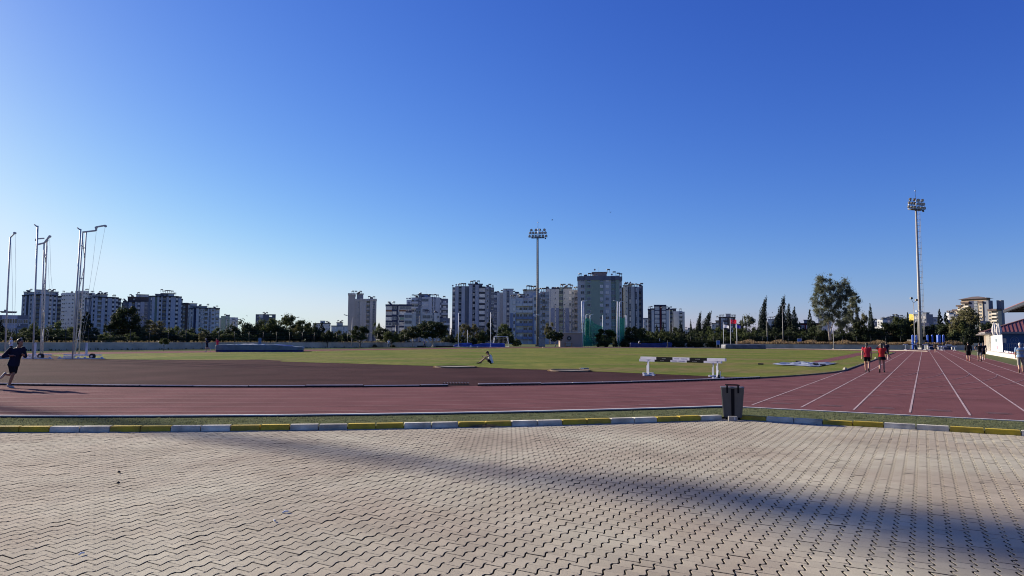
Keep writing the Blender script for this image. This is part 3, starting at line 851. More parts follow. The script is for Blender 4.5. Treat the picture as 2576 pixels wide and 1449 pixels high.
for (bx, tx_, ty, d, r_) in ((1466, 1463.7, 758, 0, .13), (1471, 1467.6, 759, 4, .11), (1473, 1474.5, 792, 9, .09), (1483.5, 1484.5, 793, 12, .09), (1516.5, 1516.5, 793, 14, .09),
                      (1552.5, 1553.5, 758, 0, .16), (1557.5, 1558.5, 760, 4, .11), (1572, 1573, 792, 9, .09), (1575.5, 1575.5, 793, 11, .08)):
    mb = MB(); p0 = rc(bx, 871, d); p0.z = 0; p1 = rc(tx_, ty, d)
    mb.tube([p0, p1], r_, 8)
    if bx < 1500: mb.tube([p1, p1 + Vector((1.0, 0, .35))], .06, 6)
    elif 1550 < bx < 1560: mb.tube([p1, p1 + Vector((1.4 if bx > 1555 else -1.1, 0, .25))], .05, 6)
    mb.build('pole', m_white, t)
def net(cols):
    mb = MB(); vs = []; fs = []; nz = 14
    for i, (x0, x1, yt, d) in enumerate(cols):
        for j in range(nz + 1):
            v = j / nz
            p = rc(x0 * (1 - v) + x1 * v, yt * (1 - v) + 870.5 * v, d); p.y += .5 * math.sin(i * 2.1 + v * 3); p.z = max(p.z, .03); vs.append(p)
    for i in range(len(cols) - 1):
        for j in range(nz):
            k = i * (nz + 1) + j; fs.append((k, k + 1, k + nz + 2, k + nz + 1))
    mb.add(vs, fs, 0, True); mb.build('net', m_net, t)
net([(1474, 1467, 798, 8), (1475, 1469, 800, 7), (1476.5, 1472, 803, 8.5), (1478, 1475, 806, 7.2), (1480, 1478, 808, 9), (1482, 1482, 803, 8), (1484, 1486, 806, 10), (1485, 1490, 812, 9)])
net([(1474, 1470, 800, 9.5), (1477, 1476, 805, 9), (1480, 1481, 810, 10), (1484, 1484, 800, 12)])
net([(1468, 1467, 838, 3), (1473, 1472, 846, 4), (1479, 1479, 852, 3.5), (1484, 1486, 857, 5), (1490, 1492, 862, 4.5)])
net([(1484.5, 1484, 800, 12.2), (1494, 1492, 812, 12.6), (1504, 1502, 818, 13), (1516, 1516, 822, 14)])
net([(1554, 1553, 792, .5), (1557, 1556, 796, 4), (1562, 1560, 802, 6), (1567, 1566, 804, 7), (1572.5, 1572, 797, 9), (1574, 1576.5, 812, 10.5)])
net([(1557, 1557, 794, 4.2), (1563, 1562, 798, 5), (1568, 1568, 800, 7), (1572.5, 1571, 796, 9.2)])
net([(1468, 1467.5, 812, 2), (1472, 1472, 806, 6), (1475, 1475, 798, 9), (1480, 1480, 803, 11), (1484.5, 1484.5, 798, 12.5)])
net([(1475, 1470, 840, 6), (1481, 1477, 846, 7), (1487, 1485, 850, 8), (1493, 1493, 856, 9), (1499, 1497, 864, 9)])
mb = MB()
mb.tube([rc(1484, 848.5, 12), rc(1516.5, 849, 14)], .06, 6); mb.tube([rc(1558, 866, 4), rc(1572, 866, 9)], .06, 6); mb.tube([rc(1556, 848, 3), rc(1558, 848, 4)], .05, 6)
mb.tube([rc(1555, 844, 1), rc(1563, 868, 5)], .05, 6)
mb.build('crossbar', m_white, t)

# ================================================================== landing mats under covers
def cushion(mb, L, Wd, H, mi=0, n=26, wr=.06, seed=1, zlo=0.0, topf=None):
    rg = random.Random(seed)
    prof = []   # across: up the front, over the top, down the back
    prof += [(-Wd / 2, zlo + (H - zlo) * k / 6) for k in range(7)]
    prof += [(-Wd / 2 + Wd * k / 8, H) for k in range(1, 8)]
    prof += [(Wd / 2, H - (H - zlo) * k / 6) for k in range(7)]
    vs = []; fs = []; m = len(prof)
    ph = [rg.uniform(0, 6) for _ in range(6)]
    for i in range(n + 1):
        x = -L / 2 + L * i / n; tf = topf(i / n) if topf else 1.0
        endr = .06 if i in (0, n) else 0
        for k, (y, z) in enumerate(prof):
            zz = z * tf if z > zlo else z
            w = wr * (math.sin(x * 2.3 + ph[0] + z * 3) * .5 + math.sin(x * 5.1 + ph[1] - z * 2) * .3 + rg.uniform(-.25, .25))
            e = endr * (1 if 4 < k < m - 4 else .3)
            vs.append((x, y * (1 - endr * .5) + (w if k < 7 or k > m - 7 else 0), max(0.01, zz - e + (w * .6 if 6 < k < m - 6 else 0) - (.04 if k in (6, m - 7) else 0))))
    for i in range(n):
        for k in range(m - 1):
            a = i * m + k; fs.append((a, a + m, a + m + 1, a + 1))
    fs.append(tuple(range(m))); fs.append(tuple(reversed(range(n * m, n * m + m))))
    return mb.add(vs, fs, mi, True)
A, B_ = G(541, 885.6), PT(761, 886, 94.5)
B_.z = 0
dirv = (B_ - A); L = dirv.length; rz = math.atan2(dirv.y, dirv.x); n_ = Vector((-dirv.y, dirv.x, 0)).normalized()
c = (A + B_) / 2 + n_ * 2.62
t = thing('landing_mat', 'long pole vault landing mat under a grey tarpaulin with a blue lower edge', 'landing mat', (c.x, c.y, .02), rz)
H = .92
tf = lambda u: 1.0 if u < .68 else (1.0 - (u - .68) * 1.0 if u < .86 else .72)
mb = MB(); cushion(mb, L, 5.2, H, 0, 60, .05, 4, .26, tf); mb.build('cover', m_tarp, t)
mb = MB(); cushion(mb, L - .1, 5.06, .30, 0, 40, .02, 5, 0.0); mb.build('base', m_navy, t)
mb = MB(); cushion(mb, L * .34, 1.8, .13, 0, 40, .09, 8, 0.0); mb.build('folded_sheet', mat('white_sheet', (0.62, 0.63, 0.64), .5, .2, 2, .5, 4), t, (-L * .12, -1.5, H - .04))
mb = MB(); cushion(mb, L * .2, 3.4, .16, 0, 20, .02, 9, 0.0, lambda u: 1 - .7 * u); mb.build('top_pad', m_blue, t, (L * .27, .3, H * .86))

def mat_at(label, x0, x1, yb, H, Wd, m, seed, tf=None, rz=0.0, base=None, D=None):
    a, b = G(x0, yb), G(x1, yb)
    if D: a, b = PT(x0, yb, D), PT(x1, yb, D)
    L = (b - a).length; c = (a + b) / 2
    t = thing('landing_mat', label, 'landing mat', (c.x, c.y + Wd / 2, .02), rz)
    mb = MB(); cushion(mb, L, Wd, H, 0, 30, .06, seed, 0.0, tf); mb.build('cover', m, t)
    if base:
        mb = MB(); mb.box((0, 0, .05), (L + .1, Wd + .1, .1)); mb.build('base', base, t)
    return t, L
t, L = mat_at('smaller bright blue covered mat, left of the pair on the far side of the infield', 1142, 1184, 873.2, .95, 4, m_blue, 11, lambda u: .45 + .55 * min(1, u * 2.5), .04, m_tarp2)
t, L = mat_at('longer bright blue covered mat, right of the pair on the far side of the infield', 1183, 1265, 873.6, .95, 4.5, m_blue, 12, lambda u: .5 + .5 * min(1, u * 2.2), -.02, m_tarp2)
t, L = mat_at('dark navy high jump mat with dished top in front of the hedge', 1596, 1680, 873.8, 1.1, 4, m_navy, 13, lambda u: .94 + .22 * (2 * (u - .45)) ** 2, 0, m_rub)
t, L = mat_at('long mat under a dull grey cover before the far wall', 1835, 1916, 878.0, 1.0, 3.5, mat('dull_tarp', (0.12, 0.125, 0.14), .6, .25, 1.2, .5, 3), 14, None, 0, m_rub)
t, L = mat_at('low grey block against the right end of the grey covered mat', 1916.5, 1926, 878.2, .85, 3.0, m_conc, 15)

def upright(label, px, y0, y1, D, r=.05, arm=None, m=None, cat='upright', name='vault_upright'):
    a, b = PT(px, y1, D), PT(px, y0, D)
    t = thing(name, label, cat, (a.x, a.y, max(0.02, 0.02)))
    mb = MB(); mb.tube([(0, 0, 0), (0, 0, b.z)], [r, r * .8], 8); mb.build('post', m or m_white, t)
    mb = MB(); mb.box((0, 0, .08), (.5, 1.0, .12)); mb.box((0, 0, .7), (.22, .22, 1.1)); mb.build('base', m or m_board, t)
    if arm:
        mb = MB(); mb.tube([(0, 0, b.z * .72), (arm, 0, b.z * .72)], .03, 6); mb.build('arm', m_gpaint, t)
    return t
upright('tall white vault upright behind the smaller bright blue mat', 1153, 787, 873, 170, .09)
upright('tall white vault upright with a side arm at the longer bright blue mat', 1234, 786, 873.8, 166, .09, -1.6)
upright('thin high jump upright behind the navy mat', 1660, 851, 872, 194, .05)
upright('thin dark upright at the right end of the navy mat', 1679.5, 856, 873, 189, .09, None, m_dark)
upright('thin pale upright rising behind the smaller bright blue mat', 1176, 830, 873, 172, .05)
# small white vault boxes before the blue mats
for (x, w, lb) in ((1184, .55, 'white wheel box between the two bright blue mats'), (1201, .3, 'small white peg in front of the longer bright blue mat')):
    g = G(x, 873.9); mb = MB(); mb.box((0, 0, .25 * w / .55), (w, .4, .5 * w / .55), taper=.5); mb.tube([(w * .3, -.3, .12), (w * .3, -.2, .12)], .12, 8, 1)
    tag(mb.build('peg_box', [m_white, m_steel], None, (g.x, g.y - .2, .02)), lb, 'box')

# soccer goal in front of the wall
a, b = PT(1239, 866, 176), PT(1281, 866, 176); w = b.x - a.x
t = thing('football_goal', 'white football goal with net in front of the boundary wall', 'goal', (a.x, 176, 0))
gh = PT(1260, 846.5, 176).z
mb = MB(); mb.tube([(0, 0, 0), (.35, 0, gh), (w - .35, 0, gh), (w, 0, 0)], .05, 8); mb.tube([(0, 2, 0), (.6, .9, gh)], .05, 6); mb.tube([(w, 2, 0), (w - .6, .9, gh)], .05, 6); mb.tube([(0, 0, .05), (0, 2, .05), (w, 2, .05), (w, 0, .05)], .05, 6); mb.build('frame', m_white, t)
mb = MB()
for i in range(13):
    x = w * i / 12; mb.tube([(x * .9 + .2, .3, gh - .05), (x, 2, .05)], .008, 4, 0, False)
for j in range(6):
    z = gh * j / 6; mb.tube([(0, 2 - z * .6, z), (w, 2 - z * .6, z)], .008, 4, 0, False)
mb.build('net', m_rope, t)

# shot put circles
def circle(label, cx, cy, rpx):
    g = G(cx, cy); r = rpx / F * g.y
    t = thing('shot_put_circle', label, 'throwing circle', (g.x, g.y, .02), 0, 'throwing circles')
    mb = MB(); mb.tube([(0, 0, 0), (0, 0, .035)], [r, r], 48); mb.build('slab', mat('circle_concrete', (0.25, 0.22, 0.19), .9, .2, 1.2), t)
    mb = MB(); n = 48
    for i in range(n):
        a0, a1 = 2 * math.pi * i / n, 2 * math.pi * (i + 1) / n
        mb.bar((r * math.cos(a0), r * math.sin(a0), .045), (r * math.cos(a1), r * math.sin(a1), .045), .05, .07)
    mb.build('rim', mat('rusty_rim', (0.16, 0.11, 0.08), .9, .3, 3), t)
    mb = MB(); rg = random.Random(int(cx))
    for i in range(170):
        a = rg.uniform(.1, 3.0) if i % 3 else rg.choice((rg.uniform(-.2, .3), rg.uniform(2.8, 3.4))); rr = r * rg.uniform(1.0, 1.12)
        c_ = Vector((rr * math.cos(a), rr * math.sin(a), 0)); h_ = rg.uniform(.03, .13); d_ = Vector((rg.uniform(-.1, .1), 0, h_))
        mb.add([c_ + Vector((-.015, 0, 0)), c_ + Vector((.015, 0, 0)), c_ + d_], [(0, 1, 2)])
    mb.build('weeds', m_dry, t)
    return t, r
circle('round concrete throwing circle rimmed with weeds, behind the gap in the inner rail', 1145, 925.2, 50)
t, r = circle('round concrete throwing circle with a white toe board piece, left of the hurdles', 1433, 934.7, 49)
g = G(1470, 932.5); mb = MB(); mb.box((0, 0, .06), (.5, .18, .1)); mb.box((-.12, -.1, .05), (.16, .1, .09), 1)
tag(mb.build('toe_board', [m_conc, m_white], None, (g.x, g.y, .05)), 'white and grey toe board piece on the edge of the right throwing circle', 'toe board')

# tarpaulin spread over the jumping pit, weighted with dark bricks
out = [(1944, 917.5), (1960, 915.5), (1985, 914.5), (2005, 911.8), (2022, 912.3), (2040, 913.0), (2060, 913.2), (2082, 913.8), (2105, 914.2), (2096, 917), (2080, 920), (2058, 923), (2040, 923.5), (2018, 921.5), (1992, 920.5), (1966, 920)]
cg = G(2025, 917)
mb = MB(); rg = random.Random(21)
pts = [G(*q, .03) - cg for q in out]; rings = 6; vs = []; fs = []; n = len(pts)
for k in range(rings):
    f = 1 - k / rings
    for p in pts:
        q = p * f; vs.append((q.x + rg.uniform(-.08, .08), q.y + rg.uniform(-.08, .08), .02 + (rg.uniform(0.0, .13) if k else rg.uniform(0, .04))))
vs.append((0, 0, .05))
for k in range(rings - 1):
    for i in range(n):
        i2 = (i + 1) % n
        fs.append((k * n + i, k * n + i2, (k + 1) * n + i2)); fs.append((k * n + i, (k + 1) * n + i2, (k + 1) * n + i))
for i in range(n): fs.append(((rings - 1) * n + i, (rings - 1) * n + (i + 1) % n, rings * n))
mb.add(vs, fs); o = mb.build('pit_cover', mat('pit_sheet', (0.30, 0.33, 0.38), .5, .5, 1.6, c2=(0.10, 0.11, 0.14)), None, (cg.x, cg.y, .03)); tag(o, 'crumpled grey white sheet spread on the grass over the jumping pit', 'tarpaulin')
mb = MB(); mb.box((0, 0, .05), (.36, .18, .10)); bm_ = mb.mesh('brick', mat('dark_brick', (0.03, 0.028, 0.03), .9, .3, 3))
for i, (x, y, lb) in enumerate(((1914, 918.5, 'dark block lying on the grass left of the crumpled sheet'), (1956, 918, 'dark block on the left end of the crumpled sheet'), (2052, 921.5, 'dark block on the front edge of the crumpled sheet'),
                       (2051, 918.5, 'dark block on the crumpled sheet behind the front edge block'), (2008, 912.5, 'dark block on the back edge of the crumpled sheet'), (1996, 915.8, 'dark block on the middle of the crumpled sheet'), (2070, 922.3, 'dark block at the right front corner of the crumpled sheet'))):
    g = G(x, y); o = place('weight_block', bm_, None, (g.x, g.y, .06 if i else .03), rg.uniform(-.5, .5)); tag(o, lb, 'block', 'blocks weighting the sheet')
# starting wedge on the infield kerb
for (x, y, lb) in ((2203, 903.5, 'pale stone wedge on the infield kerb between the two women in red'), (2126, 932.5, 'pale stone wedge on the infield kerb left of the women in red')):
    g = G(x, y); mb = MB(); mb.box((0, 0, .06), (.22, .2, .12), taper=.45); tag(mb.build('stone_wedge', mat('pale_stone', (.34, .31, .25), .9, .2, 3), None, (g.x, g.y, .07), .4), lb, 'stone')

# ================================================================== clutter at the end of the straight
de = 165
m_pad = mat('pad_vinyl', (0.02, 0.09, 0.42), .4, .15, 1.5, .2, 4)
for (x, y0, y1, w, d, lb) in ((2297, 843, 878, .46, 164.6, 'tall blue padded post round the lamp pole left of the floodlight mast'), (2306, 843.5, 862, .42, 172, 'blue padded post close behind the left side of the floodlight mast'),
                      (2334, 843, 862, .42, 172.5, 'blue padded post just right of the floodlight mast'), (2345.5, 842.5, 861, .4, 172, 'blue padded post left of the wide blue pad'),
                      (2362, 842.5, 869, .9, 170, 'wide blue pad between two blue padded posts'), (2374, 842.5, 869, .42, 170, 'blue padded post right of the wide blue pad')):
    a, b = PT(x, y1, d), PT(x, y0, d)
    mb = MB(); mb.tube([(0, 0, .02), (0, 0, .3), (0, 0, b.z - .1), (0, 0, b.z)], [w / 2, w / 2 * 1.05, w / 2 * 1.02, w / 2 * .9], 14)
    t = thing('padded_post', lb, 'padded post', (a.x, d, 0), 0, 'blue padded posts')
    mb.build('pad', m_pad, t)
    mb = MB(); mb.tube([(0, 0, 0), (0, 0, b.z + .12)], .06, 8); mb.build('pole', m_gpaint, t)
    mb = MB(); mb.tube([(0, 0, b.z * .5), (0, 0, b.z * .5 + .08)], w / 2 * 1.09, 14); mb.build('strap', m_navy, t)
a, b = PT(2309, 879, 171), PT(2335, 856.5, 171)
t = thing('equipment_booth', 'grey concrete booth with a pale roof slab at the foot of the right floodlight mast', 'booth', ((a.x + b.x) / 2, 173.5, 0))
w = b.x - a.x; mb = MB(); mb.box((0, 0, b.z / 2), (w, 2.4, b.z)); mb.build('wall', m_wall, t)
mb = MB(); mb.box((0, 0, b.z + .08), (w + .6, 3, .15)); mb.build('roof', m_conc, t)
mb = MB(); mb.box((.5, -1.22, 1.0), (.9, .05, 1.9)); mb.build('door', m_gpaint, t)
def heap(label, x0, x1, yb, yt, d, seed, m):
    a, b = PT(x0, yb, d), PT(x1, yt, d); w = b.x - a.x
    mb = MB(); rg = random.Random(seed); n = 12; mm = 8; vs = []; fs = []
    for i in range(n + 1):
        for j in range(mm + 1):
            u, v = i / n, j / mm
            e = min(1, 5 * min(v, 1 - v)) * min(1, 6 * min(u, 1 - u))
            vs.append(((u - .5) * w, (v - .5) * 2.2, (b.z * (.75 + .25 * math.sin(u * 5 + seed)) + rg.uniform(-.1, .1)) * e + .01))
    for i in range(n):
        for j in range(mm): k = i * (mm + 1) + j; fs.append((k, k + mm + 1, k + mm + 2, k + 1))
    mb.add(vs, fs, 0, True); return tag(mb.build('covered_equipment', m, None, ((a.x + b.x) / 2, d + 1, .02)), label, 'equipment')
m_dtarp = mat('black_tarp', (0.014, 0.015, 0.02), .45, .3, 2, .6, 4)
heap('equipment heap under a black sheet left of the grey booth', 2300, 2309, 879, 861, 166, 1, m_dtarp)
heap('wide equipment heap under a black sheet right of the grey booth', 2335, 2358, 879, 859, 166, 2, m_dtarp)
heap('low dark covered heap behind the far right hurdle', 2366, 2398, 880.5, 873, 164, 3, m_dtarp)
hurdle('far steeplechase hurdle before the grey booth, leftmost at the end of the straight', PT(2278, 881, 158), PT(2327, 881, 158), 1.25, .5, .4, False, 5)
hurdle('far steeplechase hurdle beside the standing person at the end of the straight', PT(2338, 882, 155), PT(2368, 882, 155), .85, .4, .4, False, 3)
hurdle('far steeplechase hurdle, rightmost of the row at the end of the straight', PT(2373, 882, 154), PT(2402, 882, 154), .85, .4, .4, False, 3)
# bench behind the hurdles
a, b = PT(2358, 870, 161), PT(2396, 870, 161); t = thing('bench', 'grey bench behind the far right hurdles', 'bench', ((a.x + b.x) / 2, 161, 0)); w = b.x - a.x
mb = MB(); mb.box((0, 0, .9), (w, .4, .08)); mb.build('seat', m_board, t)
mb = MB(); mb.box((w * .3, .3, 1.15), (w * .4, .06, .16)); mb.build('backrest', m_board, t)
for sx in (-1, 1):
    mb = MB(); mb.box((sx * w * .45, 0, .43), (.08, .35, .86)); mb.build('leg', m_gpaint, t)

# blue notice boards, cabinet, boxes
def board(label, x0, x1, y0, y1, D, m, zb, cat='board', name='notice_board'):
    a, b = PT(x0, y1, D), PT(x1, y0, D); w = b.x - a.x; h = b.z - a.z
    t = thing(name, label, cat, ((a.x + b.x) / 2, D, zb))
    mb = MB(); mb.box((0, 0, a.z - zb + h / 2), (w, .12, h)); mb.build('panel', m, t)
    mb = MB(); mb.box((0, 0, b.z - zb + .05), (w * .9, .16, .1)); mb.build('cap', m_gpaint, t)
    if a.z - zb > .2:
        for sx in (-1, 1):
            mb = MB(); mb.tube([(sx * w * .4, .1, -.1), (sx * w * .4, .1, a.z - zb + h * .6)], .05, 6); mb.build('post', m_gpaint, t)
    return t
m_sign = mat('sign_blue', (0.06, 0.15, 0.42), .5, .12, 1)
board('blue sign panel on the fence behind the covered grey mat, before the dry grass', 2007, 2017, 852, 861, 200, m_sign, .9)
board('blue box panel at the right end of the hedge', 1803, 1811, 857, 867, 183, m_sign, .0)
board('pale blue panel standing behind the grey covered landing mat', 650, 657.5, 851, 866, 128, mat('pale_sign', (0.12, 0.20, 0.34), .5, .12, 1), .0)
a, b = PT(1355, 868, 190), PT(1371, 849.5, 190)
t = thing('switch_cabinet', 'grey green switch cabinet at the foot of the central floodlight mast', 'cabinet', ((a.x + b.x) / 2, 190, 0)); w = b.x - a.x
mb = MB(); mb.box((0, 0, b.z / 2), (w, 1.2, b.z)); mb.build('body', mat('cabinet_paint', (0.13, 0.15, 0.15), .6, .15, 1), t)
mb = MB(); mb.box((-w * .24, -.63, b.z * .5), (w * .45, .04, b.z * .85)); mb.build('door', m_gpaint, t)
mb = MB(); mb.box((w * .24, -.63, b.z * .5), (w * .45, .04, b.z * .85)); mb.build('door', m_gpaint, t)
mb = MB(); mb.box((0, 0, b.z + .06), (w + .2, 1.4, .12)); mb.build('roof', m_gpaint, t)

# picnic bench of pallets under the round tree
a = PT(1430, 868, 188)
t = thing('picnic_table', 'weathered wooden picnic table under the small round tree', 'picnic table', (a.x, a.y, 0))
mb = MB(); mb.box((0, 0, .95), (2.2, .9, .08)); mb.build('tabletop', m_wood, t)
for sy in (-1, 1):
    mb = MB(); mb.box((0, sy * .8, .55), (2.2, .3, .06)); mb.build('seat', m_wood, t)
for sx in (-1, 1):
    mb = MB(); mb.bar((sx * .8, -.9, 0), (sx * .8, .3, .95), .09); mb.bar((sx * .8, .9, 0), (sx * .8, -.3, .95), .09); mb.build('leg', m_wood, t)
# ground bench / black strip near the wall
a = PT(1120, 870, 172)
for (x0, x1, y, d, lb) in ((1050, 1068, 869.5, 170, 'long black low sponge strip left of the person in blue'), (1096, 1140, 870, 172, 'long black low sponge strip right of the person in blue')):
    a, b = PT(x0, y, d), PT(x1, y, d); mb = MB(); mb.box((0, 0, .15), (b.x - a.x, 1.2, .3)); tag(mb.build('sponge_strip', m_rub, None, ((a.x + b.x) / 2, d, 0.0)), lb, 'mat')

# birds
m_bird = mat('bird_feathers', (0.01, 0.01, 0.012), .9, .2, 4)
for (x, y, d, a, lb) in ((1389, 553.5, 90, .3, 'small dark bird in flight just right of the central floodlight head'), (1535, 534, 90, 1.2, 'small dark bird high in the sky above the green tower')):
    q = PT(x, y, d); mb = MB(); mb.ell((0, 0, 0), (.20, .07, .07), 10, 8); mb.ell((.2, 0, .03), .05, 8, 6)
    mb.add([(.1, 0, .03), (-.08, 0, .03), (-.05, .32, .12), (.06, .3, .12), (.1, 0, .05), (-.08, 0, .05)], [(0, 1, 2, 3), (4, 3, 2, 5)]); mb.add([(.1, 0, .03), (-.08, 0, .03), (-.05, -.32, .12), (.06, -.3, .12), (.1, 0, .05), (-.08, 0, .05)], [(3, 2, 1, 0), (5, 2, 3, 4)])
    mb.add([(-.15, 0, 0), (-.34, .07, 0), (-.34, -.07, .01)], [(0, 1, 2)])
    mb.v = [tuple(c * .55 for c in v_) for v_ in mb.v]; tag(mb.build('bird', m_bird, None, q, a), lb, 'bird', 'birds in the sky')

# litter on the paving
m_leaf = mat('dead_leaf', (0.03, 0.02, 0.015), .9, .3, 6)
for (x, y, m, s, lb) in ((300, 1191, m_leaf, .034, 'dead leaf on the paving, the farther of two dark ones at the left'), (297, 1219, m_leaf, .034, 'dead leaf on the paving, the nearer of two dark ones at the left'),
                      (718, 1291, m_white, .03, 'twisted white paper scrap on the paving'), (691, 1313, m_white, .022, 'tiny white scrap standing in a paving joint'), (205, 1397, m_white, .025, 'white cigarette end in a paving joint at the lower left')):
    g = G(x, y); mb = MB(); rg = random.Random(x)
    if m is m_leaf:
        mb.add([(-s, -s * .6, .004), (s, -s * .3, .012), (s * 1.2, s * .5, .03), (0, s * .8, .012), (-s, s * .3, .02)], [(0, 1, 3), (1, 2, 3), (0, 3, 4)])
    else:
        mb.tube([(-s, 0, .008), (0, s * .3, .014), (s, 0, .010)], s * .28, 7)
    tag(mb.build('dead_leaf' if m is m_leaf else 'paper_scrap', m, None, (g.x, g.y, .003), rg.uniform(0, 3)), lb, 'leaf' if m is m_leaf else 'litter')
g = G(1213, 1074); mb = MB(); rg = random.Random(77)
for i in range(420):
    a = rg.uniform(0, 6.28); r0 = rg.uniform(0, .16); c_ = Vector((r0 * math.cos(a) * 1.5, r0 * math.sin(a) * .6, 0)); e = c_ + Vector((rg.uniform(-.16, .2), rg.uniform(-.07, .07), rg.uniform(.01, .075)))
    d_ = Vector((0, .004, .003)); mb.add([c_ - d_, c_ + d_, e], [(0, 1, 2)])
tag(mb.build('dry_tuft', m_dry, None, (g.x, g.y, .002)), 'clump of dry grass lying on the paving before a yellow kerb stone', 'grass clump')
# ================================================================== people
def remesh(mb, name, vox, mats, smooth=3):
    me = mb.mesh(name, mats); o = bpy.data.objects.new(name, me); col.objects.link(o)
    md = o.modifiers.new('r', 'REMESH'); md.mode = 'VOXEL'; md.voxel_size = vox; md.use_smooth_shade = True
    m2 = o.modifiers.new('s', 'SMOOTH'); m2.factor = .5; m2.iterations = smooth
    dg = bpy.context.evaluated_depsgraph_get(); me2 = bpy.data.meshes.new_from_object(o.evaluated_get(dg))
    bpy.data.objects.remove(o); bpy.data.meshes.remove(me); me2.name = name
    me2.materials.clear()
    for m in (mats if isinstance(mats, (list, tuple)) else [mats]): me2.materials.append(m)
    return me2
def cone(mb, p, q, r1, r2, n=10):
    mb.tube([p, q], [r1, r2], n); mb.ell(p, r1, n, 6); mb.ell(q, r2, n, 6)
def loft(mb, rings, n=16):
    vs = []; fs = []
    for (c, x, y, a, b) in rings:
        for k in range(n):
            t = 2 * math.pi * k / n; ct, st = math.cos(t), math.sin(t)
            e = .8
            vs.append(c + x * (a * math.copysign(abs(ct) ** e, ct)) + y * (b * math.copysign(abs(st) ** e, st)))
    for i in range(len(rings) - 1):
        for k in range(n): k2 = (k + 1) % n; fs.append((i * n + k, i * n + k2, (i + 1) * n + k2, (i + 1) * n + k))
    fs.append(tuple(reversed(range(n)))); fs.append(tuple((len(rings) - 1) * n + k for k in range(n)))
    mb.add(vs, fs)
SKIN = mat('skin', (0.38, 0.22, 0.15), .55, .08, 6)
SKIN2 = mat('skin_tanned', (0.26, 0.14, 0.09), .55, .08, 6)
def cloth(name, c): return mat('cloth_' + name, c, .85, .12, 8, .4, 25, spec=.15)
HAIR = mat('dark_hair', (0.015, 0.011, 0.009), .6, .3, 30); HGREY = mat('grey_hair', (0.45, 0.44, 0.43), .7, .2, 30); HBROWN = mat('brown_hair', (0.05, 0.028, 0.016), .6, .3, 30)
EYE = mat('eye', (0.02, 0.015, 0.012), .2, .1, 4)
V = Vector
def base_pose(**k):
    J = dict(pelvis=(0, 0, .97), chest=(0, .01, 1.27), neck=(0, .01, 1.49), head=(0, .035, 1.635), face=(0, 1, 0),
             hipL=(-.09, 0, .93), hipR=(.09, 0, .93), kneeL=(-.10, .02, .50), kneeR=(.10, .02, .50), ankL=(-.10, -.02, .085), ankR=(.10, -.02, .085),
             toeL=(-.12, .15, .04), toeR=(.12, .15, .04), shL=(-.185, 0, 1.43), shR=(.185, 0, 1.43), elL=(-.23, -.03, 1.14), elR=(.23, -.03, 1.14), wrL=(-.22, .04, .90), wrR=(.22, .04, .90))
    J.update(k); return J
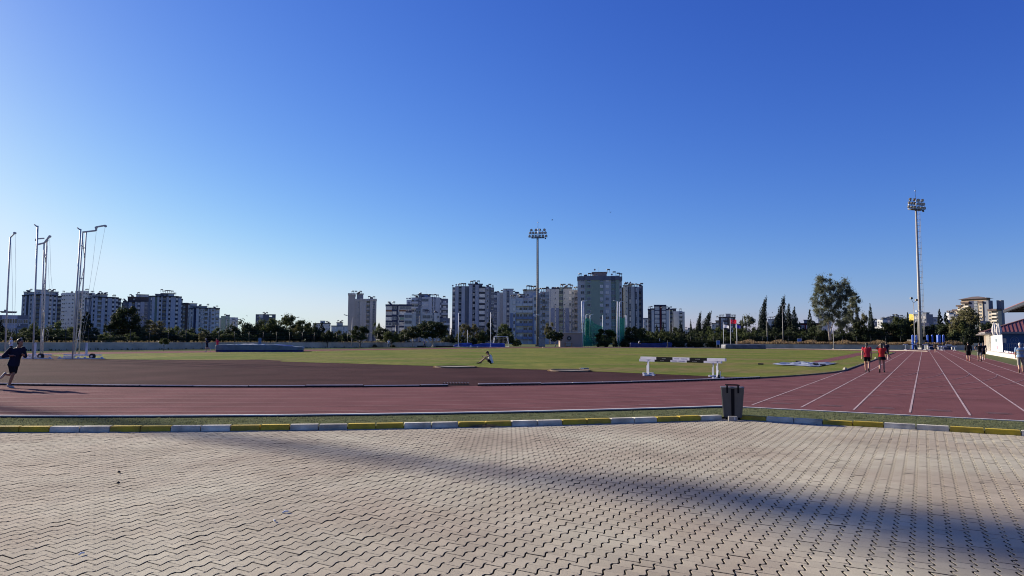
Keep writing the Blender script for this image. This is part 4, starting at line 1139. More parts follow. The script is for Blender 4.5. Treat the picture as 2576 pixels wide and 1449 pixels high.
def person(label, pos, heading, J, H, shirt, sleeve, legs, legm, hair, hairm, skin, shoe, vox=.014, shoe_h=0, cap=None, extra=None, cat='person'):
    k = H / 1.75
    J = {n: V(v) * (k if n != 'face' else 1) for n, v in J.items()}
    t = thing('person', label, cat, (pos[0], pos[1], pos[2] if len(pos) > 2 else .02), heading - math.pi / 2)
    up = (J['neck'] - J['pelvis']).normalized(); shx = (J['shR'] - J['shL']).normalized(); hx = (J['hipR'] - J['hipL']).normalized()
    def fr(x, u): y = u.cross(x).normalized(); return x, y
    cu = (J['neck'] - J['chest']).normalized(); pu = (J['chest'] - J['pelvis']).normalized()
    def torso(off, lo, hi):
        P_, C_, N_ = J['pelvis'], J['chest'], J['neck']; mx_ = (shx + hx).normalized()
        T = [(-.34, P_ - pu * .10 * k, hx, pu, .125, .095), (0, P_, hx, pu, .168, .118), (.45, P_.lerp(C_, .5), mx_, pu, .142, .102), (1, C_, shx, pu, .168, .118), (1.5, C_.lerp(N_, .5), shx, cu, .178, .108), (1.75, C_.lerp(N_, .72), shx, cu, .15, .092), (1.95, C_.lerp(N_, .93), shx, cu, .075, .065)]
        out = []
        for (tt, c, x, u, a, b) in T:
            if lo <= tt <= hi: xx, yy = fr(x, u); out.append((c, xx, yy, (a + off) * k, (b + off) * k))
        return out
    # --- body
    mb = MB(); loft(mb, torso(0, -1, 3))
    cone(mb, J['neck'] - cu * .06 * k, J['head'] - V((0, 0, .07 * k)), .058 * k, .055 * k)
    hd = J['head']; f = V(J.get('face', (0, 1, 0))).normalized(); rx = f.cross(V((0, 0, 1))).normalized(); hu = rx.cross(f)
    HM = Matrix((rx, f, hu)).transposed()
    mb.ell(hd + hu * .02 * k, (.075 * k, .093 * k, .098 * k), 14, 10, 0, HM)
    mb.ell(hd - hu * .05 * k + f * .018 * k, (.056 * k, .066 * k, .068 * k), 12, 8, 0, HM)
    mb.ell(hd + f * .098 * k - hu * .012 * k, (.013 * k, .020 * k, .022 * k), 8, 6, 0, HM)
    mb.ell(hd + f * .084 * k - hu * .058 * k, (.024 * k, .012 * k, .010 * k), 8, 6, 0, HM)
    for sx in (-1, 1): mb.ell(hd + rx * sx * .076 * k - hu * .005 * k, (.012 * k, .02 * k, .03 * k), 8, 6, 0, HM)
    for s in 'LR':
        cone(mb, J['hip' + s], J['knee' + s], .082 * k, .054 * k); cone(mb, J['knee' + s], J['knee' + s].lerp(J['ank' + s], .35), .052 * k, .056 * k); cone(mb, J['knee' + s].lerp(J['ank' + s], .35), J['ank' + s], .056 * k, .037 * k)
        cone(mb, J['ank' + s], J['toe' + s], .038 * k, .03 * k)
        cone(mb, J['sh' + s], J['el' + s], .052 * k, .041 * k); cone(mb, J['el' + s], J['wr' + s], .041 * k, .028 * k)
        fd = (J['wr' + s] - J['el' + s]).normalized(); sx = -1 if s == 'L' else 1
        side = V((0, 0, 1)).cross(fd); side = side.normalized() if side.length > .1 else V((0, 1, 0)); nrm = fd.cross(side)
        w = J['wr' + s]; curl = J.get('curl', .5)
        cone(mb, w, w + fd * .07 * k, .028 * k, .030 * k); cone(mb, w + fd * .03 * k + side * .018 * k, w + fd * .08 * k + side * .022 * k, .018 * k, .016 * k); cone(mb, w + fd * .03 * k - side * .018 * k, w + fd * .08 * k - side * .022 * k, .018 * k, .016 * k)
        if vox < .02:
            for i, L in enumerate((.075, .085, .08, .06)):
                b0 = w + fd * .085 * k + side * (.027 - .018 * i) * k; m1 = b0 + (fd * (1 - curl * .3) - nrm * curl * sx * .6) * L * .55 * k; m2 = m1 + (fd * (1 - curl * 1.3) - nrm * curl * sx) * L * .5 * k
                cone(mb, b0, m1, .0095 * k, .009 * k, 7); cone(mb, m1, m2, .009 * k, .0075 * k, 7)
            cone(mb, w + fd * .025 * k + side * .026 * k, w + fd * .075 * k + side * .055 * k - nrm * sx * .02 * k, .012 * k, .009 * k, 7)
    place('body', remesh(mb, 'body', vox, skin), t)
    if vox < .012:
        mb = MB()
        for sx in (-1, 1): mb.ell(hd + f * .0865 * k + rx * sx * .031 * k + hu * .014 * k, (.012 * k, .007 * k, .007 * k), 8, 6, 0, HM)
        for sx in (-1, 1): mb.ell(hd + f * .092 * k + rx * sx * .031 * k + hu * .036 * k, (.02 * k, .006 * k, .005 * k), 8, 6, 0, HM)
        mb.build('eyes', EYE, t)
    # --- shirt
    if shirt:
        mb = MB(); rs = torso(.024, -.1, 3); c, x, y, a, b = rs[0]; rs[0] = (c - pu * .07 * k, x, y, a + .006, b + .008); loft(mb, rs)
        if sleeve > 0:
            for s in 'LR':
                a, b, c = J['sh' + s], J['el' + s], J['wr' + s]; mb.ell(a, .076 * k, 10, 8)
                if sleeve <= 1: mb.tube([a, a.lerp(b, sleeve)], [.076 * k, .064 * k], 10)
                else: cone(mb, a, b, .074 * k, .062 * k); mb.tube([b, b.lerp(c, sleeve - 1)], [.06 * k, .044 * k], 10)
        place('shirt', remesh(mb, 'shirt', max(.012, vox), shirt), t)
    # --- legs
    if legs:
        mb = MB()
        if legs == 'skirt':
            rs = [(J['pelvis'] - V((0, 0, .20 * k)), *fr(hx, up), .235 * k, .185 * k), (J['pelvis'] - V((0, 0, .04 * k)), *fr(hx, up), .20 * k, .15 * k), (J['pelvis'] + V((0, 0, .07 * k)), *fr(hx, up), .168 * k, .126 * k)]
            loft(mb, rs)
        else:
            rs = torso(.018, -.4, .5); loft(mb, rs)
            for s in 'LR':
                a, b, c = J['hip' + s], J['knee' + s], J['ank' + s]
                if legs <= 1: mb.ell(a, .10 * k, 10, 8); mb.tube([a, a.lerp(b, legs)], [.102 * k, .098 * k], 12)
                else: cone(mb, a, b, .098 * k, .075 * k); cone(mb, b, b.lerp(c, (legs - 1)), .075 * k, .062 * k)
        place('skirt' if legs == 'skirt' else ('shorts' if legs <= 1 else 'trousers'), remesh(mb, 'legwear', max(.012, vox), legm), t)
    # --- shoes
    for s in 'LR':
        mb = MB(); a, b = J['ank' + s], J['toe' + s]; d = (b - a); 
        fwd = V((d.x, d.y, d.z)); fwd = fwd.normalized()
        low = V((0, 0, -.04 * k)) if abs(fwd.z) < .6 else V((0, 0, 0))
        cone(mb, a - fwd * .035 * k + low * .6, a.lerp(b, .55) + low * .6, .045 * k, .045 * k); cone(mb, a.lerp(b, .55) + low * .4, b + fwd * .03 * k, .044 * k, .036 * k); cone(mb, a, a + low * .2, .047 * k, .047 * k)
        place('shoe', remesh(mb, 'shoe', max(.012, vox), shoe), t)
    # --- hair / cap
    mb = MB()
    if cap:
        mb.ell(hd + hu * .038 * k - f * .004 * k, (.086 * k, .104 * k, .088 * k), 14, 10, 0, HM, -.25); mb.ell(hd + f * .125 * k + hu * .03 * k, (.062 * k, .062 * k, .009 * k), 12, 6, 0, HM)
        mb.build('cap', cap, t)
        mb = MB()
    if hair in ('short', 'long', 'pony', 'crop'):
        mb.ell(hd + hu * .034 * k - f * .016 * k, (.083 * k, .097 * k, .096 * k), 14, 10, 0, HM)
        mb.ell(hd - f * .035 * k - hu * .02 * k, (.078 * k, .068 * k, .08 * k), 12, 8, 0, HM)
        if hair == 'long':
            cone(mb, hd - f * .06 * k, hd - f * .085 * k - V((0, 0, .24 * k)), .07 * k, .045 * k); cone(mb, hd - f * .05 * k + rx * .04 * k, hd - f * .075 * k + rx * .06 * k - V((0, 0, .20 * k)), .05 * k, .03 * k); cone(mb, hd - f * .05 * k - rx * .04 * k, hd - f * .07 * k - rx * .06 * k - V((0, 0, .19 * k)), .05 * k, .03 * k)
        if hair == 'pony':
            cone(mb, hd - f * .10 * k + hu * .03 * k, hd - f * .13 * k - V((0, 0, .08 * k)), .03 * k, .034 * k); cone(mb, hd - f * .13 * k - V((0, 0, .08 * k)), hd - f * .115 * k - V((0, 0, .24 * k)), .034 * k, .016 * k)
        place('hair', remesh(mb, 'hair', max(.009, vox * .8), hairm, 2), t)
    if extra: extra(t, J, k)
    return t

def walk(ph=1, swing=1.0, arm=1.0):
    s = swing; J = base_pose()
    F_, B_ = ('L', 'R') if ph > 0 else ('R', 'L')
    sx = {'L': -1, 'R': 1}
    J['knee' + F_] = (sx[F_] * .10, .17 * s, .52); J['ank' + F_] = (sx[F_] * .10, .24 * s, .10); J['toe' + F_] = (sx[F_] * .11, .40 * s, .085)
    J['knee' + B_] = (sx[B_] * .10, -.03 * s, .49); J['ank' + B_] = (sx[B_] * .10, -.30 * s, .19); J['toe' + B_] = (sx[B_] * .11, -.20 * s, .045)
    J['el' + F_] = (sx[F_] * .24, -.14 * arm, 1.17); J['wr' + F_] = (sx[F_] * .25, -.20 * arm, .92)
    J['el' + B_] = (sx[B_] * .24, .05 * arm, 1.15); J['wr' + B_] = (sx[B_] * .22, .20 * arm, .95)
    return J
def head_to(px, py, px2, py2):
    a, b = G(px, py), G(px2, py2); return math.atan2(b.y - a.y, b.x - a.x)
c_navy = cloth('navy', (0.010, 0.012, 0.028)); c_black = cloth('black', (0.008, 0.008, 0.010)); c_red = cloth('red', (0.42, 0.03, 0.045)); c_red2 = cloth('bright_red', (0.50, 0.035, 0.03))
c_white = cloth('white', (0.62, 0.62, 0.66)); c_blue = cloth('blue', (0.02, 0.05, 0.20)); c_grey = cloth('grey', (0.16, 0.16, 0.15)); c_olive = cloth('olive', (0.06, 0.065, 0.05)); c_khaki = cloth('khaki', (0.26, 0.24, 0.20))
s_grey = mat('shoe_grey', (0.30, 0.32, 0.32), .6, .2, 10); s_black = mat('shoe_black', (0.012, 0.012, 0.013), .5, .2, 10); s_white = mat('shoe_white', (0.6, 0.58, 0.55), .6, .1, 10); s_red = mat('shoe_red', (0.35, .10, .09), .6, .1, 10)
s_sand = mat('shoe_brown', (0.12, 0.07, 0.05), .6, .1, 10)

run1 = base_pose(pelvis=(0, .055, .84), chest=(.0, .135, 1.17), neck=(0, .20, 1.41), head=(0, .265, 1.575), face=(-.12, 1, -.02),
    hipL=(-.09, .05, .80), hipR=(.09, .05, .80), kneeR=(.09, .14, .49), ankR=(.08, 0, .10), toeR=(.08, .15, .05), kneeL=(-.09, -.02, .46), ankL=(-.09, -.36, .47), toeL=(-.09, -.47, .36),
    shL=(-.13, .28, 1.36), shR=(.15, .05, 1.33), elR=(.24, -.13, 1.09), wrR=(.20, .13, 1.12), elL=(-.20, .31, 1.09), wrL=(-.05, .38, 1.13), curl=None)
run1.pop('curl')
p = G(27, 976.5)
rn = person('runner in a dark navy top and black shorts on the near bend', p, R(-8), run1, 1.72, c_navy, 1.85, .86, c_black, 'crop', HAIR, SKIN2, s_grey, vox=.0085)
# a second runner just behind, outside the picture; only the shadow shows on the track
p2 = Vector((G(137, 995).x - 4.25, G(137, 995).y + 2.75, 0))
person('second runner in dark kit just outside the left edge, whose shadow falls on the track', p2, R(-8), run1, 1.68, c_black, .6, .86, c_navy, 'crop', HAIR, SKIN, s_white, vox=.02)

# seated man on the infield
sit = base_pose(pelvis=(0, 0, .13), chest=(0, .07, .43), neck=(0, .17, .63), head=(0, .27, .755), face=(0, 1, -.55), hipL=(-.10, .02, .10), hipR=(.10, .02, .10),
    kneeL=(-.15, .42, .42), kneeR=(.15, .44, .40), ankL=(-.13, .82, .09), ankR=(.13, .74, .09), toeL=(-.15, .98, .06), toeR=(.15, .90, .06),
    shL=(-.185, .13, .575), shR=(.185, .13, .575), elL=(-.20, .40, .46), elR=(.20, .38, .44), wrL=(-.07, .58, .50), wrR=(.07, .58, .50))
def phone(t, J, k):
    mb = MB(); mb.box((0, .66 * k, .545 * k), (.075, .012, .15)); o = mb.build('phone', s_black, None); o.parent = t
    o.parent = None; o.matrix_world = Matrix.Translation(t.location) @ Matrix.Rotation(t.rotation_euler.z, 4, 'Z') @ Matrix.Translation((0, 0, 0)); tag(o, 'dark phone held up by the seated man on the infield', 'phone')
g = G(1236, 916.3)
person('man in a white sleeveless shirt and dark cap sitting on the infield grass', (g.x, g.y, .03), math.pi + .02, sit, 1.78, c_white, 0, .55, c_black, 'short', HAIR, SKIN, s_black, vox=.012, cap=c_black, extra=phone)

# two women in red walking away on the home straight
a = HEAD_A + .0
g = G(2182, 937)
w1_ = walk(1, .75, .5); w1_['elR'] = (.24, -.02, 1.15); w1_['wrR'] = (.23, .03, .90)
person('woman in a crimson shirt with a dark ponytail, left of the two women', g, HEAD_A - .05, w1_, 1.66, c_red, .55, .62, c_black, 'pony', HAIR, SKIN, s_black, vox=.012)
g = G(2219, 938)
w2_ = walk(-1, .65, .7); w2_['elL'] = (-.30, .08, 1.42); w2_['wrL'] = (-.14, .10, 1.60); w2_['elR'] = (.30, -.06, 1.17); w2_['wrR'] = (.42, -.02, .97)
person('woman in a bright red shirt and black skirt touching her hair', g, HEAD_A - .05, w2_, 1.64, c_red2, .5, 'skirt', c_black, 'long', HBROWN, SKIN, s_black, vox=.012)
g = G(2231, 906)
person('person in dark clothes walking ahead of the woman in bright red, mostly hidden', g, HEAD_A, walk(1, .7, .6), 1.72, c_navy, .6, .8, c_black, 'short', HAIR, SKIN, s_white, vox=.018)
# three men walking away by the white panels
g = G(2437, 909.5)
m1_ = walk(-1, .6, .5)
person('man in black top and shorts, leftmost of the three men near the white panels', g, HEAD_A, m1_, 1.76, c_black, 1.9, .85, c_black, 'short', HAIR, SKIN, s_red, vox=.015)
g = G(2465, 909.5); m2_ = walk(1, .6, .4); m2_['elL'] = (-.36, -.02, 1.30); m2_['wrL'] = (-.30, .05, 1.08)
person('man in dark shirt and grey shorts in the middle of the three walking away', g, HEAD_A, m2_, 1.70, c_black, .6, .85, c_grey, 'short', HAIR, SKIN, s_black, vox=.015)
g = G(2475, 905.5)
person('man in dark kit with bare lower legs, rightmost of the three men walking away', g, HEAD_A, walk(-1, .6, .4), 1.70, c_navy, .6, .8, c_black, 'short', HBROWN, SKIN, s_white, vox=.015)
# older man at the right edge
def stripes(t, J, k):
    mb = MB()
    for z in (1.10, 1.30):
        n = 20; a_, b_ = (.172 if z < 1.2 else .198) * k, (.131 if z < 1.2 else .145) * k; pts = []
        for i in range(n + 1):
            th = 2 * math.pi * i / n; pts.append((a_ * math.copysign(abs(math.cos(th)) ** .8, math.cos(th)), b_ * math.copysign(abs(math.sin(th)) ** .8, math.sin(th)) + .005))
        for (q1, q2) in zip(pts, pts[1:]): mb.add([(q1[0], q1[1], z * k - .035), (q2[0], q2[1], z * k - .035), (q2[0], q2[1], z * k + .035), (q1[0], q1[1], z * k + .035)], [(0, 1, 2, 3)])
    mb.build('shirt_stripe', c_khaki, t)
g = G(2569, 938.5)
person('white haired man in a striped light blue polo and grey knee shorts', g, HEAD_A, walk(-1, .8, .5), 1.70, mat('cloth_sky_blue', (0.17, 0.26, 0.38), .85, .1, 8, .4, 25), .75, 1.1, c_khaki, 'short', HGREY, SKIN, s_sand, vox=.013, extra=stripes)
# far standing person
g = G(2353.5, 886)
person('person in black top and shorts standing before the far hurdles', g, HEAD_A + 2.6, base_pose(), 1.74, c_black, .6, .85, c_black, 'short', HAIR, SKIN, s_white, vox=.018)
# two men at the left
g = G(27, 894)
person('man in a white shirt and dark trousers standing by the leftmost cage pole', g, R(-160), base_pose(elL=(-.26, .05, 1.15), wrL=(-.05, .20, 1.1), elR=(.26, .05, 1.15), wrR=(.05, .2, 1.1)), 1.74, c_white, .7, 1.95, c_black, 'short', HGREY, SKIN, s_black, vox=.016)
g = G(51.5, 894)
person('man in a dark olive shirt with pale cap standing behind the runner', g, R(-120), base_pose(kneeR=(.12, .10, .52), ankR=(.14, .2, .09), toeR=(.15, .36, .04)), 1.72, c_olive, .7, 1.95, c_black, 'short', HGREY, SKIN, s_black, vox=.016, cap=c_khaki)
# joggers
jog = base_pose(pelvis=(0, .03, .92), chest=(0, .08, 1.23), neck=(0, .12, 1.46), head=(0, .16, 1.60), kneeR=(.09, .20, .55), ankR=(.09, .12, .12), toeR=(.09, .28, .09), kneeL=(-.09, -.10, .5), ankL=(-.09, -.42, .38), toeL=(-.09, -.46, .22),
    elR=(.26, -.16, 1.2), wrR=(.22, .08, 1.2), elL=(-.26, .10, 1.16), wrL=(-.14, .28, 1.25), shL=(-.18, .12, 1.4), shR=(.18, .04, 1.4))
jog2 = dict(jog); jog2['ankL'] = (-.09, -.22, .14); jog2['toeL'] = (-.09, -.12, .05); jog2['kneeL'] = (-.09, -.04, .5)
g = G(521, 885.5); person('jogger in a dark navy shirt and shorts running left beside the long covered mat', g, R(190), jog, 1.76, c_navy, .8, .75, c_navy, 'short', HAIR, SKIN, s_white, vox=.016, cap=c_white)
g = G(541, 884.0); person('jogger in a red shirt and dark trousers running left beside the long covered mat', (g.x, g.y + .8, .02), R(190), jog2, 1.78, cloth('crimson', (0.45, 0.02, 0.06)), .8, 1.9, c_black, 'short', HAIR, SKIN, s_black, vox=.016)
g = G(977, 875); person('person in a white shirt and dark trousers standing on the far straight', g, R(-100), base_pose(ankR=(.06, .05, .085), elR=(.25, .02, 1.15)), 1.74, c_white, .6, 1.95, c_grey, 'short', HAIR, SKIN, s_black, vox=.02)
g = G(1068.5, 875); person('person in a blue shirt and dark trousers walking on the far straight', g, R(175), walk(1, 1.0, .8), 1.74, c_blue, .7, 1.95, c_black, 'short', HAIR, SKIN, s_black, vox=.02)
q = PT(1607.5, 864.5, 190)
person('person in a white top sitting on the edge of the navy mat', (q.x, 190.3, q.z - .05), R(-60), base_pose(**sit), 1.75, c_white, .7, 1.9, c_black, 'short', HAIR, SKIN, s_black, vox=.022)

# ================================================================== stadium building at the right
def poly3(mb, pts, mi=0): mb.add(pts, [tuple(range(len(pts)))], mi)
m_cream = mat('cream_render', (0.52, 0.47, 0.40), .85, .1, 1); m_orange = mat('orange_render', (0.42, 0.24, 0.14), .85, .12, 1); m_roof = mat('maroon_metal', (0.20, 0.075, 0.07), .45, .12, 1.5)
m_eave = mat('eave_grey', (0.22, 0.20, 0.19), .8, .12, 2); m_bwall = mat('blue_wall', (0.035, 0.085, 0.19), .8, .12, 1); m_glass = mat('dark_glass', (0.02, 0.025, 0.03), .12, .1, 1, spec=.7)
sA, sB, pA, pB = 139.0, 151.5, -9.6, -19.5; ez = 3.45; rz_ = 5.6; ov = 1.0
t = thing('changing_building', 'low cream building with a maroon hipped metal roof beside the home straight', 'building', W(sA, pA))
t.rotation_euler = (0, 0, 0); O = W(sA, pA)
def Wb(s, p, z): v = W(s, p, z); return Vector((v.x - O.x, v.y - O.y, z))
mb = MB(); poly = [Wb(sA, pA, 0), Wb(sB, pA, 0), Wb(sB, pB, 0), Wb(sA, pB, 0)]; mb.prism([(v.x, v.y) for v in poly], 0, 3.25)
mb.build('wall', m_cream, t)
def facebox(mb, s0, s1, p0, p1, z0, z1, mi=0):
    v = [Wb(s0, p0, 0), Wb(s1, p0, 0), Wb(s1, p1, 0), Wb(s0, p1, 0)]; mb.prism([(q.x, q.y) for q in v], z0, z1, mi)
for i in range(6):
    s0 = sA + .8 + i * 2.05
    mb = MB(); facebox(mb, s0, s0 + .55, pA + .002, pA + .35, 0, 3.2); mb.build('pilaster', m_cream, t)
    mb = MB(); facebox(mb, s0 + .62, s0 + 1.95, pA + .01, pA + .06, .9, 2.75); mb.build('panel', m_orange, t)
    mb = MB(); facebox(mb, s0 + .9, s0 + 1.6, pA + .065, pA + .09, .95, 1.75); mb.build('window', m_glass, t)
mb = MB(); facebox(mb, sA - .06, sA - .005, pA - 1.2, pB, .35, 3.2); mb.build('blue_panel', m_bwall, t)
mb = MB(); facebox(mb, sA - .35, sA - .07, pA - .9, pA - .5, 0, 3.25); facebox(mb, sA - .35, sA - .07, pA - 7, pA - 6.6, 0, 3.25); mb.build('column', m_eave, t)
mb = MB(); facebox(mb, sA - .08, sA - .061, pA - 1.9, pA - 1.35, 1.7, 2.4); mb.build('notice', m_cream, t)
# round emblem, a ring and a pale mark
mb = MB(); ec = (sA - .075, pA - 3.0, 2.1)
for i in range(28):
    a0, a1 = 2 * math.pi * i / 28, 2 * math.pi * (i + 1) / 28
    for r0, r1 in ((.5, .56), (.30, .33)):
        mb.add([Wb(ec[0], ec[1] + r0 * math.cos(a0), ec[2] + r0 * math.sin(a0)), Wb(ec[0], ec[1] + r1 * math.cos(a0), ec[2] + r1 * math.sin(a0)), Wb(ec[0], ec[1] + r1 * math.cos(a1), ec[2] + r1 * math.sin(a1)), Wb(ec[0], ec[1] + r0 * math.cos(a1), ec[2] + r0 * math.sin(a1))], [(0, 1, 2, 3)])
for sg in (-1, 1):
    mb.add([Wb(ec[0], ec[1] + sg * .04, ec[2] + .12), Wb(ec[0], ec[1] + sg * .22, ec[2] + .1), Wb(ec[0], ec[1] + sg * .12, ec[2] - .12)], [(0, 1, 2)])
mb.build('emblem', mat('emblem_pale', (0.16, 0.20, 0.26), .8, .1, 2), t)
mb = MB()
facebox(mb, sA - .12, sA - .062, pA - 4.2, pA - 4.28, .35, 2.2); facebox(mb, sA - .12, sA - .062, pA - 6.2, pA - 6.28, .35, 2.2); facebox(mb, sA - .12, sA - .062, pA - 4.2, pA - 6.28, 2.2, 2.28); mb.build('door_frame', m_eave, t)
# roof: hipped, with standing seams
e0, e1, q0, q1 = sA - ov, sB + ov, pA + ov, pB - ov
pm = (q0 + q1) / 2; r0_, r1_ = e0 + 4.6, e1 - 4.6
mb = MB()
EA, EB, EC, ED = Wb(e0, q0, ez), Wb(e1, q0, ez), Wb(e1, q1, ez), Wb(e0, q1, ez); RA, RB = Wb(r0_, pm, rz_), Wb(r1_, pm, rz_)
poly3(mb, [EA, EB, RB, RA]); poly3(mb, [EB, EC, RB]); poly3(mb, [EC, ED, RA, RB]); poly3(mb, [ED, EA, RA]); 
dn = Vector((0, 0, -.30)); poly3(mb, [ED + dn, EC + dn, EB + dn, EA + dn], 1)
for a_, b_ in ((EA, EB), (EB, EC), (EC, ED), (ED, EA)): poly3(mb, [a_ + dn, b_ + dn, b_, a_], 1)
rf = mb.build('roof', [m_roof, m_eave], t)
mb = MB(); ns = 22
for i in range(1, ns):
    a_ = ED.lerp(EA, i / ns)
    u = i / ns; k_ = min(u, 1 - u) * 2
    top = (EA if u > .5 else ED).lerp(RA, 1); tt = ED.lerp(RA, u * 2) if u < .5 else EA.lerp(RA, (1 - u) * 2)
    mb.bar(a_ + Vector((0, 0, .02)), tt + Vector((0, 0, .02)), .09, .09)
for i in range(1, 16):
    a_ = EA.lerp(EB, i / 16); ss = e0 + (e1 - e0) * i / 16
    lim = 1.0
    if ss < r0_: lim = (ss - e0) / (r0_ - e0)
    if ss > r1_: lim = (e1 - ss) / (e1 - r1_)
    b_ = a_ + (Wb(ss, pm, rz_) - a_) * lim; mb.bar(a_ + Vector((0, 0, .02)), b_ + Vector((0, 0, .02)), .08, .08)
for a_, b_ in ((EA, RA), (EB, RB), (ED, RA), (RA, RB)): mb.bar(a_ + Vector((0, 0, .03)), b_ + Vector((0, 0, .03)), .18, .12)
mb.build('seam', mat('seam_maroon', (0.10, 0.04, 0.04), .5, .1, 2), rf)
for i in range(7):
    mb = MB(); ss = sA - .4 + i * 2.05; mb.bar(Wb(ss, pA - .1, 3.05), Wb(ss, pA + ov + .5, 3.1), .2, .22); mb.build('rafter', m_cream, t)
# ledge
mb = MB(); v = [W(84, -8.5), W(152, -8.2), W(152, -9.45), W(84, -9.45)]; mb.prism([(q.x, q.y) for q in v], -.05, .42); 
tag(mb.build('low_wall', m_cream), 'long low cream ledge between the track side turf and the building', 'wall')
mb = MB(); v = [W(84, -9.46), W(138.9, -9.46), W(138.9, -26), W(84, -26)]; mb.prism([(q.x, q.y) for q in v], -.05, .33); struct(mb.build('terrace', m_conc))
# white advertising panels
def adpanel(label, x0, yb0, yt0, x1, yb1, yt1, marks):
    a, b = G(x0, yb0), G(x1, yb1)
    za = PT(x0, yt0, a.y).z; zb_ = PT(x1, yt1, b.y).z; h = (za + zb_) / 2; L = (b - a).length; rz = math.atan2(b.y - a.y, b.x - a.x)
    t = thing('advert_panel', label, 'panel', (a.x, a.y, 0), rz, 'white panels by the building')
    mb = MB(); mb.box((L / 2, 0, h / 2 + .1), (L, .06, h - .25)); mb.build('board', m_white, t)
    for x in (.06, L - .06):
        mb = MB(); mb.box((x, .07, h / 2), (.08, .07, h)); mb.build('post', m_dark, t)
    for (u0, u1, v0, v1, m) in marks:
        mb = MB(); mb.box((L * (u0 + u1) / 2, -.034, h * (v0 + v1) / 2), (L * (u1 - u0), .006, h * (v1 - v0))); mb.build('print', m, t)
    return t
mkc = mat('print_teal', (0.25, 0.38, 0.40), .7, .1, 3); mkg = mat('print_grey', (0.42, 0.44, 0.45), .7, .1, 3); mkr = mat('print_pink', (0.62, 0.22, 0.28), .7, .1, 3); mkd = mat('print_slate', (0.14, 0.18, 0.2), .7, .1, 3)
adpanel('narrow white panel with faint grey print beside the building corner', 2485.5, 887, 845.5, 2498, 888.8, 844.2, [(.08, .35, .62, .70, mkg), (.08, .4, .40, .52, mkg), (.45, .62, .38, .54, mkc), (.68, .86, .60, .68, mkg), (.08, .62, .33, .36, mkc)])
adpanel('wide white panel with blue and pink framed pictures, right of the narrow panel', 2499, 889, 844, 2523.5, 892.5, 841.5, [(.30, .50, .64, .82, mkd), (.32, .48, .66, .80, mat('print_sky', (.45, .62, .70), .7, .1, 3)), (.34, .56, .45, .60, mkd), (.36, .54, .47, .58, m_white), (.36, .62, .26, .42, mkr), (.39, .59, .29, .38, m_fwh), (.70, .84, .60, .64, mkg), (.70, .84, .48, .52, mkg), (.70, .82, .36, .39, mkg)])
# folded parasols
def parasol(label, px, yt, yb, D):
    q = PT(px, yt, D); zb_ = PT(px, yb, D).z
    t = thing('folded_parasol', label, 'parasol', (q.x, D, .33), 0, 'folded parasols'); h = q.z - .33; zb_ -= .33
    mb = MB(); mb.tube([(0, 0, 0), (0, 0, h)], .04, 8); mb.box((0, 0, .05), (.8, .8, .1)); mb.build('pole', m_gpaint, t)
    mb = MB(); vs = []; n = 16; H_ = h - zb_
    prof = ((0, .30), (.06, .24), (.3, .42), (.6, .36), (.85, .2), (1, .03))
    for (u, r) in prof:
        for k in range(n):
            a = 2 * math.pi * k / n; rr = r * (1 if k % 2 else .62); vs.append((rr * math.cos(a), rr * math.sin(a), zb_ + H_ * u))
    fs = [(i * n + k, i * n + (k + 1) % n, (i + 1) * n + (k + 1) % n, (i + 1) * n + k) for i in range(len(prof) - 1) for k in range(n)]
    mb.add(vs, fs); mb.build('canopy', mat('parasol_canvas', (0.60, 0.57, 0.53), .85, .12, 2), t)
parasol('folded cream parasol, taller one on the left above the white panels', 2500.5, 810, 845, 112)
parasol('folded cream parasol, shorter one on the right above the white panels', 2511.5, 813, 844, 108)
# railing and banner
a, b = PT(2529, 884, 104), PT(2575, 884, 100)
t = thing('railing', 'grey metal railing with a grid of bars in front of the blue wall', 'railing', (a.x, a.y, .33)); w = b.x - a.x; hz = PT(2529, 864.5, 104).z - .33
mb = MB()
for z in (.15, hz * .55, hz): mb.bar((0, 0, z), (w * 2, -8, z), .06)
for i in range(17):
    u = i / 16; mb.bar((w * 2 * u, -8 * u, 0), (w * 2 * u, -8 * u, hz), .05)
mb.build('bars', m_gpaint, t)
a, b = G(2527, 894), G(2552, 901.5)
d_ = (b - a); L = d_.length; rzb = math.atan2(d_.y, d_.x)
t = thing('banner_barrier', 'low barrier with white arrows and a maroon banner along the cream ledge', 'barrier', (a.x, a.y, .0), rzb)
hz = PT(2527, 882.5, a.y).z
mb = MB(); mb.box((L * .26, 0, hz * .62), (L * .52, .04, hz * .7)); mb.build('arrow_panel', m_dark, t)
mb = MB(); mb.box((L * .80, 0, hz * .62), (L * .56, .04, hz * .7)); mb.build('banner', mat('banner_maroon', (0.10, 0.015, 0.03), .7, .15, 2), t)
mb = MB()
for k in range(3):
    x = L * (.08 + .14 * k); 
    for sg in (-1, 1): mb.bar((x, -.03, hz * (.62 + sg * .27)), (x + L * .12, -.03, hz * .62), .07, .02, 0, (0, 1, 0))
for k in range(5): mb.box((L * (.56 + .1 * k), -.03, hz * .55), (.07, .015, hz * .5))
for k in range(6): mb.box((L * (.1 + .16 * k), -.02, hz * .98), (L * .09, .05, .14))
mb.build('print', m_board, t)
mb = MB()
for k in range(4): mb.box((L * k / 3, .05, hz * .5), (.06, .06, hz)); mb.box((L * k / 3, .05, .04), (.08, .6, .06))
mb.build('post', m_dark, t)
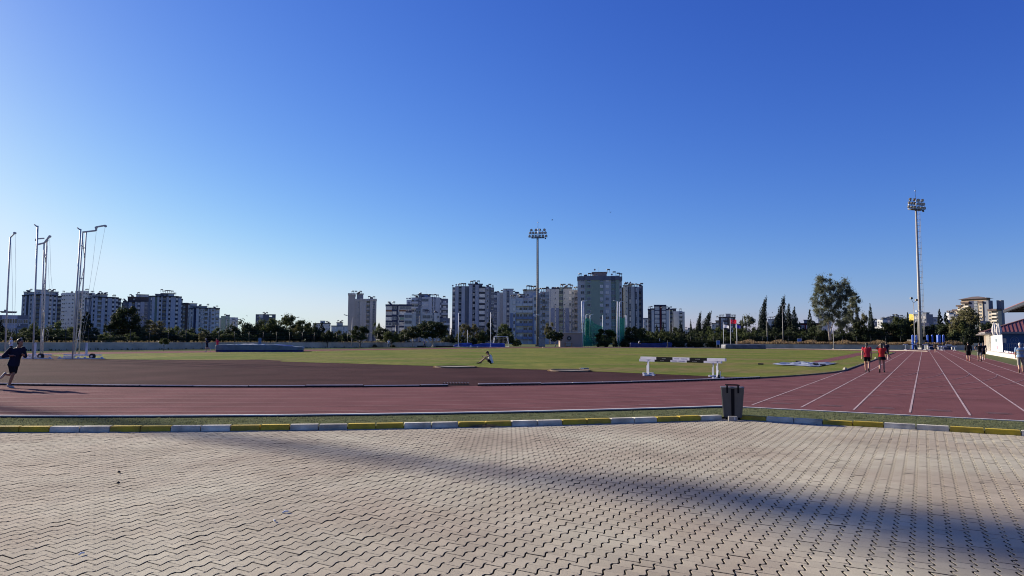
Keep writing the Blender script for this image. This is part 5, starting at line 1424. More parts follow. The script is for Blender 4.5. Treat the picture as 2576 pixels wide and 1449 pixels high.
# grandstand roof reaching in from the right
a = PT(2527, 786, 84)
t = thing('grandstand_roof', 'curved maroon grandstand roof edge jutting in above the building at the right', 'roof', (a.x, a.y, 0))
zl, zt = a.z, PT(2527, 777.5, 84).z
mb = MB(); n = 12; dirx = Vector((.866, -.5, 0)).normalized(); dsx = Vector((-.5, -.866, 0))
vs = []; fs = []
for i in range(n + 1):
    u = i / n; x = u * 14
    zt_ = zt + (.25 * x) - (.010 * x * x) + .25 * math.sin(u * 3.1)
    for (dd, z) in ((0, zt_), (0, zt_ - .28), (30, zt_ - .28), (30, zt_)):
        vs.append(dirx * x + dsx * dd + Vector((0, 0, z)))
for i in range(n):
    for k in range(4): k2 = (k + 1) % 4; fs.append((i * 4 + k, (i + 1) * 4 + k, (i + 1) * 4 + k2, i * 4 + k2))
fs += [(0, 1, 2, 3), (n * 4 + 3, n * 4 + 2, n * 4 + 1, n * 4)]
mb.add(vs, fs); mb.build('roof_sheet', m_roof, t)
mb = MB()
for dd in (.3, 6, 12, 18, 24):
    for i in range(n):
        u0, u1 = i / n, (i + 1) / n
        f_ = lambda u: zt + (.25 * 14 * u) - (.010 * (14 * u) ** 2) + .25 * math.sin(u * 3.1) - .36
        mb.bar(dirx * 14 * u0 + dsx * dd + Vector((0, 0, f_(u0))), dirx * 14 * u1 + dsx * dd + Vector((0, 0, f_(u1))), .12, .16)
    mb.bar(dirx * .3 + dsx * dd + Vector((0, 0, zl + .1)), dirx * 14 + dsx * dd + Vector((0, 0, zl + .1)), .2, .25)
    for k in range(6):
        u = .1 + k * .16; mb.bar(dirx * 14 * u + dsx * dd + Vector((0, 0, zl + .1)), dirx * 14 * min(1, u + .06) + dsx * dd + Vector((0, 0, f_(min(1, u + .06)))), .08)
mb.bar(dsx * 0 + Vector((0, 0, zl + .12)), dsx * 30 + Vector((0, 0, zl + .12)), .3, .3)
mb.build('truss', m_dark, t)
for dd in (1.0, 12, 24):
    mb = MB(); c_ = dirx * 13 + dsx * dd; mb.tube([(c_.x, c_.y, 0), (c_.x, c_.y, zt + 1.6)], .2, 10); mb.build('column', m_gpaint, t)
# ================================================================== apartment blocks
def wm(name, c, v=.07): return mat('render_' + name, c, .9, v, .25, detail=6)
WMAT = dict(
    bluegrey=wm('blue_grey', (0.360, 0.380, 0.430)), slate=wm('slate', (0.15, 0.165, 0.20)), white=wm('white', (0.540, 0.540, 0.530)), pale=wm('pale_grey', (0.460, 0.470, 0.470)), beige=wm('beige', (0.375, 0.345, 0.325)),
    beige2=wm('light_beige', (0.440, 0.410, 0.390)), green=wm('green_grey', (0.270, 0.330, 0.260)), greenpale=wm('lilac_grey', (0.430, 0.440, 0.440)), blue=wm('dusty_blue', (0.180, 0.215, 0.320)), dark=wm('charcoal', (0.055, 0.06, 0.075)), brown=wm('brown', (0.10, 0.075, 0.07)),
    rust=wm('rust', (0.20, 0.10, 0.06)), tan=wm('tan', (0.30, 0.22, 0.15)), tan2=wm('light_tan', (0.45, 0.38, 0.28)), cream=wm('cream', (0.55, 0.50, 0.42)), maroon=wm('dark_red', (0.09, 0.018, 0.022)), black=wm('black', (0.018, 0.018, 0.025)), yellow=wm('yellow', (0.62, 0.47, 0.10)),
    grey=wm('grey', (0.12, 0.13, 0.15)), salmon=wm('salmon', (0.34, 0.25, 0.21)), darkblue=wm('dark_blue', (0.035, 0.045, 0.09)))
g_dark = mat('window_dark', (0.02, 0.022, 0.028), .15, .2, 2, spec=.6); g_mid = mat('window_grey', (0.10, 0.115, 0.14), .2, .3, 2, spec=.6, objrand=.4); g_pale = mat('window_curtain', (0.62, 0.58, 0.52), .35, .2, 1.5, spec=.5, objrand=.25); f_white = mat('window_frame', (0.52, 0.52, 0.53), .6, .1, 2)
g_green = mat('window_green', (0.10, 0.20, 0.18), .25, .3, 2, spec=.6)
GL = dict(d=g_dark, m=g_mid, p=g_pale, g=g_green)
_wc = {}
def win_mesh(w, h, kind):
    key = (round(w, 1), round(h, 1), kind)
    if key in _wc: return _wc[key]
    w, h = key[0], key[1]; mb = MB(); t = .09
    mb.box((0, -.03, h / 2), (w, .06, h), 1)
    for x in (-w / 2 + t / 2, w / 2 - t / 2): mb.box((x, -.06, h / 2), (t, .12, h), 0)
    for z in (t / 2, h - t / 2): mb.box((0, -.06, z), (w - 2 * t - .004, .115, t), 0)
    if w > .9: mb.box((0, -.058, h / 2), (t * .8, .11, h - 2 * t - .004), 0)
    mb.box((0, -.12, -.06), (w + .2, .24, .07), 0)
    me = mb.mesh('window', [f_white, GL[kind]]); _wc[key] = me; return me
def ac_mesh():
    if 'ac' not in _wc:
        mb = MB(); mb.box((0, -.2, .3), (.8, .36, .55), 0); mb.tube([(-.12, -.381, .3), (-.12, -.39, .3)], .2, 10, 1); mb.box((0, -.2, -.03), (.7, .3, .06), 1)
        _wc['ac'] = mb.mesh('air_conditioner', [f_white, m_dark])
    return _wc['ac']
_bc = {}
def balc_mesh(w, d, hp, mname, style='solid'):
    key = (round(w, 1), d, hp, mname, style)
    if key in _bc: return _bc[key]
    w = key[0]; mb = MB()
    mb.box((0, -d / 2, -.1), (w, d, .2), 0)
    if style == 'solid':
        mb.box((0, -d + .06, hp / 2 + .002), (w, .12, hp - .004), 0)
        for x in (-w / 2 + .06, w / 2 - .06): mb.box((x, -d / 2 + .06, hp / 2 + .002), (.12, d - .13, hp - .004), 0)
    else:
        for z in (.35, .7, hp): mb.box((0, -d + .05, z), (w, .05, .05), 1)
        n = max(3, int(w / .5))
        for i in range(n + 1): mb.box((-w / 2 + w * i / n, -d + .05, hp / 2), (.04, .045, hp - .03), 1)
    me = mb.mesh('balcony', [WMAT[mname], m_dark]); _bc[key] = me; return me
def heater_mesh():
    mb = MB(); mb.tube([(-.75, 0, 1.35), (.75, 0, 1.35)], .32, 10, 0); mb.add([(-.9, -1.3, .15), (.9, -1.3, .15), (.9, -.15, 1.15), (-.9, -.15, 1.15), (-.9, -1.24, .1), (.9, -1.24, .1), (.9, -.09, 1.1), (-.9, -.09, 1.1)], [(0, 1, 2, 3), (7, 6, 5, 4), (0, 3, 7, 4), (1, 5, 6, 2), (3, 2, 6, 7)], 1)
    for x in (-.7, .7): mb.bar((x, .1, -.1), (x, 0, 1.2), .08, .08, 1); mb.bar((x, -1.2, -.1), (x, -1.2, .2), .08, .08, 1)
    a = mb.mesh('water_heater', [mat('tank_grey', (0.20, 0.21, 0.23), .5, .2, 2), m_dark])
    mb = MB(); mb.tube([(-.8, 0, 2.1), (.8, 0, 2.1)], .42, 10, 0)
    for x in (-.6, .6):
        for y in (-.4, .4): mb.bar((x, y, -.1), (x, y * .6, 1.8), .09, .09, 1)
    b = mb.mesh('water_heater', [mat('tank_dark', (0.07, 0.075, 0.085), .5, .2, 2), m_dark])
    mb = MB(); mb.tube([(0, 0, -.1), (0, 0, 1.1)], .06, 6, 1)
    vs = []; 
    for i in range(5):
        r = .75 * i / 4; y = -.12 - .25 * (1 - (i / 4) ** 2)
        for k in range(14): a_ = 2 * math.pi * k / 14; vs.append((r * math.cos(a_), -y - .45, 1.3 + r * math.sin(a_)))
    mb.add(vs, [(i * 14 + k, i * 14 + (k + 1) % 14, (i + 1) * 14 + (k + 1) % 14, (i + 1) * 14 + k) for i in range(4) for k in range(14)], 0, True)
    c = mb.mesh('satellite_dish', [mat('dish_grey', (0.30, 0.30, 0.31), .6, .1, 2), m_dark])
    return a, b, c
HT = heater_mesh()
FR = {}
def building(name, label, D, bays, depth=14, fl=3.0, cornice=None, ch=.7, tanks=(), rooms=(), dishes=(), seed=1, zmin=5.0, wires=(), turn=0.0):
    """bays: (x0, x1, ytop, wall material, kind, {options}) in photograph columns at depth D"""
    rg = random.Random(seed)
    xs = [b[0] for b in bays] + [b[1] for b in bays]; cx = (min(xs) + max(xs)) / 2
    q0 = PT(cx, 800, D); uc = q0.x / D; ang = math.atan2(-uc, 1) + turn; tx_, ty_ = math.cos(ang), math.sin(ang)
    def lx(px):                       # along the facade
        u = PT(px, 800, 1.0).x; return D * (u - uc) / (tx_ - u * ty_)
    def zf_(px, y): return PT(px, y, D + ty_ * lx(px)).z
    t = thing(name, label, 'apartment building', (q0.x, D, 0), ang)
    FR[label] = (lx, zf_)
    walls = {}; nwin = 0; extra = None; boxes = []
    zt_all = []
    for b in bays:
        x0, x1, yt, wmn, kind = b[:5]; o = b[5] if len(b) > 5 else {}
        a, c = lx(x0), lx(x1); w = c - a; zt = zf_((x0 + x1) / 2, yt); zt_all.append(zt)
        dp = o.get('dp', 0.0); mid = (a + c) / 2; f0 = -dp
        mb = walls.setdefault(wmn, MB())
        rec = 1.3 if kind == 'balc' else 0
        mb.box((mid, (depth + f0 + rec) / 2, zt / 2), (w - .004, depth - f0 - rec, zt))
        if kind == 'balc' and not o.get('open'):
            pass
        cm = o.get('cornice', cornice)
        if cm:
            walls.setdefault(cm, MB()).box((mid, (depth + f0) / 2, zt + ch / 2 - .3), (w + .5, depth - f0 + .7, ch)) if False else boxes.append((cm, (mid, (depth + f0) / 2, zt - ch / 2 + .05), (w + .36, depth - f0 + .6, ch)))
        nf = int((zt - .6) / fl); top = zt - .55 - o.get('topgap', 0)
        def addwin(x, z, ww, hh, k, y):
            nonlocal nwin
            if z < zmin - 2.5: return
            nwin += 1
            if nwin <= 96:
                place('window', win_mesh(ww, hh, k), t, (x, y, z))
                if rg.random() < .10 and ww < 2.4: place('air_conditioner', ac_mesh(), t, (x + rg.uniform(-.3, .3), y - .03, z - .85))
            else: over.append((x, y, z, ww, hh, k))
        over = []
        for i in range(nf):
            zf = top - fl * (i + 1)                # floor level of this storey
            if zf < zmin - 3: break
            if kind == 'win':
                n = o.get('n', 1); ww = o.get('w', 1.3); hh = o.get('h', 1.35)
                for q in range(n):
                    k = rg.choice(o.get('g', 'dmpp')); addwin(mid + (q - (n - 1) / 2) * (w / n), zf + .95, ww, hh, k, f0 - .002)
            elif kind == 'strip':                  # dark band with a window on every floor
                addwin(mid, zf + .8, w * .82, o.get('h', 1.5), rg.choice(o.get('g', 'pppm')), f0 - .002)
            elif kind == 'small':
                addwin(mid, zf + 1.2, .6, .7, rg.choice('dm'), f0 - .002)
            elif kind == 'glass':
                addwin(mid, zf + .75, w * .92, 1.75, rg.choice(o.get('g', 'mpg')), f0 - .002)
            elif kind == 'balc':
                me = balc_mesh(w - .1, o.get('bd', 1.2), o.get('hp', 1.0), o.get('bm', wmn), o.get('style', 'solid'))
                place('balcony', me, t, (mid, rec - .02 + f0, zf + .05))
                n = o.get('n', 1)
                for q in range(n): addwin(mid + (q - (n - 1) / 2) * (w / n), zf + .25, min(1.8, w / n * .8), 2.0, rg.choice(o.get('g', 'ddm')), f0 + rec - .002)
        if over:
            # more windows than can be told apart: kept as one piece
            mb2 = MB()
            for (x, y, z, ww, hh, k) in over: mb2.box((x, y - .05, z + hh / 2), (ww, .1, hh), 0)
            oo = mb2.build('window', [g_mid], t); oo['kind'] = 'stuff'
    for wmn, mb in walls.items(): mb.build('wall', WMAT[wmn], t)
    done = {}
    for cm, c, d in boxes: done.setdefault(cm, []).append((c, d))
    for cm, lst in done.items():
        mb = MB(); j = 0
        for (c, d) in lst:
            j += 1; mb.box((c[0], c[1], c[2] + .011 * (j % 5)), (d[0], d[1] + .013 * (j % 7), d[2]))
        mb.build('cornice', WMAT[cm], t)
    for (x0, x1, y0, y1, wmn) in rooms:            # stair head, lift room, penthouse
        a, c = lx(x0), lx(x1); z0, z1 = zf_(x0, y1), zf_(x0, y0)
        mb = MB(); mb.box(((a + c) / 2, depth * .5, (z0 + z1) / 2), (c - a, depth * .45, z1 - z0)); r_ = mb.build('roof_room', WMAT[wmn], t)
        mb = MB(); mb.box(((a + c) / 2, depth * .5, z1 + .12), (c - a + .6, depth * .45 + .6, .25)); mb.build('roof_slab', WMAT['grey'], r_)
        w_ = c - a
        if w_ > 4: place('window', win_mesh(1.0, .9, 'd'), r_, ((a + c) / 2 - w_ * .2, depth * .275 - .002, z0 + (z1 - z0) * .35))
    def ztop(px):
        best = 0
        for b in bays:
            if b[0] - .3 <= px <= b[1] + .3: best = max(best, zf_((b[0] + b[1]) / 2, b[2]))
        return best
    for i, px in enumerate(tanks):   # solar water heaters
        q = px[0] if isinstance(px, tuple) else px; z = zf_(q, px[1]) if isinstance(px, tuple) else ztop(q)
        o = place('water_heater', HT[rg.choice((0, 1, 1))], t, (lx(q), rg.uniform(1.2, 4.5), z), rg.uniform(-.6, .6), (.95, .95, .72))
    for px in dishes:
        q = px[0] if isinstance(px, tuple) else px; z = zf_(q, px[1]) if isinstance(px, tuple) else ztop(q)
        place('satellite_dish', HT[2], t, (lx(q), rg.uniform(.8, 2), z), rg.uniform(-.5, .5), (.62, .62, .62))
    for (px, y0, y1) in wires:
        z0, z1 = zf_(px, y1), zf_(px, y0); mb = MB(); mb.tube([(0, 0, 0), (0, 0, z1 - z0)], .05, 5); mb.build('antenna', m_dark, t, (lx(px), 3, z0))
    return t

# ---- left group (about half a kilometre away)
building('apartment_block', 'leftmost tall blue grey apartment block behind the cage poles', 470, [
    (52.5, 56, 742, 'bluegrey', 'wall'), (56, 60, 742, 'slate', 'strip', dict(dp=-.3)), (60, 64, 742, 'bluegrey', 'wall', dict(dp=.8)), (64, 70, 742, 'slate', 'wall', dict(dp=-1.5)), (70, 74, 741, 'bluegrey', 'wall', dict(dp=.4)), (74, 78, 741, 'slate', 'strip'), (78, 86, 741, 'bluegrey', 'wall', dict(dp=1)),
    (86, 98, 740, 'slate', 'balc', dict(bm='slate', g='md', n=2)), (98, 106, 740, 'bluegrey', 'wall', dict(dp=1)), (106, 110, 741, 'slate', 'strip'), (110, 121, 741, 'bluegrey', 'wall', dict(dp=.8)), (121, 128, 742, 'dark', 'strip', dict(g='pppp')), (128, 132, 742, 'bluegrey', 'wall', dict(dp=.5)), (132, 138.5, 743, 'dark', 'strip', dict(g='pppm')), (138.5, 142, 743, 'bluegrey', 'wall', dict(dp=.5)), (142, 152, 744, 'slate', 'balc', dict(bm='dark', g='pd'))],
    cornice='dark', rooms=((56, 88, 733.5, 742, 'pale'), (84, 118, 728, 742, 'white'), (118, 144, 733, 744, 'pale')), tanks=((65, 733.5), (70, 733.5), (74, 733), (106, 728), (108, 727), (121, 733), (129, 733), (133, 733), (140, 741)), dishes=((113, 733),), seed=2)
building('apartment_block', 'white apartment block with small windows rising between the first two blue grey blocks', 540, [
    (150, 153, 738, 'white', 'wall'), (153, 162, 737, 'white', 'win', dict(n=2, w=.9, h=1.1, g='dm')), (162, 176, 736, 'white', 'win', dict(n=2, w=1.0, h=1.0, g='dmp')), (176, 186, 736.5, 'white', 'win', dict(n=1, w=1.0, h=1.2, g='dm')), (186, 190, 731.5, 'green', 'wall', dict(dp=.4)), (190, 193, 731.5, 'slate', 'wall', dict(dp=-1)),
    (193, 203, 731, 'white', 'balc', dict(bm='slate', bd=1.3)), (203, 212, 731, 'white', 'win', dict(n=1, w=1.4, h=1.6, g='dm')), (212, 221, 732, 'pale', 'win', dict(n=2, w=.9, h=1.2)), (221, 236, 737, 'pale', 'wall')],
    cornice=None, tanks=(157, 178, (214, 732), (217, 732), (228, 737), (231, 737)), seed=3)
building('apartment_block', 'second tall blue grey apartment block, right behind the nearest cage gate and dark conifer', 480, [
    (212, 216, 750, 'slate', 'wall'), (216, 222, 750, 'bluegrey', 'strip', dict(g='pm')), (222, 229, 750, 'slate', 'wall', dict(dp=.2)), (229, 233, 746, 'bluegrey', 'wall', dict(dp=.8)), (233, 237, 746, 'dark', 'strip', dict(g='ppm')), (237, 244, 746, 'bluegrey', 'wall', dict(dp=1)), (244, 254, 746, 'slate', 'balc', dict(bm='pale', g='md', n=1)), (254, 263, 747, 'bluegrey', 'wall', dict(dp=1)),
    (263, 269, 747, 'dark', 'strip', dict(g='pmp')), (269, 280, 747, 'bluegrey', 'wall', dict(dp=.6)), (280, 286, 747.5, 'dark', 'strip', dict(g='ppp')), (286, 290, 748, 'bluegrey', 'wall', dict(dp=.3)), (290, 296, 748, 'dark', 'strip', dict(g='ppp')), (296, 303, 751, 'slate', 'balc', dict(bm='dark', g='pp'))],
    cornice='dark', rooms=((218, 240, 741, 750, 'pale'), (238, 268, 739.5, 748, 'pale')), tanks=((246, 739.5), (249, 738.5), (254, 739.5), (262, 740), (265, 741), 283, 286, (226, 741)), seed=4)
building('apartment_block', 'third blue grey block with set back brownish floors, left of the broad dark tree', 500, [
    (304, 308, 761, 'slate', 'wall'), (308, 314, 757, 'slate', 'strip', dict(g='pm')), (314, 322, 758, 'slate', 'wall'), (322, 330, 758, 'bluegrey', 'wall', dict(dp=.5)), (330, 338, 757, 'brown', 'balc', dict(bm='slate', g='md')), (338, 344, 757, 'bluegrey', 'wall', dict(dp=.6)), (344, 352, 757, 'slate', 'strip', dict(g='pmp')), (352, 362, 757, 'bluegrey', 'wall', dict(dp=.7)), (362, 370, 757, 'slate', 'strip', dict(g='pmm')), (370, 377, 757, 'slate', 'wall')],
    cornice='dark', rooms=((319, 373, 746, 757, 'brown'), (340, 372, 740, 748, 'pale')), tanks=((346, 740), (326, 746), (330, 746), 309, 312), dishes=((344, 740), (355, 746), (360, 746)), seed=5)
building('apartment_block', 'fourth tall blue grey block with a dark roof edge, behind the yellowish bush', 480, [
    (372, 377, 744, 'slate', 'wall'), (377, 381, 744, 'slate', 'strip', dict(g='pm')), (381, 388, 744, 'bluegrey', 'wall', dict(dp=.5)), (388, 394, 744, 'green', 'wall', dict(dp=-.8)), (394, 399, 744, 'bluegrey', 'wall', dict(dp=.8)), (399, 404, 744, 'dark', 'strip', dict(g='ppm')), (404, 407, 744, 'bluegrey', 'wall', dict(dp=1)), (407, 417, 744, 'slate', 'balc', dict(bm='slate', g='md', n=1)), (417, 423, 744, 'bluegrey', 'wall', dict(dp=1)),
    (423, 428, 744.5, 'dark', 'strip', dict(g='pmp')), (428, 440, 745, 'bluegrey', 'wall', dict(dp=.7)), (440, 447, 745, 'dark', 'strip', dict(g='ppp')), (447, 455, 746, 'bluegrey', 'wall', dict(dp=.3)), (455, 458, 752, 'slate', 'balc', dict(bm='dark', g='pp'))],
    cornice='dark', rooms=((388, 420, 739, 745, 'slate'), (402, 436, 737, 745, 'pale')), tanks=((404, 733.5), (411, 737), (416, 736), (421, 736), (425, 736.5), (431, 737), (438, 742)), seed=6)
building('apartment_block', 'pale block with a dark blue panel, right end of the left skyline group', 500, [
    (456, 460, 763, 'slate', 'balc', dict(bm='slate')), (460, 466, 762, 'white', 'balc', dict(bm='pale', g='dm')), (466, 472, 762, 'brown', 'wall', dict(dp=.6)), (472, 476, 764, 'pale', 'strip', dict(g='pm')), (476, 480, 775, 'pale', 'wall', dict(dp=.6)), (480, 484, 775, 'slate', 'strip', dict(g='pm')), (484, 487, 774, 'white', 'wall'), (487, 493, 773.5, 'darkblue', 'wall', dict(dp=.4)), (493, 500, 773.5, 'white', 'wall', dict(dp=.8)), (500, 504, 774, 'slate', 'strip', dict(g='mp')), (504, 514, 774, 'pale', 'win', dict(n=2, w=.7, h=1.2, g='dm', dp=.5)),
    (514, 522, 774, 'slate', 'balc', dict(bm='pale', g='d')), (522, 525, 774, 'white', 'wall'), (525, 530, 774, 'slate', 'strip', dict(g='md')), (530, 541, 774, 'white', 'win', dict(n=1, w=1.6, h=1.4, g='dm')), (541, 552, 775, 'pale', 'balc', dict(bm='pale', g='dp'))],
    cornice='dark', rooms=((458, 494, 762.5, 771, 'white'), (474, 520, 769, 776, 'pale')), tanks=((522, 770), (538, 775), (545, 775), (503, 769)), dishes=((483, 762), (480, 774), (492, 774)), seed=7)
building('apartment_block', 'small pale green grey block standing low right of the left skyline group', 560, [
    (552, 556, 799, 'pale', 'wall'), (556, 568, 795, 'green', 'wall', dict(dp=.5)), (568, 572, 795, 'pale', 'strip', dict(g='mp')), (572, 578, 795, 'green', 'wall'), (578, 584, 798, 'white', 'wall'), (584, 592, 798, 'white', 'balc', dict(bm='white')), (592, 599, 798.5, 'white', 'win', dict(n=1))], tanks=(566, (570, 795), 576), seed=8, fl=2.8)
building('apartment_block', 'plain grey block with one column of white framed windows and an open roof gap', 560, [
    (643, 653, 790.5, 'grey', 'win', dict(n=1, w=1.0, h=1.2, g='m')), (653, 660, 790.5, 'grey', 'win', dict(n=1, w=3.2, h=2.2, g='pmp', dp=.2)), (660, 677, 790.5, 'grey', 'wall'), (677, 684.5, 797, 'grey', 'win', dict(n=1, w=1.2, h=1.2, g='mp')), (684.5, 693.5, 790.5, 'grey', 'wall')], tanks=(663, 667, 671), wires=((669, 781, 790.5),), seed=9)
# beam closing the roof gap
b_ = [o for o in col.objects if o.get('label', '').startswith('plain grey block')][0]
mb = MB(); lx, zf_ = FR[b_['label']]; x0 = lx(677); x1 = lx(684.5); zt = zf_(680, 790.5); mb.box(((x0 + x1) / 2, 7, zt - .3), (x1 - x0 - .01, 14, .6)); mb.build('roof_beam', WMAT['grey'], b_)
building('house', 'low blue grey building with an open roof frame at the left edge', 240, [
    (-40, 5, 792, 'slate', 'win', dict(n=3)), (5, 44, 792.5, 'bluegrey', 'win', dict(n=3, w=1.4, h=1.6, g='md')), (44, 72, 793, 'slate', 'win', dict(n=2, g='dm'))], rooms=((2, 40, 783.5, 785, 'grey'),), fl=3.2, seed=10, zmin=3)
building('apartment_block', 'small white block with dark roof edge seen low among trees left of the beige tower', 600, [
    (788, 796, 813, 'white', 'strip', dict(g='mp')), (796, 806, 813, 'pale', 'win', dict(n=2, w=.9, g='dm')), (806, 820, 812.5, 'white', 'win', dict(n=2, w=1.2)), (820, 832, 812.5, 'white', 'win', dict(n=2, w=.8))], cornice='dark', rooms=((806, 818, 807, 813, 'pale'),), tanks=(824, 828, 822), seed=11)
building('apartment_block', 'small white block with a pale yellow roof room, just left of the beige tower', 580, [
    (834, 848, 819, 'white', 'win', dict(n=2, w=1.2)), (848, 862, 819, 'pale', 'strip', dict(g='pm')), (862, 876, 819, 'white', 'win', dict(n=2, w=1.0))], cornice='grey', rooms=((847, 863, 811, 819, 'cream'),), tanks=((851, 811), (857, 811), (861, 811)), seed=12)
# ---- middle group
building('apartment_block', 'beige tower with a taller blank left half and a column of small square windows', 430, [
    (875, 892.5, 738, 'beige', 'wall', dict(dp=.4)), (892.5, 896, 752, 'beige', 'wall'), (896, 905, 752, 'beige', 'small'), (905, 911, 751, 'beige2', 'wall', dict(dp=.5)), (911, 921, 752, 'beige2', 'wall', dict(dp=.2)), (921, 930, 752, 'beige', 'balc', dict(bm='beige', g='dm', dp=.0)), (930, 937, 751.5, 'beige2', 'wall', dict(dp=.5)), (937, 942, 752, 'slate', 'strip', dict(g='md', h=2.0)), (942, 946.5, 752, 'beige', 'wall', dict(dp=.3))],
    cornice='beige2', ch=1.2, rooms=((896, 913, 738, 752, 'beige'),), tanks=((886, 738), (894, 738), (902, 738), (906, 738), 928, 933.5, 940), seed=13)
building('apartment_block', 'dark and white banded block with orange stripes, right of the beige tower', 400, [
    (970, 985.5, 766, 'white', 'glass', dict(g='pmp', dp=.3)), (985.5, 987, 766, 'darkblue', 'wall'), (987, 997, 766, 'darkblue', 'win', dict(n=1, w=2.2, h=1.7, g='pm')), (997, 1001, 766, 'darkblue', 'wall'), (1001, 1004, 766, 'white', 'strip', dict(g='pm')), (1004, 1035, 766, 'pale', 'glass', dict(g='ppmg', dp=.8))],
    cornice='darkblue', ch=1.0, tanks=(980, 990, (978, 766)), seed=14)
b_ = [o for o in col.objects if o.get('label', '').startswith('dark and white banded')][0]
for (x0, x1, dp) in ((970, 985.5, .34), (1004, 1035, .84)):
    mb = MB(); mo = MB()
    lx, zf_ = FR[b_['label']]; X0, X1 = lx(x0), lx(x1)
    zt = zf_(x0, 766)
    for i in range(8):
        (mo if i == 1 else mb).box(((X0 + X1) / 2, -dp - .02, zt - .5 - 3 * i + (.0 if i else 0)), (X1 - X0, .12, .95))
    mb.build('band', WMAT['darkblue'], b_); mo.build('band', WMAT['rust'], b_)
building('apartment_block', 'stepped white apartment block with bow balconies and crowded roof tanks', 420, [
    (1022, 1034, 754, 'white', 'win', dict(n=1, w=1.4)), (1034, 1052, 748, 'pale', 'balc', dict(bm='white', g='md', n=2)), (1052, 1060, 742, 'slate', 'win', dict(n=1, w=1.0, g='dm')), (1060, 1078, 747, 'white', 'glass', dict(g='pmp', dp=.6)), (1078, 1086, 747, 'white', 'wall', dict(dp=.8)), (1086, 1089, 747, 'slate', 'strip', dict(g='md')), (1089, 1092, 747, 'white', 'wall'), (1092, 1095, 747, 'slate', 'strip', dict(g='md')), (1095, 1106, 748, 'pale', 'wall', dict(dp=.2)), (1106, 1110, 749, 'slate', 'strip'), (1110, 1127, 751, 'slate', 'balc', dict(bm='pale', g='pp'))],
    tanks=(1038, 1043, 1047, 1050, 1080, 1084, 1089, 1094, 1100, 1117, (1063, 747), (1057, 740)), rooms=((1052, 1082, 739.5, 748, 'bluegrey'),), dishes=(1023, 1028, 1031), wires=((1031.5, 744, 754), (1071, 730, 740)), seed=15)
building('apartment_block', 'lower white block with glazed bow balconies in front of the stepped white block', 370, [
    (1017, 1037, 786.5, 'white', 'glass', dict(g='pmp', dp=.5)), (1037, 1046, 786.5, 'pale', 'wall'), (1046, 1058, 775, 'slate', 'win', dict(n=2, w=.9, g='d')), (1058, 1062, 775, 'pale', 'wall'), (1062, 1084, 788, 'pale', 'glass', dict(g='mpm', dp=.5)), (1084, 1088, 787, 'white', 'strip', dict(g='md')), (1088, 1092, 787, 'slate', 'strip', dict(g='mp')), (1092, 1098, 787, 'white', 'wall'), (1098, 1106, 788, 'pale', 'win', dict(n=1, w=.9)), (1106, 1132, 800, 'slate', 'balc', dict(bm='pale', g='pd'))],
    tanks=(1024, 1030, 1034, 1072, 1076, 1096, (1112, 800)), dishes=(1080, (1060, 775)), seed=16)
building('apartment_block', 'blue grey block with bowed glazed balconies and a dark roof room, left of the mast', 380, [
    (1137, 1144.5, 722, 'slate', 'balc', dict(bm='slate', g='pp')), (1144.5, 1153, 720, 'bluegrey', 'wall', dict(dp=1)), (1153, 1160.5, 720, 'dark', 'strip', dict(g='mp')), (1160.5, 1169, 720, 'bluegrey', 'wall', dict(dp=1.2)), (1169, 1179, 720, 'slate', 'wall', dict(dp=.2)), (1179, 1188, 717, 'bluegrey', 'wall', dict(dp=1.2)), (1188, 1195, 717, 'dark', 'strip', dict(g='pm')), (1195, 1204.5, 717, 'bluegrey', 'wall', dict(dp=1)), (1204.5, 1220, 721, 'dark', 'glass', dict(g='pmpd', dp=1.3)),
    (1220, 1224, 721, 'bluegrey', 'wall'), (1224, 1229, 721, 'bluegrey', 'win', dict(n=1, w=.8, g='dm')), (1229, 1234, 721, 'slate', 'wall'), (1234, 1242.5, 723, 'slate', 'strip', dict(g='md'))],
    tanks=(1156, 1162, 1168, (1185, 713), (1192, 713), (1197, 713), (1203, 713), 1208, 1226, 1232, (1167, 719)), rooms=((1178, 1213, 713, 721, 'slate'),), dishes=(1138, 1147, 1239, 1153), seed=17)
building('apartment_block', 'pale block with a curved blank wall in the gap behind the blue based block', 430, [
    (1242, 1250, 737, 'slate', 'strip', dict(g='pm')), (1250, 1258, 736, 'pale', 'wall', dict(dp=.5)), (1258, 1265, 736, 'beige', 'wall', dict(dp=1)), (1265, 1274, 731, 'pale', 'wall', dict(dp=1.2)), (1274, 1281, 731, 'slate', 'strip', dict(g='mp')), (1281, 1290, 731, 'pale', 'wall', dict(dp=1)), (1290, 1304, 738, 'pale', 'win', dict(n=1))],
    tanks=(1246, 1252, 1262, 1293, 1298, 1302), rooms=((1266, 1291, 726, 732, 'pale'),), seed=18)
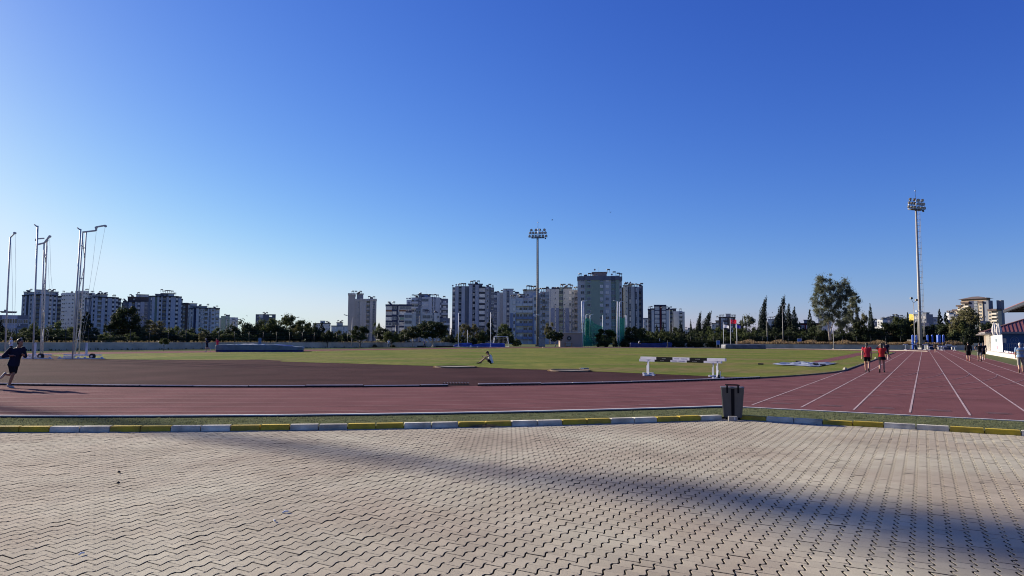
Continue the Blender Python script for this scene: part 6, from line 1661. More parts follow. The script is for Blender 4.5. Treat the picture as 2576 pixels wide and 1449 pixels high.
building('apartment_block', 'white topped block with blue lower floors and deep balconies, behind the floodlight mast', 320, [
    (1283, 1288, 751, 'white', 'wall'), (1288, 1298, 751, 'white', 'win', dict(n=1, w=1.1, h=1.6, g='pd')), (1298, 1315, 749, 'white', 'balc', dict(bm='white', g='dp', n=2)), (1315, 1328, 749, 'beige2', 'balc', dict(bm='white', g='d')), (1328, 1340, 749, 'white', 'balc', dict(bm='white', g='dm', n=1)), (1340, 1354, 742, 'white', 'win', dict(n=1, w=1.2, h=1.7, g='pd')), (1354, 1359, 736, 'beige2', 'wall', dict(dp=-.6)), (1359, 1364, 733, 'beige2', 'win', dict(n=1, w=.9, h=1.4, g='dm')), (1364, 1371, 733, 'beige2', 'balc', dict(bm='beige2', g='d')), (1371, 1381, 734, 'beige2', 'win', dict(n=2, w=.8, h=1.4, g='dm'))],
    tanks=(1288, 1293, 1306, (1320, 736), (1328, 727), (1334, 727), (1340, 728), (1345, 728), (1350, 729), 1360, 1366, 1371, 1310), rooms=((1316, 1355, 728, 751, 'white'), (1305, 1320, 739, 750, 'pale')), dishes=((1323, 749),), seed=19)
b_ = [o for o in col.objects if o.get('label', '').startswith('white topped block')][0]
mb = MB(); X, zf_ = FR[b_['label']]; zb = zf_(1300, 788)
for (x0, x1, dp) in ((1283, 1288, .01), (1288, 1291.5, .012), (1295.5, 1298, .012), (1340, 1344.5, .012), (1349.5, 1354, .012)):
    mb.box(((X(x0) + X(x1)) / 2, -dp - .04, zb / 2), (X(x1) - X(x0) - .01, .08, zb))
mb.build('blue_wall', WMAT['blue'], b_)
for ch in list(b_.children):
    if ch.name.startswith('balcony') and ch.location.z < zb - 1.0 and ch.location.x < X(1345):
        ch.data = balc_mesh(max(v.co.x for v in ch.data.vertices) * 2, 1.2, 1.0, 'blue')
building('apartment_block', 'block split by a glazed stair shaft, pale above and dusty blue below', 360, [
    (1372, 1379, 726, 'pale', 'wall'), (1379, 1386, 726, 'pale', 'wall'), (1386, 1393, 727, 'greenpale', 'wall', dict(dp=.4)), (1393, 1401, 727, 'greenpale', 'small', dict(dp=.4)), (1401, 1406, 727, 'greenpale', 'wall', dict(dp=.4)), (1406, 1417, 726, 'green', 'glass', dict(g='dmd', dp=-.5)), (1417, 1424, 727, 'greenpale', 'small', dict(dp=.6)), (1424, 1431, 727, 'greenpale', 'wall', dict(dp=.6)), (1431, 1438, 727, 'greenpale', 'win', dict(n=1, w=1.1, h=1.5, g='dp', dp=.6)), (1438, 1445, 728, 'pale', 'win', dict(n=1, w=.8, g='md')), (1445, 1454, 729, 'beige2', 'balc', dict(bm='beige2', g='mp'))],
    tanks=(1376, 1391, 1397, 1403, (1413, 722), (1419, 722), (1425, 722), (1432, 722), (1437, 723), 1447, 1451), rooms=((1409, 1439, 722.5, 729, 'beige'),), dishes=((1440, 722), (1415, 721)), seed=20)
b_ = [o for o in col.objects if o.get('label', '').startswith('block split by')][0]
mb = MB(); X, zf_ = FR[b_['label']]; zb = zf_(1400, 775)
for (x0, x1, dp) in ((1386, 1395.3, .4), (1398.6, 1406, .4), (1417, 1419.2, .6), (1422, 1432.2, .6), (1437, 1438, .6)):
    mb.box(((X(x0) + X(x1)) / 2, -dp - .04, zb / 2), (X(x1) - X(x0) - .01, .08, zb))
mb.build('blue_wall', WMAT['blue'], b_)
building('apartment_tower', 'tallest tower, green grey with a dark roof edge crowded with solar tanks', 345, [
    (1453, 1458, 696, 'greenpale', 'wall'), (1458, 1473, 695, 'greenpale', 'win', dict(n=1, w=1.7, h=1.5, g='mdp', dp=.2)), (1473, 1490, 695, 'green', 'win', dict(n=1, w=1.7, h=1.5, g='mdd', dp=.7)), (1490, 1509, 695, 'green', 'wall', dict(dp=.7)), (1509, 1518, 695, 'green', 'win', dict(n=1, w=1.5, h=1.5, g='ppmd', dp=.7)), (1518, 1537.5, 695, 'greenpale', 'win', dict(n=1, w=1.6, h=1.5, g='mpd', dp=.3)), (1537.5, 1549, 694, 'green', 'glass', dict(g='dgmd', dp=-.6)), (1549, 1558, 694, 'green', 'wall', dict(dp=.3)), (1558, 1565, 696, 'pale', 'win', dict(n=1, w=.9, h=1.4, g='dm'))],
    cornice='slate', ch=2.0, tanks=(1459, 1473, 1483, 1490, (1531, 684), (1546, 690), 1556, 1562), rooms=((1490, 1527, 683, 696, 'salmon'),), dishes=((1497, 682), (1540, 694)), wires=((1507, 671, 683),), depth=18, fl=3.05, seed=21)
building('apartment_block', 'lilac grey block with dark vertical strips and curved end balconies, right of the green tower', 365, [
    (1563, 1568.5, 722, 'black', 'wall', dict(dp=-2)), (1568.5, 1572, 722, 'greenpale', 'wall'), (1572, 1581, 722, 'greenpale', 'small', dict(dp=.4)), (1581, 1583, 721, 'black', 'wall'), (1583, 1588, 721, 'slate', 'strip', dict(g='mpp', h=2.2)), (1588, 1597, 721, 'greenpale', 'wall', dict(dp=.4)), (1597, 1599, 721, 'black', 'wall'), (1599, 1603, 721, 'slate', 'strip', dict(g='mpd', h=2.2)), (1603, 1608, 722, 'greenpale', 'wall', dict(dp=.3)), (1608, 1614, 720, 'beige', 'balc', dict(bm='dark', g='dm')), (1614, 1618, 719, 'slate', 'wall')],
    tanks=(1590, 1593, 1600, 1607, 1611, 1615, (1575, 716), (1585, 716)), rooms=((1568, 1588, 717, 724, 'pale'),), dishes=((1574, 714.5), (1579, 714.5), (1586, 714)), seed=22)
building('apartment_block', 'white block with a black ladder pattern of storeys and a blank white end', 500, [
    (1630, 1636, 777, 'slate', 'balc', dict(bm='dark')), (1636, 1639, 776, 'dark', 'wall'), (1639, 1646, 776, 'white', 'wall'), (1646, 1660, 767, 'white', 'win', dict(n=1, w=3.6, h=1.5, g='pp')), (1660, 1664, 767, 'maroon', 'wall', dict(dp=.4)), (1664, 1676, 767, 'white', 'win', dict(n=1, w=3.0, h=1.5, g='pp')), (1676, 1686, 777, 'white', 'wall'), (1686, 1692, 777, 'green', 'balc', dict(bm='dark'))],
    cornice='darkblue', ch=.9, tanks=(1634, 1639, 1679, 1684, 1688), seed=23)
b_ = [o for o in col.objects if o.get('label', '').startswith('white block with a black ladder')][0]
mb = MB(); X, zf_ = FR[b_['label']]; zt = zf_(1660, 767)
for i in range(9):
    for (x0, x1) in ((1646, 1660), (1664, 1676)): mb.box(((X(x0) + X(x1)) / 2, -.06, zt - .9 - 3 * i), (X(x1) - X(x0) - .02, .12, .5))
for x in (1646.5, 1659.5, 1664.5, 1675.5): mb.box((X(x), -.075, zt / 2 - .5), (.35, .15, zt - 1))
mb.build('band', WMAT['darkblue'], b_)
building('apartment_block', 'white blank ended block with one column of balconies, right of the ladder patterned block', 520, [
    (1692, 1694, 783, 'dark', 'wall'), (1694, 1708.5, 783, 'white', 'wall', dict(dp=.3)), (1708.5, 1717, 782, 'pale', 'balc', dict(bm='white', g='md')), (1717, 1722.5, 784, 'pale', 'wall')], tanks=(1712,), rooms=((1692.5, 1701, 776, 784, 'dark'),), seed=24)
building('house', 'small pale house low in the gap left of the ladder patterned block', 420, [(1618.5, 1629.5, 800, 'pale', 'win', dict(n=2, w=1.0))], cornice='slate', ch=.5, seed=25, zmin=3)
building('house', 'cluster of small pale roofs just right of the ladder patterned block', 560, [(1722, 1738, 829, 'pale', 'win', dict(n=2, w=1.0)), (1738, 1756, 832, 'white', 'win', dict(n=2, w=1.0))], cornice='slate', ch=.5, rooms=((1730, 1738, 825, 829, 'slate'),), tanks=(1725, 1745, 1752), seed=26, zmin=3)
building('apartment_block', 'brown fronted block with a cream roof room behind the red flag', 560, [
    (1790, 1800, 813, 'cream', 'win', dict(n=1, g='dm')), (1800, 1808, 806, 'cream', 'balc', dict(bm='cream', g='d')), (1808, 1814, 797, 'brown', 'wall', dict(dp=.2)), (1814, 1818, 797, 'bluegrey', 'strip', dict(g='pm')), (1818, 1830, 797, 'brown', 'win', dict(n=2, w=1.4, g='mp')), (1830, 1838, 797, 'brown', 'wall', dict(dp=.3)), (1838, 1844, 797, 'slate', 'strip', dict(g='mp')), (1844, 1850, 797, 'brown', 'wall')],
    cornice='brown', rooms=((1826, 1838, 789.5, 797, 'cream'),), tanks=(1811, 1815, 1819, 1841, 1846, 1849, (1804, 800)), seed=27)
building('house', 'low green grey building behind the blue flag', 480, [(1851, 1868, 815, 'grey', 'win', dict(n=2, w=1.2))], cornice='slate', ch=.5, seed=28, zmin=3, depth=5)
building('house', 'long low dark roofed building behind the hedge trees, left of the flagpoles', 300, [(1758, 1806, 829, 'slate', 'win', dict(n=5, w=1.2, g='dm')), (1806, 1840, 830, 'slate', 'win', dict(n=3, w=1.2, g='dm'))], cornice='black', ch=.6, seed=29, zmin=2)
building('house', 'white house with roof tanks half hidden between the tall cypresses', 480, [(1932, 1948, 803, 'white', 'win', dict(n=2, w=1.1, g='dp')), (1948, 1972, 802, 'pale', 'win', dict(n=3, w=1.1, g='dm'))], cornice='slate', ch=.5, tanks=(1936, 1941, 1948, 1955), seed=30, zmin=3)
building('house', 'dark red house with a grey roof left of the big eucalyptus', 330, [(2011, 2040, 813, 'maroon', 'win', dict(n=2, w=1.6, h=1.6, g='mp')), (2040, 2066, 813, 'maroon', 'win', dict(n=2, w=1.6, h=1.6, g='dm'))], cornice='black', ch=.5, rooms=((2022, 2040, 805, 813, 'slate'),), seed=31, zmin=2)
building('house', 'pale house glimpsed behind the left side of the big eucalyptus', 520, [(2058, 2076, 790, 'white', 'win', dict(n=2, w=1.1)), (2076, 2092, 796, 'pale', 'win', dict(n=1))], seed=32, zmin=3)
# hillside houses left of the right mast
hh = [(2196, 2206, 808, 470, 'slate', 'slate house with small roof boxes, leftmost of the hillside houses'), (2200, 2222, 822, 380, 'white', 'sunlit white low house front of the hillside houses, lowest one'), (2206, 2220, 804, 480, 'pale', 'pale house with white chimneys among the hillside houses'),
      (2219, 2234, 803, 500, 'brown', 'brown house with dishes on its roof among the hillside houses'), (2232, 2246, 801, 460, 'slate', 'slate house with a white tank on top among the hillside houses'), (2244, 2258, 795, 500, 'black', 'dark house with a tall dark roof room among the hillside houses'), (2256, 2272, 797, 520, 'pale', 'pale house rightmost of the hillside houses')]
for i, (x0, x1, y, D, wmn, lb) in enumerate(hh):
    building('house', lb, D, [(x0, (x0 + x1) / 2, y, wmn, 'win', dict(n=1, w=1.2)), ((x0 + x1) / 2, x1, y + 1.2, wmn, 'win', dict(n=1, w=1.2, g='dm'))], depth=10, rooms=(((x0 + 2), (x0 + 6), y - 4, y, 'white' if i % 2 else 'slate'),), tanks=(x1 - 3, x1 - 5), dishes=(x1 - 2,) if i % 2 else (), wires=((x0 + 8, y - 9, y),) if i in (2, 4) else (), seed=40 + i, zmin=3, turn=-.7 if i in (1, 2) else 0.0)
building('house', 'house with a bright yellow side wall left of the right floodlight mast', 420, [(2287, 2300, 790, 'yellow', 'wall'), (2300, 2313, 791, 'slate', 'win', dict(n=2, w=1.2)), (2313, 2330, 790.5, 'slate', 'win', dict(n=2, w=1.2))], cornice=None, seed=50, zmin=3, turn=-.62, depth=6, rooms=((2316, 2326, 787, 791, 'grey'),))
building('house', 'grey house behind the lower part of the right floodlight mast', 360, [(2296, 2318, 812, 'beige', 'win', dict(n=2, w=1.3, g='dm')), (2318, 2336, 812, 'beige', 'win', dict(n=2, w=1.1))], seed=51, zmin=2)
building('house', 'mauve and white house just right of the right floodlight mast', 430, [(2332, 2348, 798, 'slate', 'win', dict(n=2, w=1.1)), (2348, 2364, 798, 'pale', 'win', dict(n=2, w=1.1, g='dm'))], cornice='grey', ch=.5, seed=52, zmin=3)

# ---- right tan tower, turned so that the sun reaches its long side
Dt = 640
q = PT(2456, 860, Dt)
t = thing('apartment_tower', 'tan and cream apartment tower with brown windows and white balconies at the right', 'apartment building', (q.x, Dt, 0), R(-65))
sc_ = Dt / F
def tz(y): return PT(2456, y, Dt).z
# local x runs along the sunlit side; widths are chosen so that the outline fits the photograph
kx = sc_ / math.cos(R(65)) * 1.0
def tb(name, x0, x1, y0, y1, yt, m, zb=0): pass
segs = [  # px from, px to, roof y, wall, kind
    (2384, 2398, 784, 'tan', 'balc'), (2398, 2408, 781, 'tan2', 'win'), (2408, 2420, 770, 'tan', 'balc'), (2420, 2428, 762, 'tan2', 'win'), (2428, 2438, 762, 'tan', 'balc'), (2438, 2451, 757, 'darkblue', 'wall'), (2451, 2460, 757, 'slate', 'glass'), (2460, 2463, 757, 'brown', 'wall'), (2463, 2473, 761, 'tan2', 'win'), (2473, 2487, 756, 'slate', 'wall'), (2487, 2495, 781, 'tan2', 'win'), (2495, 2508, 780, 'tan2', 'balc')]  # darkblue and slate wall columns: shaded side faces given as dark colour
wl_ = {}; cor = MB(); rg = random.Random(9); cxp = 2456
def lx(px):  # local x along the rotated front such that its projection falls on column px
    u = (px - 1288) / F; a = R(-65); # point = q + (cos a, sin a) * x
    return (u * q.y - q.x) / (math.cos(a) - u * math.sin(a))
for i, (x0, x1, yt, wmn, kind) in enumerate(segs):
    a, b = lx(x0), lx(x1); ymid = lx((x0 + x1) / 2); dloc = Dt + math.sin(R(-65)) * ymid
    zt = PT((x0 + x1) / 2, yt, dloc).z; rec = {'balc': 1.6, 'win': 0, 'wall': .8, 'glass': .4}[kind]
    wl_.setdefault(wmn, MB()).box(((a + b) / 2, (7 + rec) / 2, zt / 2), (b - a - .004, 7 - rec, zt))
    if kind in ('win', 'balc'): cor.box(((a + b) / 2, 3.4 + .01 * i, zt + .3), (b - a + .8, 8.2 + .02 * i, 1.5 + .01 * i))
    nf = int(zt / 3.05)
    for k in range(nf):
        zf = zt - .7 - 3.05 * (k + 1)
        if zf < 6: break
        if kind == 'win': place('window', win_mesh(1.9, 1.6, 'd'), t, ((a + b) / 2, -.002, zf + .9))
        elif kind == 'balc': place('balcony', balc_mesh(b - a - .1, 1.9, 1.25, 'cream'), t, ((a + b) / 2, rec - .1, zf)); place('window', win_mesh(min(2.6, (b - a) * .7), 2.0, 'd'), t, ((a + b) / 2, rec - .002, zf + .2))
        elif kind == 'glass': place('window', win_mesh(b - a - .3, 1.9, 'm'), t, ((a + b) / 2, rec - .002, zf + .6))
for wmn, mb in wl_.items(): mb.build('wall', WMAT[wmn], t)
cor.build('cornice', WMAT['brown'], t)
a, b = lx(2413), lx(2488); zr = tz(757); zr2 = tz(745.5)
mb = MB(); mb.box(((a + b) / 2, 3.6, zr + 1.0), (b - a - 4, 5.5, 3.2), 0)
rv = [(a, -1.2, zr + 1.8), (b, -1.2, zr + 1.8), (b, 8.4, zr + 1.8), (a, 8.4, zr + 1.8), (a + (b - a) * .4, 3.6, zr2), (a + (b - a) * .6, 3.6, zr2)]
mb.add(rv, [(0, 1, 5, 4), (1, 2, 5), (2, 3, 4, 5), (3, 0, 4), (3, 2, 1, 0)], 1); mb.build('roof', [WMAT['tan'], WMAT['brown']], t)
mb = MB(); mb.box(((lx(2496) + lx(2508)) / 2, 9.2, tz(757) / 2), (lx(2508) - lx(2496), 4, tz(757))); mb.build('rear_wing', WMAT['slate'], t)
building('house', 'white and grey houses clustered at the foot of the tan tower, left side', 430, [(2381, 2388, 787, 'white', 'win', dict(n=1, w=1.0)), (2388, 2400, 791, 'slate', 'win', dict(n=2, w=1.1)), (2400, 2410, 797, 'pale', 'win', dict(n=1, w=1.2))], tanks=(2385, 2392), dishes=(2396, 2404), seed=60, zmin=3, turn=-.6, depth=6)
building('house', 'blue grey house with white balcony behind the pale tree below the tan tower', 360, [(2392, 2402, 805, 'cream', 'balc', dict(bm='cream')), (2402, 2412, 806, 'slate', 'wall')], seed=61, zmin=3, depth=9)
building('house', 'dark house with a blue window right below the tan tower', 380, [(2466, 2478, 806, 'slate', 'win', dict(n=1, w=2.0, h=1.6, g='m')), (2478, 2490, 808, 'slate', 'win', dict(n=1, w=1.2))], dishes=(2470,), seed=62, zmin=3)

# ---- small salmon service building by the far straight
a = PT(1409, 868, 196); b = PT(1466, 868, 196); zt = PT(1440, 838, 196).z
t = thing('service_building', 'small flat roofed salmon service building with a round fan, behind the net cage', 'building', (a.x, 196, 0)); w = b.x - a.x
mb = MB(); mb.box((w / 2, 3, zt / 2), (w, 6, zt)); mb.build('wall', WMAT['salmon'], t)
mb = MB(); mb.box((w / 2, 3, zt + .08), (w + .5, 6.5, .2)); mb.build('roof', WMAT['beige2'], t)
mb = MB(); mb.tube([(w * .40, -.02, zt * .62), (w * .40, -.15, zt * .62)], .62, 18); mb.tube([(w * .40, -.151, zt * .62), (w * .40, -.16, zt * .62)], .25, 10, 1); mb.build('fan', [m_dark, m_gpaint], t)
mb = MB(); mb.box((w * .36, -.2, .75), (1.3, .4, 1.1)); mb.build('vent_box', m_gpaint, t)
# ================================================================== trees and plants
def leafmat(name, c, c2, trans=.25):
    return mat('leaf_' + name, c, .75, .3, .35, c2=c2, trans=trans, objrand=.22, spec=.2, detail=5)
LM = dict(dark=leafmat('dark', (0.020, 0.030, 0.013), (0.046, 0.060, 0.022)), mid=leafmat('mid', (0.040, 0.056, 0.019), (0.085, 0.100, 0.032), .35), olive=leafmat('olive', (0.085, 0.085, 0.038), (0.15, 0.135, 0.062), .38),
          conifer=leafmat('conifer', (0.012, 0.022, 0.015), (0.024, 0.036, 0.020), .1), euc=leafmat('grey_green', (0.085, 0.100, 0.062), (0.150, 0.160, 0.100), .4), yellow=leafmat('yellow', (0.085, 0.085, 0.022), (0.15, 0.13, 0.035)), hedge=leafmat('hedge', (0.022, 0.030, 0.014), (0.045, 0.058, 0.022)))
def leaves(name, centers, radii, n, size, m, seed, squash=1.0, aspect=.6, droop=0.0, soft=0.0):
    """leaf sized faces spread over and inside a set of clumps"""
    r = np.random.default_rng(seed)
    C = np.array(centers); Rr = np.array(radii)
    w = Rr ** 2; w = w / w.sum()
    idx = r.choice(len(C), n, p=w)
    d = r.normal(size=(n, 3)); d /= np.linalg.norm(d, axis=1)[:, None]
    rad = Rr[idx] * np.where(r.random(n) < soft, np.abs(r.normal(size=n)) * .85, 0.55 + 0.5 * r.random(n) ** .6)
    P = C[idx] + d * rad[:, None] * np.array([1, 1, squash])
    nrm = d + r.normal(size=(n, 3)) * .55; nrm /= np.linalg.norm(nrm, axis=1)[:, None]
    t = np.cross(nrm, r.normal(size=(n, 3))); t /= np.linalg.norm(t, axis=1)[:, None]
    if droop: t[:, 2] -= droop; t /= np.linalg.norm(t, axis=1)[:, None]
    b = np.cross(nrm, t); b /= (np.linalg.norm(b, axis=1)[:, None] + 1e-9)
    s = size * (0.6 + .8 * r.random(n))[:, None]
    v = np.empty((n, 4, 3)); v[:, 0] = P - t * s; v[:, 1] = P + b * s * aspect; v[:, 2] = P + t * s; v[:, 3] = P - b * s * aspect
    v = v.reshape(-1, 3)
    me = bpy.data.meshes.new(name)
    me.vertices.add(4 * n); me.loops.add(4 * n); me.polygons.add(n)
    me.vertices.foreach_set('co', v.ravel()); me.loops.foreach_set('vertex_index', np.arange(4 * n)); me.polygons.foreach_set('loop_start', np.arange(n) * 4)
    me.materials.append(m); me.update(calc_edges=True)
    return me
def clumps(kind, seed):
    r = random.Random(seed); C = []; Rr = []
    if kind == 'broad':
        for i in range(46):
            z = r.uniform(.22, .95); prof = math.sin(math.pi * min(1, max(0, (z - .08) / .98))) ** .6
            a = r.uniform(0, 6.28); q = .40 * prof * math.sqrt(r.random()) ; q = max(q, .40 * prof * .55 * r.random())
            C.append((q * math.cos(a), q * math.sin(a), z)); Rr.append(r.uniform(.07, .145))
    elif kind == 'bush':
        for i in range(52):
            a = r.uniform(0, 6.28); q = .46 * math.sqrt(r.random()); zt = .92 * math.sqrt(max(.05, 1 - (q / .52) ** 2)) * r.uniform(.7, 1.05)
            C.append((q * math.cos(a), q * math.sin(a), r.uniform(.05, max(.1, zt - .08)))); Rr.append(r.uniform(.07, .14))
    elif kind == 'round':
        for i in range(60):
            d = Vector((r.gauss(0, 1), r.gauss(0, 1), r.gauss(0, 1))).normalized(); q = r.uniform(.25, .385)
            C.append((d.x * q, d.y * q, .56 + d.z * q * .92)); Rr.append(r.uniform(.07, .12))
    elif kind == 'cypress':
        lean = r.uniform(-.5, .8)
        for i in range(120):
            z = (i + r.random()) / 120; w = .20 * (1 - z) ** .75 * (.6 if z < .06 else 1) * (1 + .18 * math.sin(z * 23 + seed)); a = r.uniform(0, 6.28)
            C.append((w * math.cos(a) + lean * z ** 4 * .35, w * math.sin(a), z * .97 + .01)); Rr.append(.018 + .13 * (1 - z) ** .8 * r.uniform(.7, 1.1))
    elif kind == 'conifer':
        for i in range(95):
            z = .10 + .88 * (i / 95) ** .9; w = .44 * (1 - z) ** .85 + .012; a = r.uniform(0, 6.28); q = w * r.uniform(.35, 1.08)
            C.append((q * math.cos(a), q * math.sin(a), z - .10 * q)); Rr.append(.022 + .085 * (1 - z))
    elif kind == 'open':
        for i in range(34):
            z = r.uniform(.30, .97); prof = math.sin(math.pi * (z - .12) / .98) ** .7; a = r.uniform(0, 6.28); q = .42 * prof * r.uniform(.25, 1)
            C.append((q * math.cos(a), q * math.sin(a), z)); Rr.append(r.uniform(.06, .11))
    elif kind == 'hedge':
        for i in range(130): C.append((r.uniform(-.46, .46), r.uniform(-.42, .42), r.uniform(.08, .90))); Rr.append(r.uniform(.06, .10))
    return C, Rr
_tm = {}
SPEC = dict(broad=(5200, .030, 1.0), bush=(5600, .030, .9), round=(6000, .027, 1.0), cypress=(6500, .019, 1.9), conifer=(8000, .020, .6), open=(3000, .028, 1.0), hedge=(15000, .026, 1.0))
def crown_mesh(kind, colr, var):
    k = (kind, colr, var)
    if k not in _tm:
        n, sz, sq = SPEC[kind]; C, Rr = clumps(kind, var * 17 + 3); me = leaves('crown', C, Rr, n, sz, LM[colr], var + 5, sq, .6, .5 if kind in ('conifer',) else 0, {'round': .25, 'cypress': .12, 'conifer': .15, 'hedge': .2}.get(kind, .55))
        v = np.empty(len(me.vertices) * 3); me.vertices.foreach_get('co', v); v = v.reshape(-1, 3)
        if kind != 'hedge':
            rr = np.percentile(np.hypot(v[:, 0], v[:, 1]), 96); v[:, :2] *= .5 / rr
        z0 = {'bush': .0, 'hedge': 0.0}.get(kind, np.percentile(v[:, 2], 1)); z1 = np.percentile(v[:, 2], 99.6)
        v[:, 2] = z0 + (v[:, 2] - z0) * (1 - z0) / (z1 - z0)
        me.vertices.foreach_set('co', v.ravel()); me.update(); _tm[k] = me
    return _tm[k]
def trunk_mesh(kind, m):
    k = ('t', kind, m.name)
    if k in _tm: return _tm[k]
    mb = MB(); r = random.Random(len(kind)); top = dict(broad=.62, bush=.4, round=.5, cypress=.9, conifer=.92, open=.75, hedge=.3).get(kind, .6)
    mb.tube([(0, 0, -.05), (.01, .01, top * .4), (0, 0, top)], [.022, .017, .006], 7)
    if kind in ('broad', 'open', 'round', 'bush'):
        for i in range(7):
            a = i * 2.4; z = .2 + .3 * r.random() * top / .6; mb.tube([(0, 0, z), (.12 * math.cos(a), .12 * math.sin(a), z + .14), (.26 * math.cos(a), .26 * math.sin(a), z + .30)], [.011, .007, .003], 5)
    _tm[k] = mb.mesh('trunk', m); return _tm[k]
USED = []
def tree(kind, px, ytop, wpx, D, colr, label, name='tree', cat='tree', zb=.9, group=None, var=None, trunk=m_bark, lift=0.0, lean=0.0, depth=None, ybase=None):
    q = PT(px, ytop, D)
    if ybase is not None: zb = PT(px, ybase, D).z
    h = (q.z - zb); w = wpx / F * D
    t = thing(name, label, cat, (q.x, D, zb), 0, group)
    var = random.randint(0, 2) if var is None else var
    o = place('crown', crown_mesh(kind, colr, var), t, (0, 0, lift * h), 0 if kind == 'hedge' else (random.uniform(0, 6.28) if kind != 'cypress' else random.choice((0, .4, 2.8))), (w, (depth or w), h * (1 - lift)))
    if lean: o.rotation_euler.y = lean
    if kind != 'hedge':
        if lift: 
            mb = MB(); r0 = max(.05, w * .035); mb.tube([(0, 0, -.1), (.03 * w, 0, h * lift * .6), (0, 0, h * (lift + .2))], [r0, r0 * .8, r0 * .5], 7)
            for s_ in (-1, 1): mb.tube([(0, 0, h * lift * .9), (s_ * w * .12, 0, h * (lift + .12)), (s_ * w * .22, .1, h * (lift + .3))], [r0 * .55, r0 * .4, r0 * .2], 6)
            mb.build('trunk', trunk, t)
        else: place('trunk', trunk_mesh(kind, trunk), t, (0, 0, 0), 0, (w, w, h))
    return t
GB = 'trees behind the boundary wall'
T = tree
T('bush', -35, 800, 90, 124, 'dark', 'dark tree mass cut by the left edge of the picture', group=GB)
T('conifer', 3, 806, 26, 118, 'conifer', 'dark conifer tip at the extreme left behind the leaning pole', group=GB)
T('bush', 30, 835, 44, 122, 'dark', 'dark bush behind the two men at the left', group=GB)
T('bush', 60, 826, 52, 120, 'mid', 'sunlit green bush left of the second cage pole', group=GB)
T('bush', 82, 812, 42, 123, 'mid', 'bush with a lighter pointed top between the leftmost cage poles', group=GB)
T('bush', 118, 822, 62, 121, 'mid', 'wide bush behind the foot of the second cage gate', group=GB)
T('bush', 158, 812, 72, 122, 'mid', 'broad rounded bush between the two cage gates', group=GB)
T('conifer', 219, 786, 58, 112, 'conifer', 'dark pointed conifer just right of the nearest cage gate', 'conifer_tree', zb=0.0, lift=.10)
T('broad', 318, 772, 68, 128, 'dark', 'tall dark spreading tree before the third blue grey block', group=GB)
T('broad', 286, 806, 42, 127, 'dark', 'lower dark tree leaning against the left of the tall spreading tree', group=GB)
T('bush', 350, 816, 32, 126, 'dark', 'dark rounded bush at the right foot of the tall spreading tree', group=GB)
T('open', 382, 806, 66, 128, 'olive', 'yellowish sparse bush before the fourth blue grey block', group=GB, ybase=861)
T('bush', 436, 822, 60, 132, 'mid', 'green bush right of the yellowish sparse bush', group=GB)
T('bush', 477, 826, 46, 134, 'dark', 'dark round bush below the pale block with green panels', group=GB)
T('bush', 513, 826, 40, 137, 'mid', 'mid green bush behind the short bent tree by the wall', group=GB)
T('bush', 546, 826, 52, 140, 'mid', 'mid green bush behind the two joggers', group=GB)
T('bush', 584, 818, 56, 142, 'dark', 'dark bush left of the long feathery thicket', group=GB)
T('bush', 612, 808, 66, 144, 'dark', 'tall dark feathery thicket behind the long covered mat', group=GB, trunk=m_bark)
T('bush', 645, 812, 50, 146, 'dark', 'right shoulder of the dark feathery thicket', group=GB)
T('broad', 680, 803, 58, 150, 'mid', 'grey green tree in front of the plain grey block', group=GB)
T('open', 722, 791, 52, 154, 'mid', 'tallest tree left of the beige tower, with gaps of sky in its crown', group=GB)
T('broad', 706, 820, 46, 150, 'dark', 'dark lower tree under the tallest tree', group=GB)
T('broad', 757, 806, 46, 156, 'mid', 'rounded green tree right of the tallest tree', group=GB)
T('open', 746, 818, 24, 149, 'yellow', 'small yellow green tree standing out before the darker ones', group=GB)
T('broad', 783, 812, 36, 160, 'mid', 'small tree left of the small white block', group=GB)
T('conifer', 810, 812, 30, 162, 'conifer', 'dark pointed conifer before the small white block', group=GB)
T('bush', 797, 824, 40, 158, 'dark', 'dark bush at the foot of the pointed conifer', group=GB)
T('round', 824, 832, 30, 146, 'dark', 'small round tree left of the two armed lamp', zb=.1, lift=.25)
T('bush', 848, 832, 40, 166, 'dark', 'dark bush behind the lamp at the beige tower', group=GB)
T('bush', 868, 838, 30, 168, 'dark', 'low dark bush at the left foot of the beige tower', group=GB)
T('broad', 906, 820, 46, 147, 'dark', 'rounded dark tree in front of the beige tower', zb=.1, lift=.22)
T('open', 950, 812, 22, 172, 'mid', 'thin tree with a pale feathery top right of the beige tower', group=GB)
T('broad', 962, 826, 40, 168, 'dark', 'dark tree right of the beige tower', group=GB)
T('broad', 985, 834, 44, 158, 'mid', 'small spreading tree behind the person in white', zb=.1, lift=.2)
T('bush', 1010, 836, 40, 172, 'mid', 'mid green bush below the dark and white banded block', group=GB)
T('round', 1038, 822, 44, 163, 'dark', 'dark round tree on a pale trunk, left of the large dense round tree', zb=.1, lift=.28, trunk=m_pbark)
T('open', 1030, 822, 44, 176, 'olive', 'olive bush behind the dark round tree', group=GB)
T('round', 1089, 808, 76, 162, 'dark', 'large dense round tree with a leaning pale trunk, behind the person in blue', zb=.1, lift=.14, trunk=m_pbark, var=1)
T('bush', 1128, 840, 36, 186, 'mid', 'mid green bush right of the large dense round tree', group=GB)
T('conifer', 1136, 828, 10, 184, 'conifer', 'narrow dark cypress beside the large dense round tree', group=GB)
T('bush', 1157, 838, 30, 188, 'mid', 'bush behind the smaller blue mat', group=GB)
T('open', 1170, 815, 36, 192, 'olive', 'feathery olive tree left of the dark shrub behind the blue mats', group=GB)
T('open', 1194, 816, 32, 193, 'olive', 'feathery olive tree right of the dark shrub behind the blue mats', group=GB)
T('bush', 1185, 845, 34, 178, 'dark', 'low rounded dark shrub behind the blue mats', zb=0, name='shrub', cat='shrub')
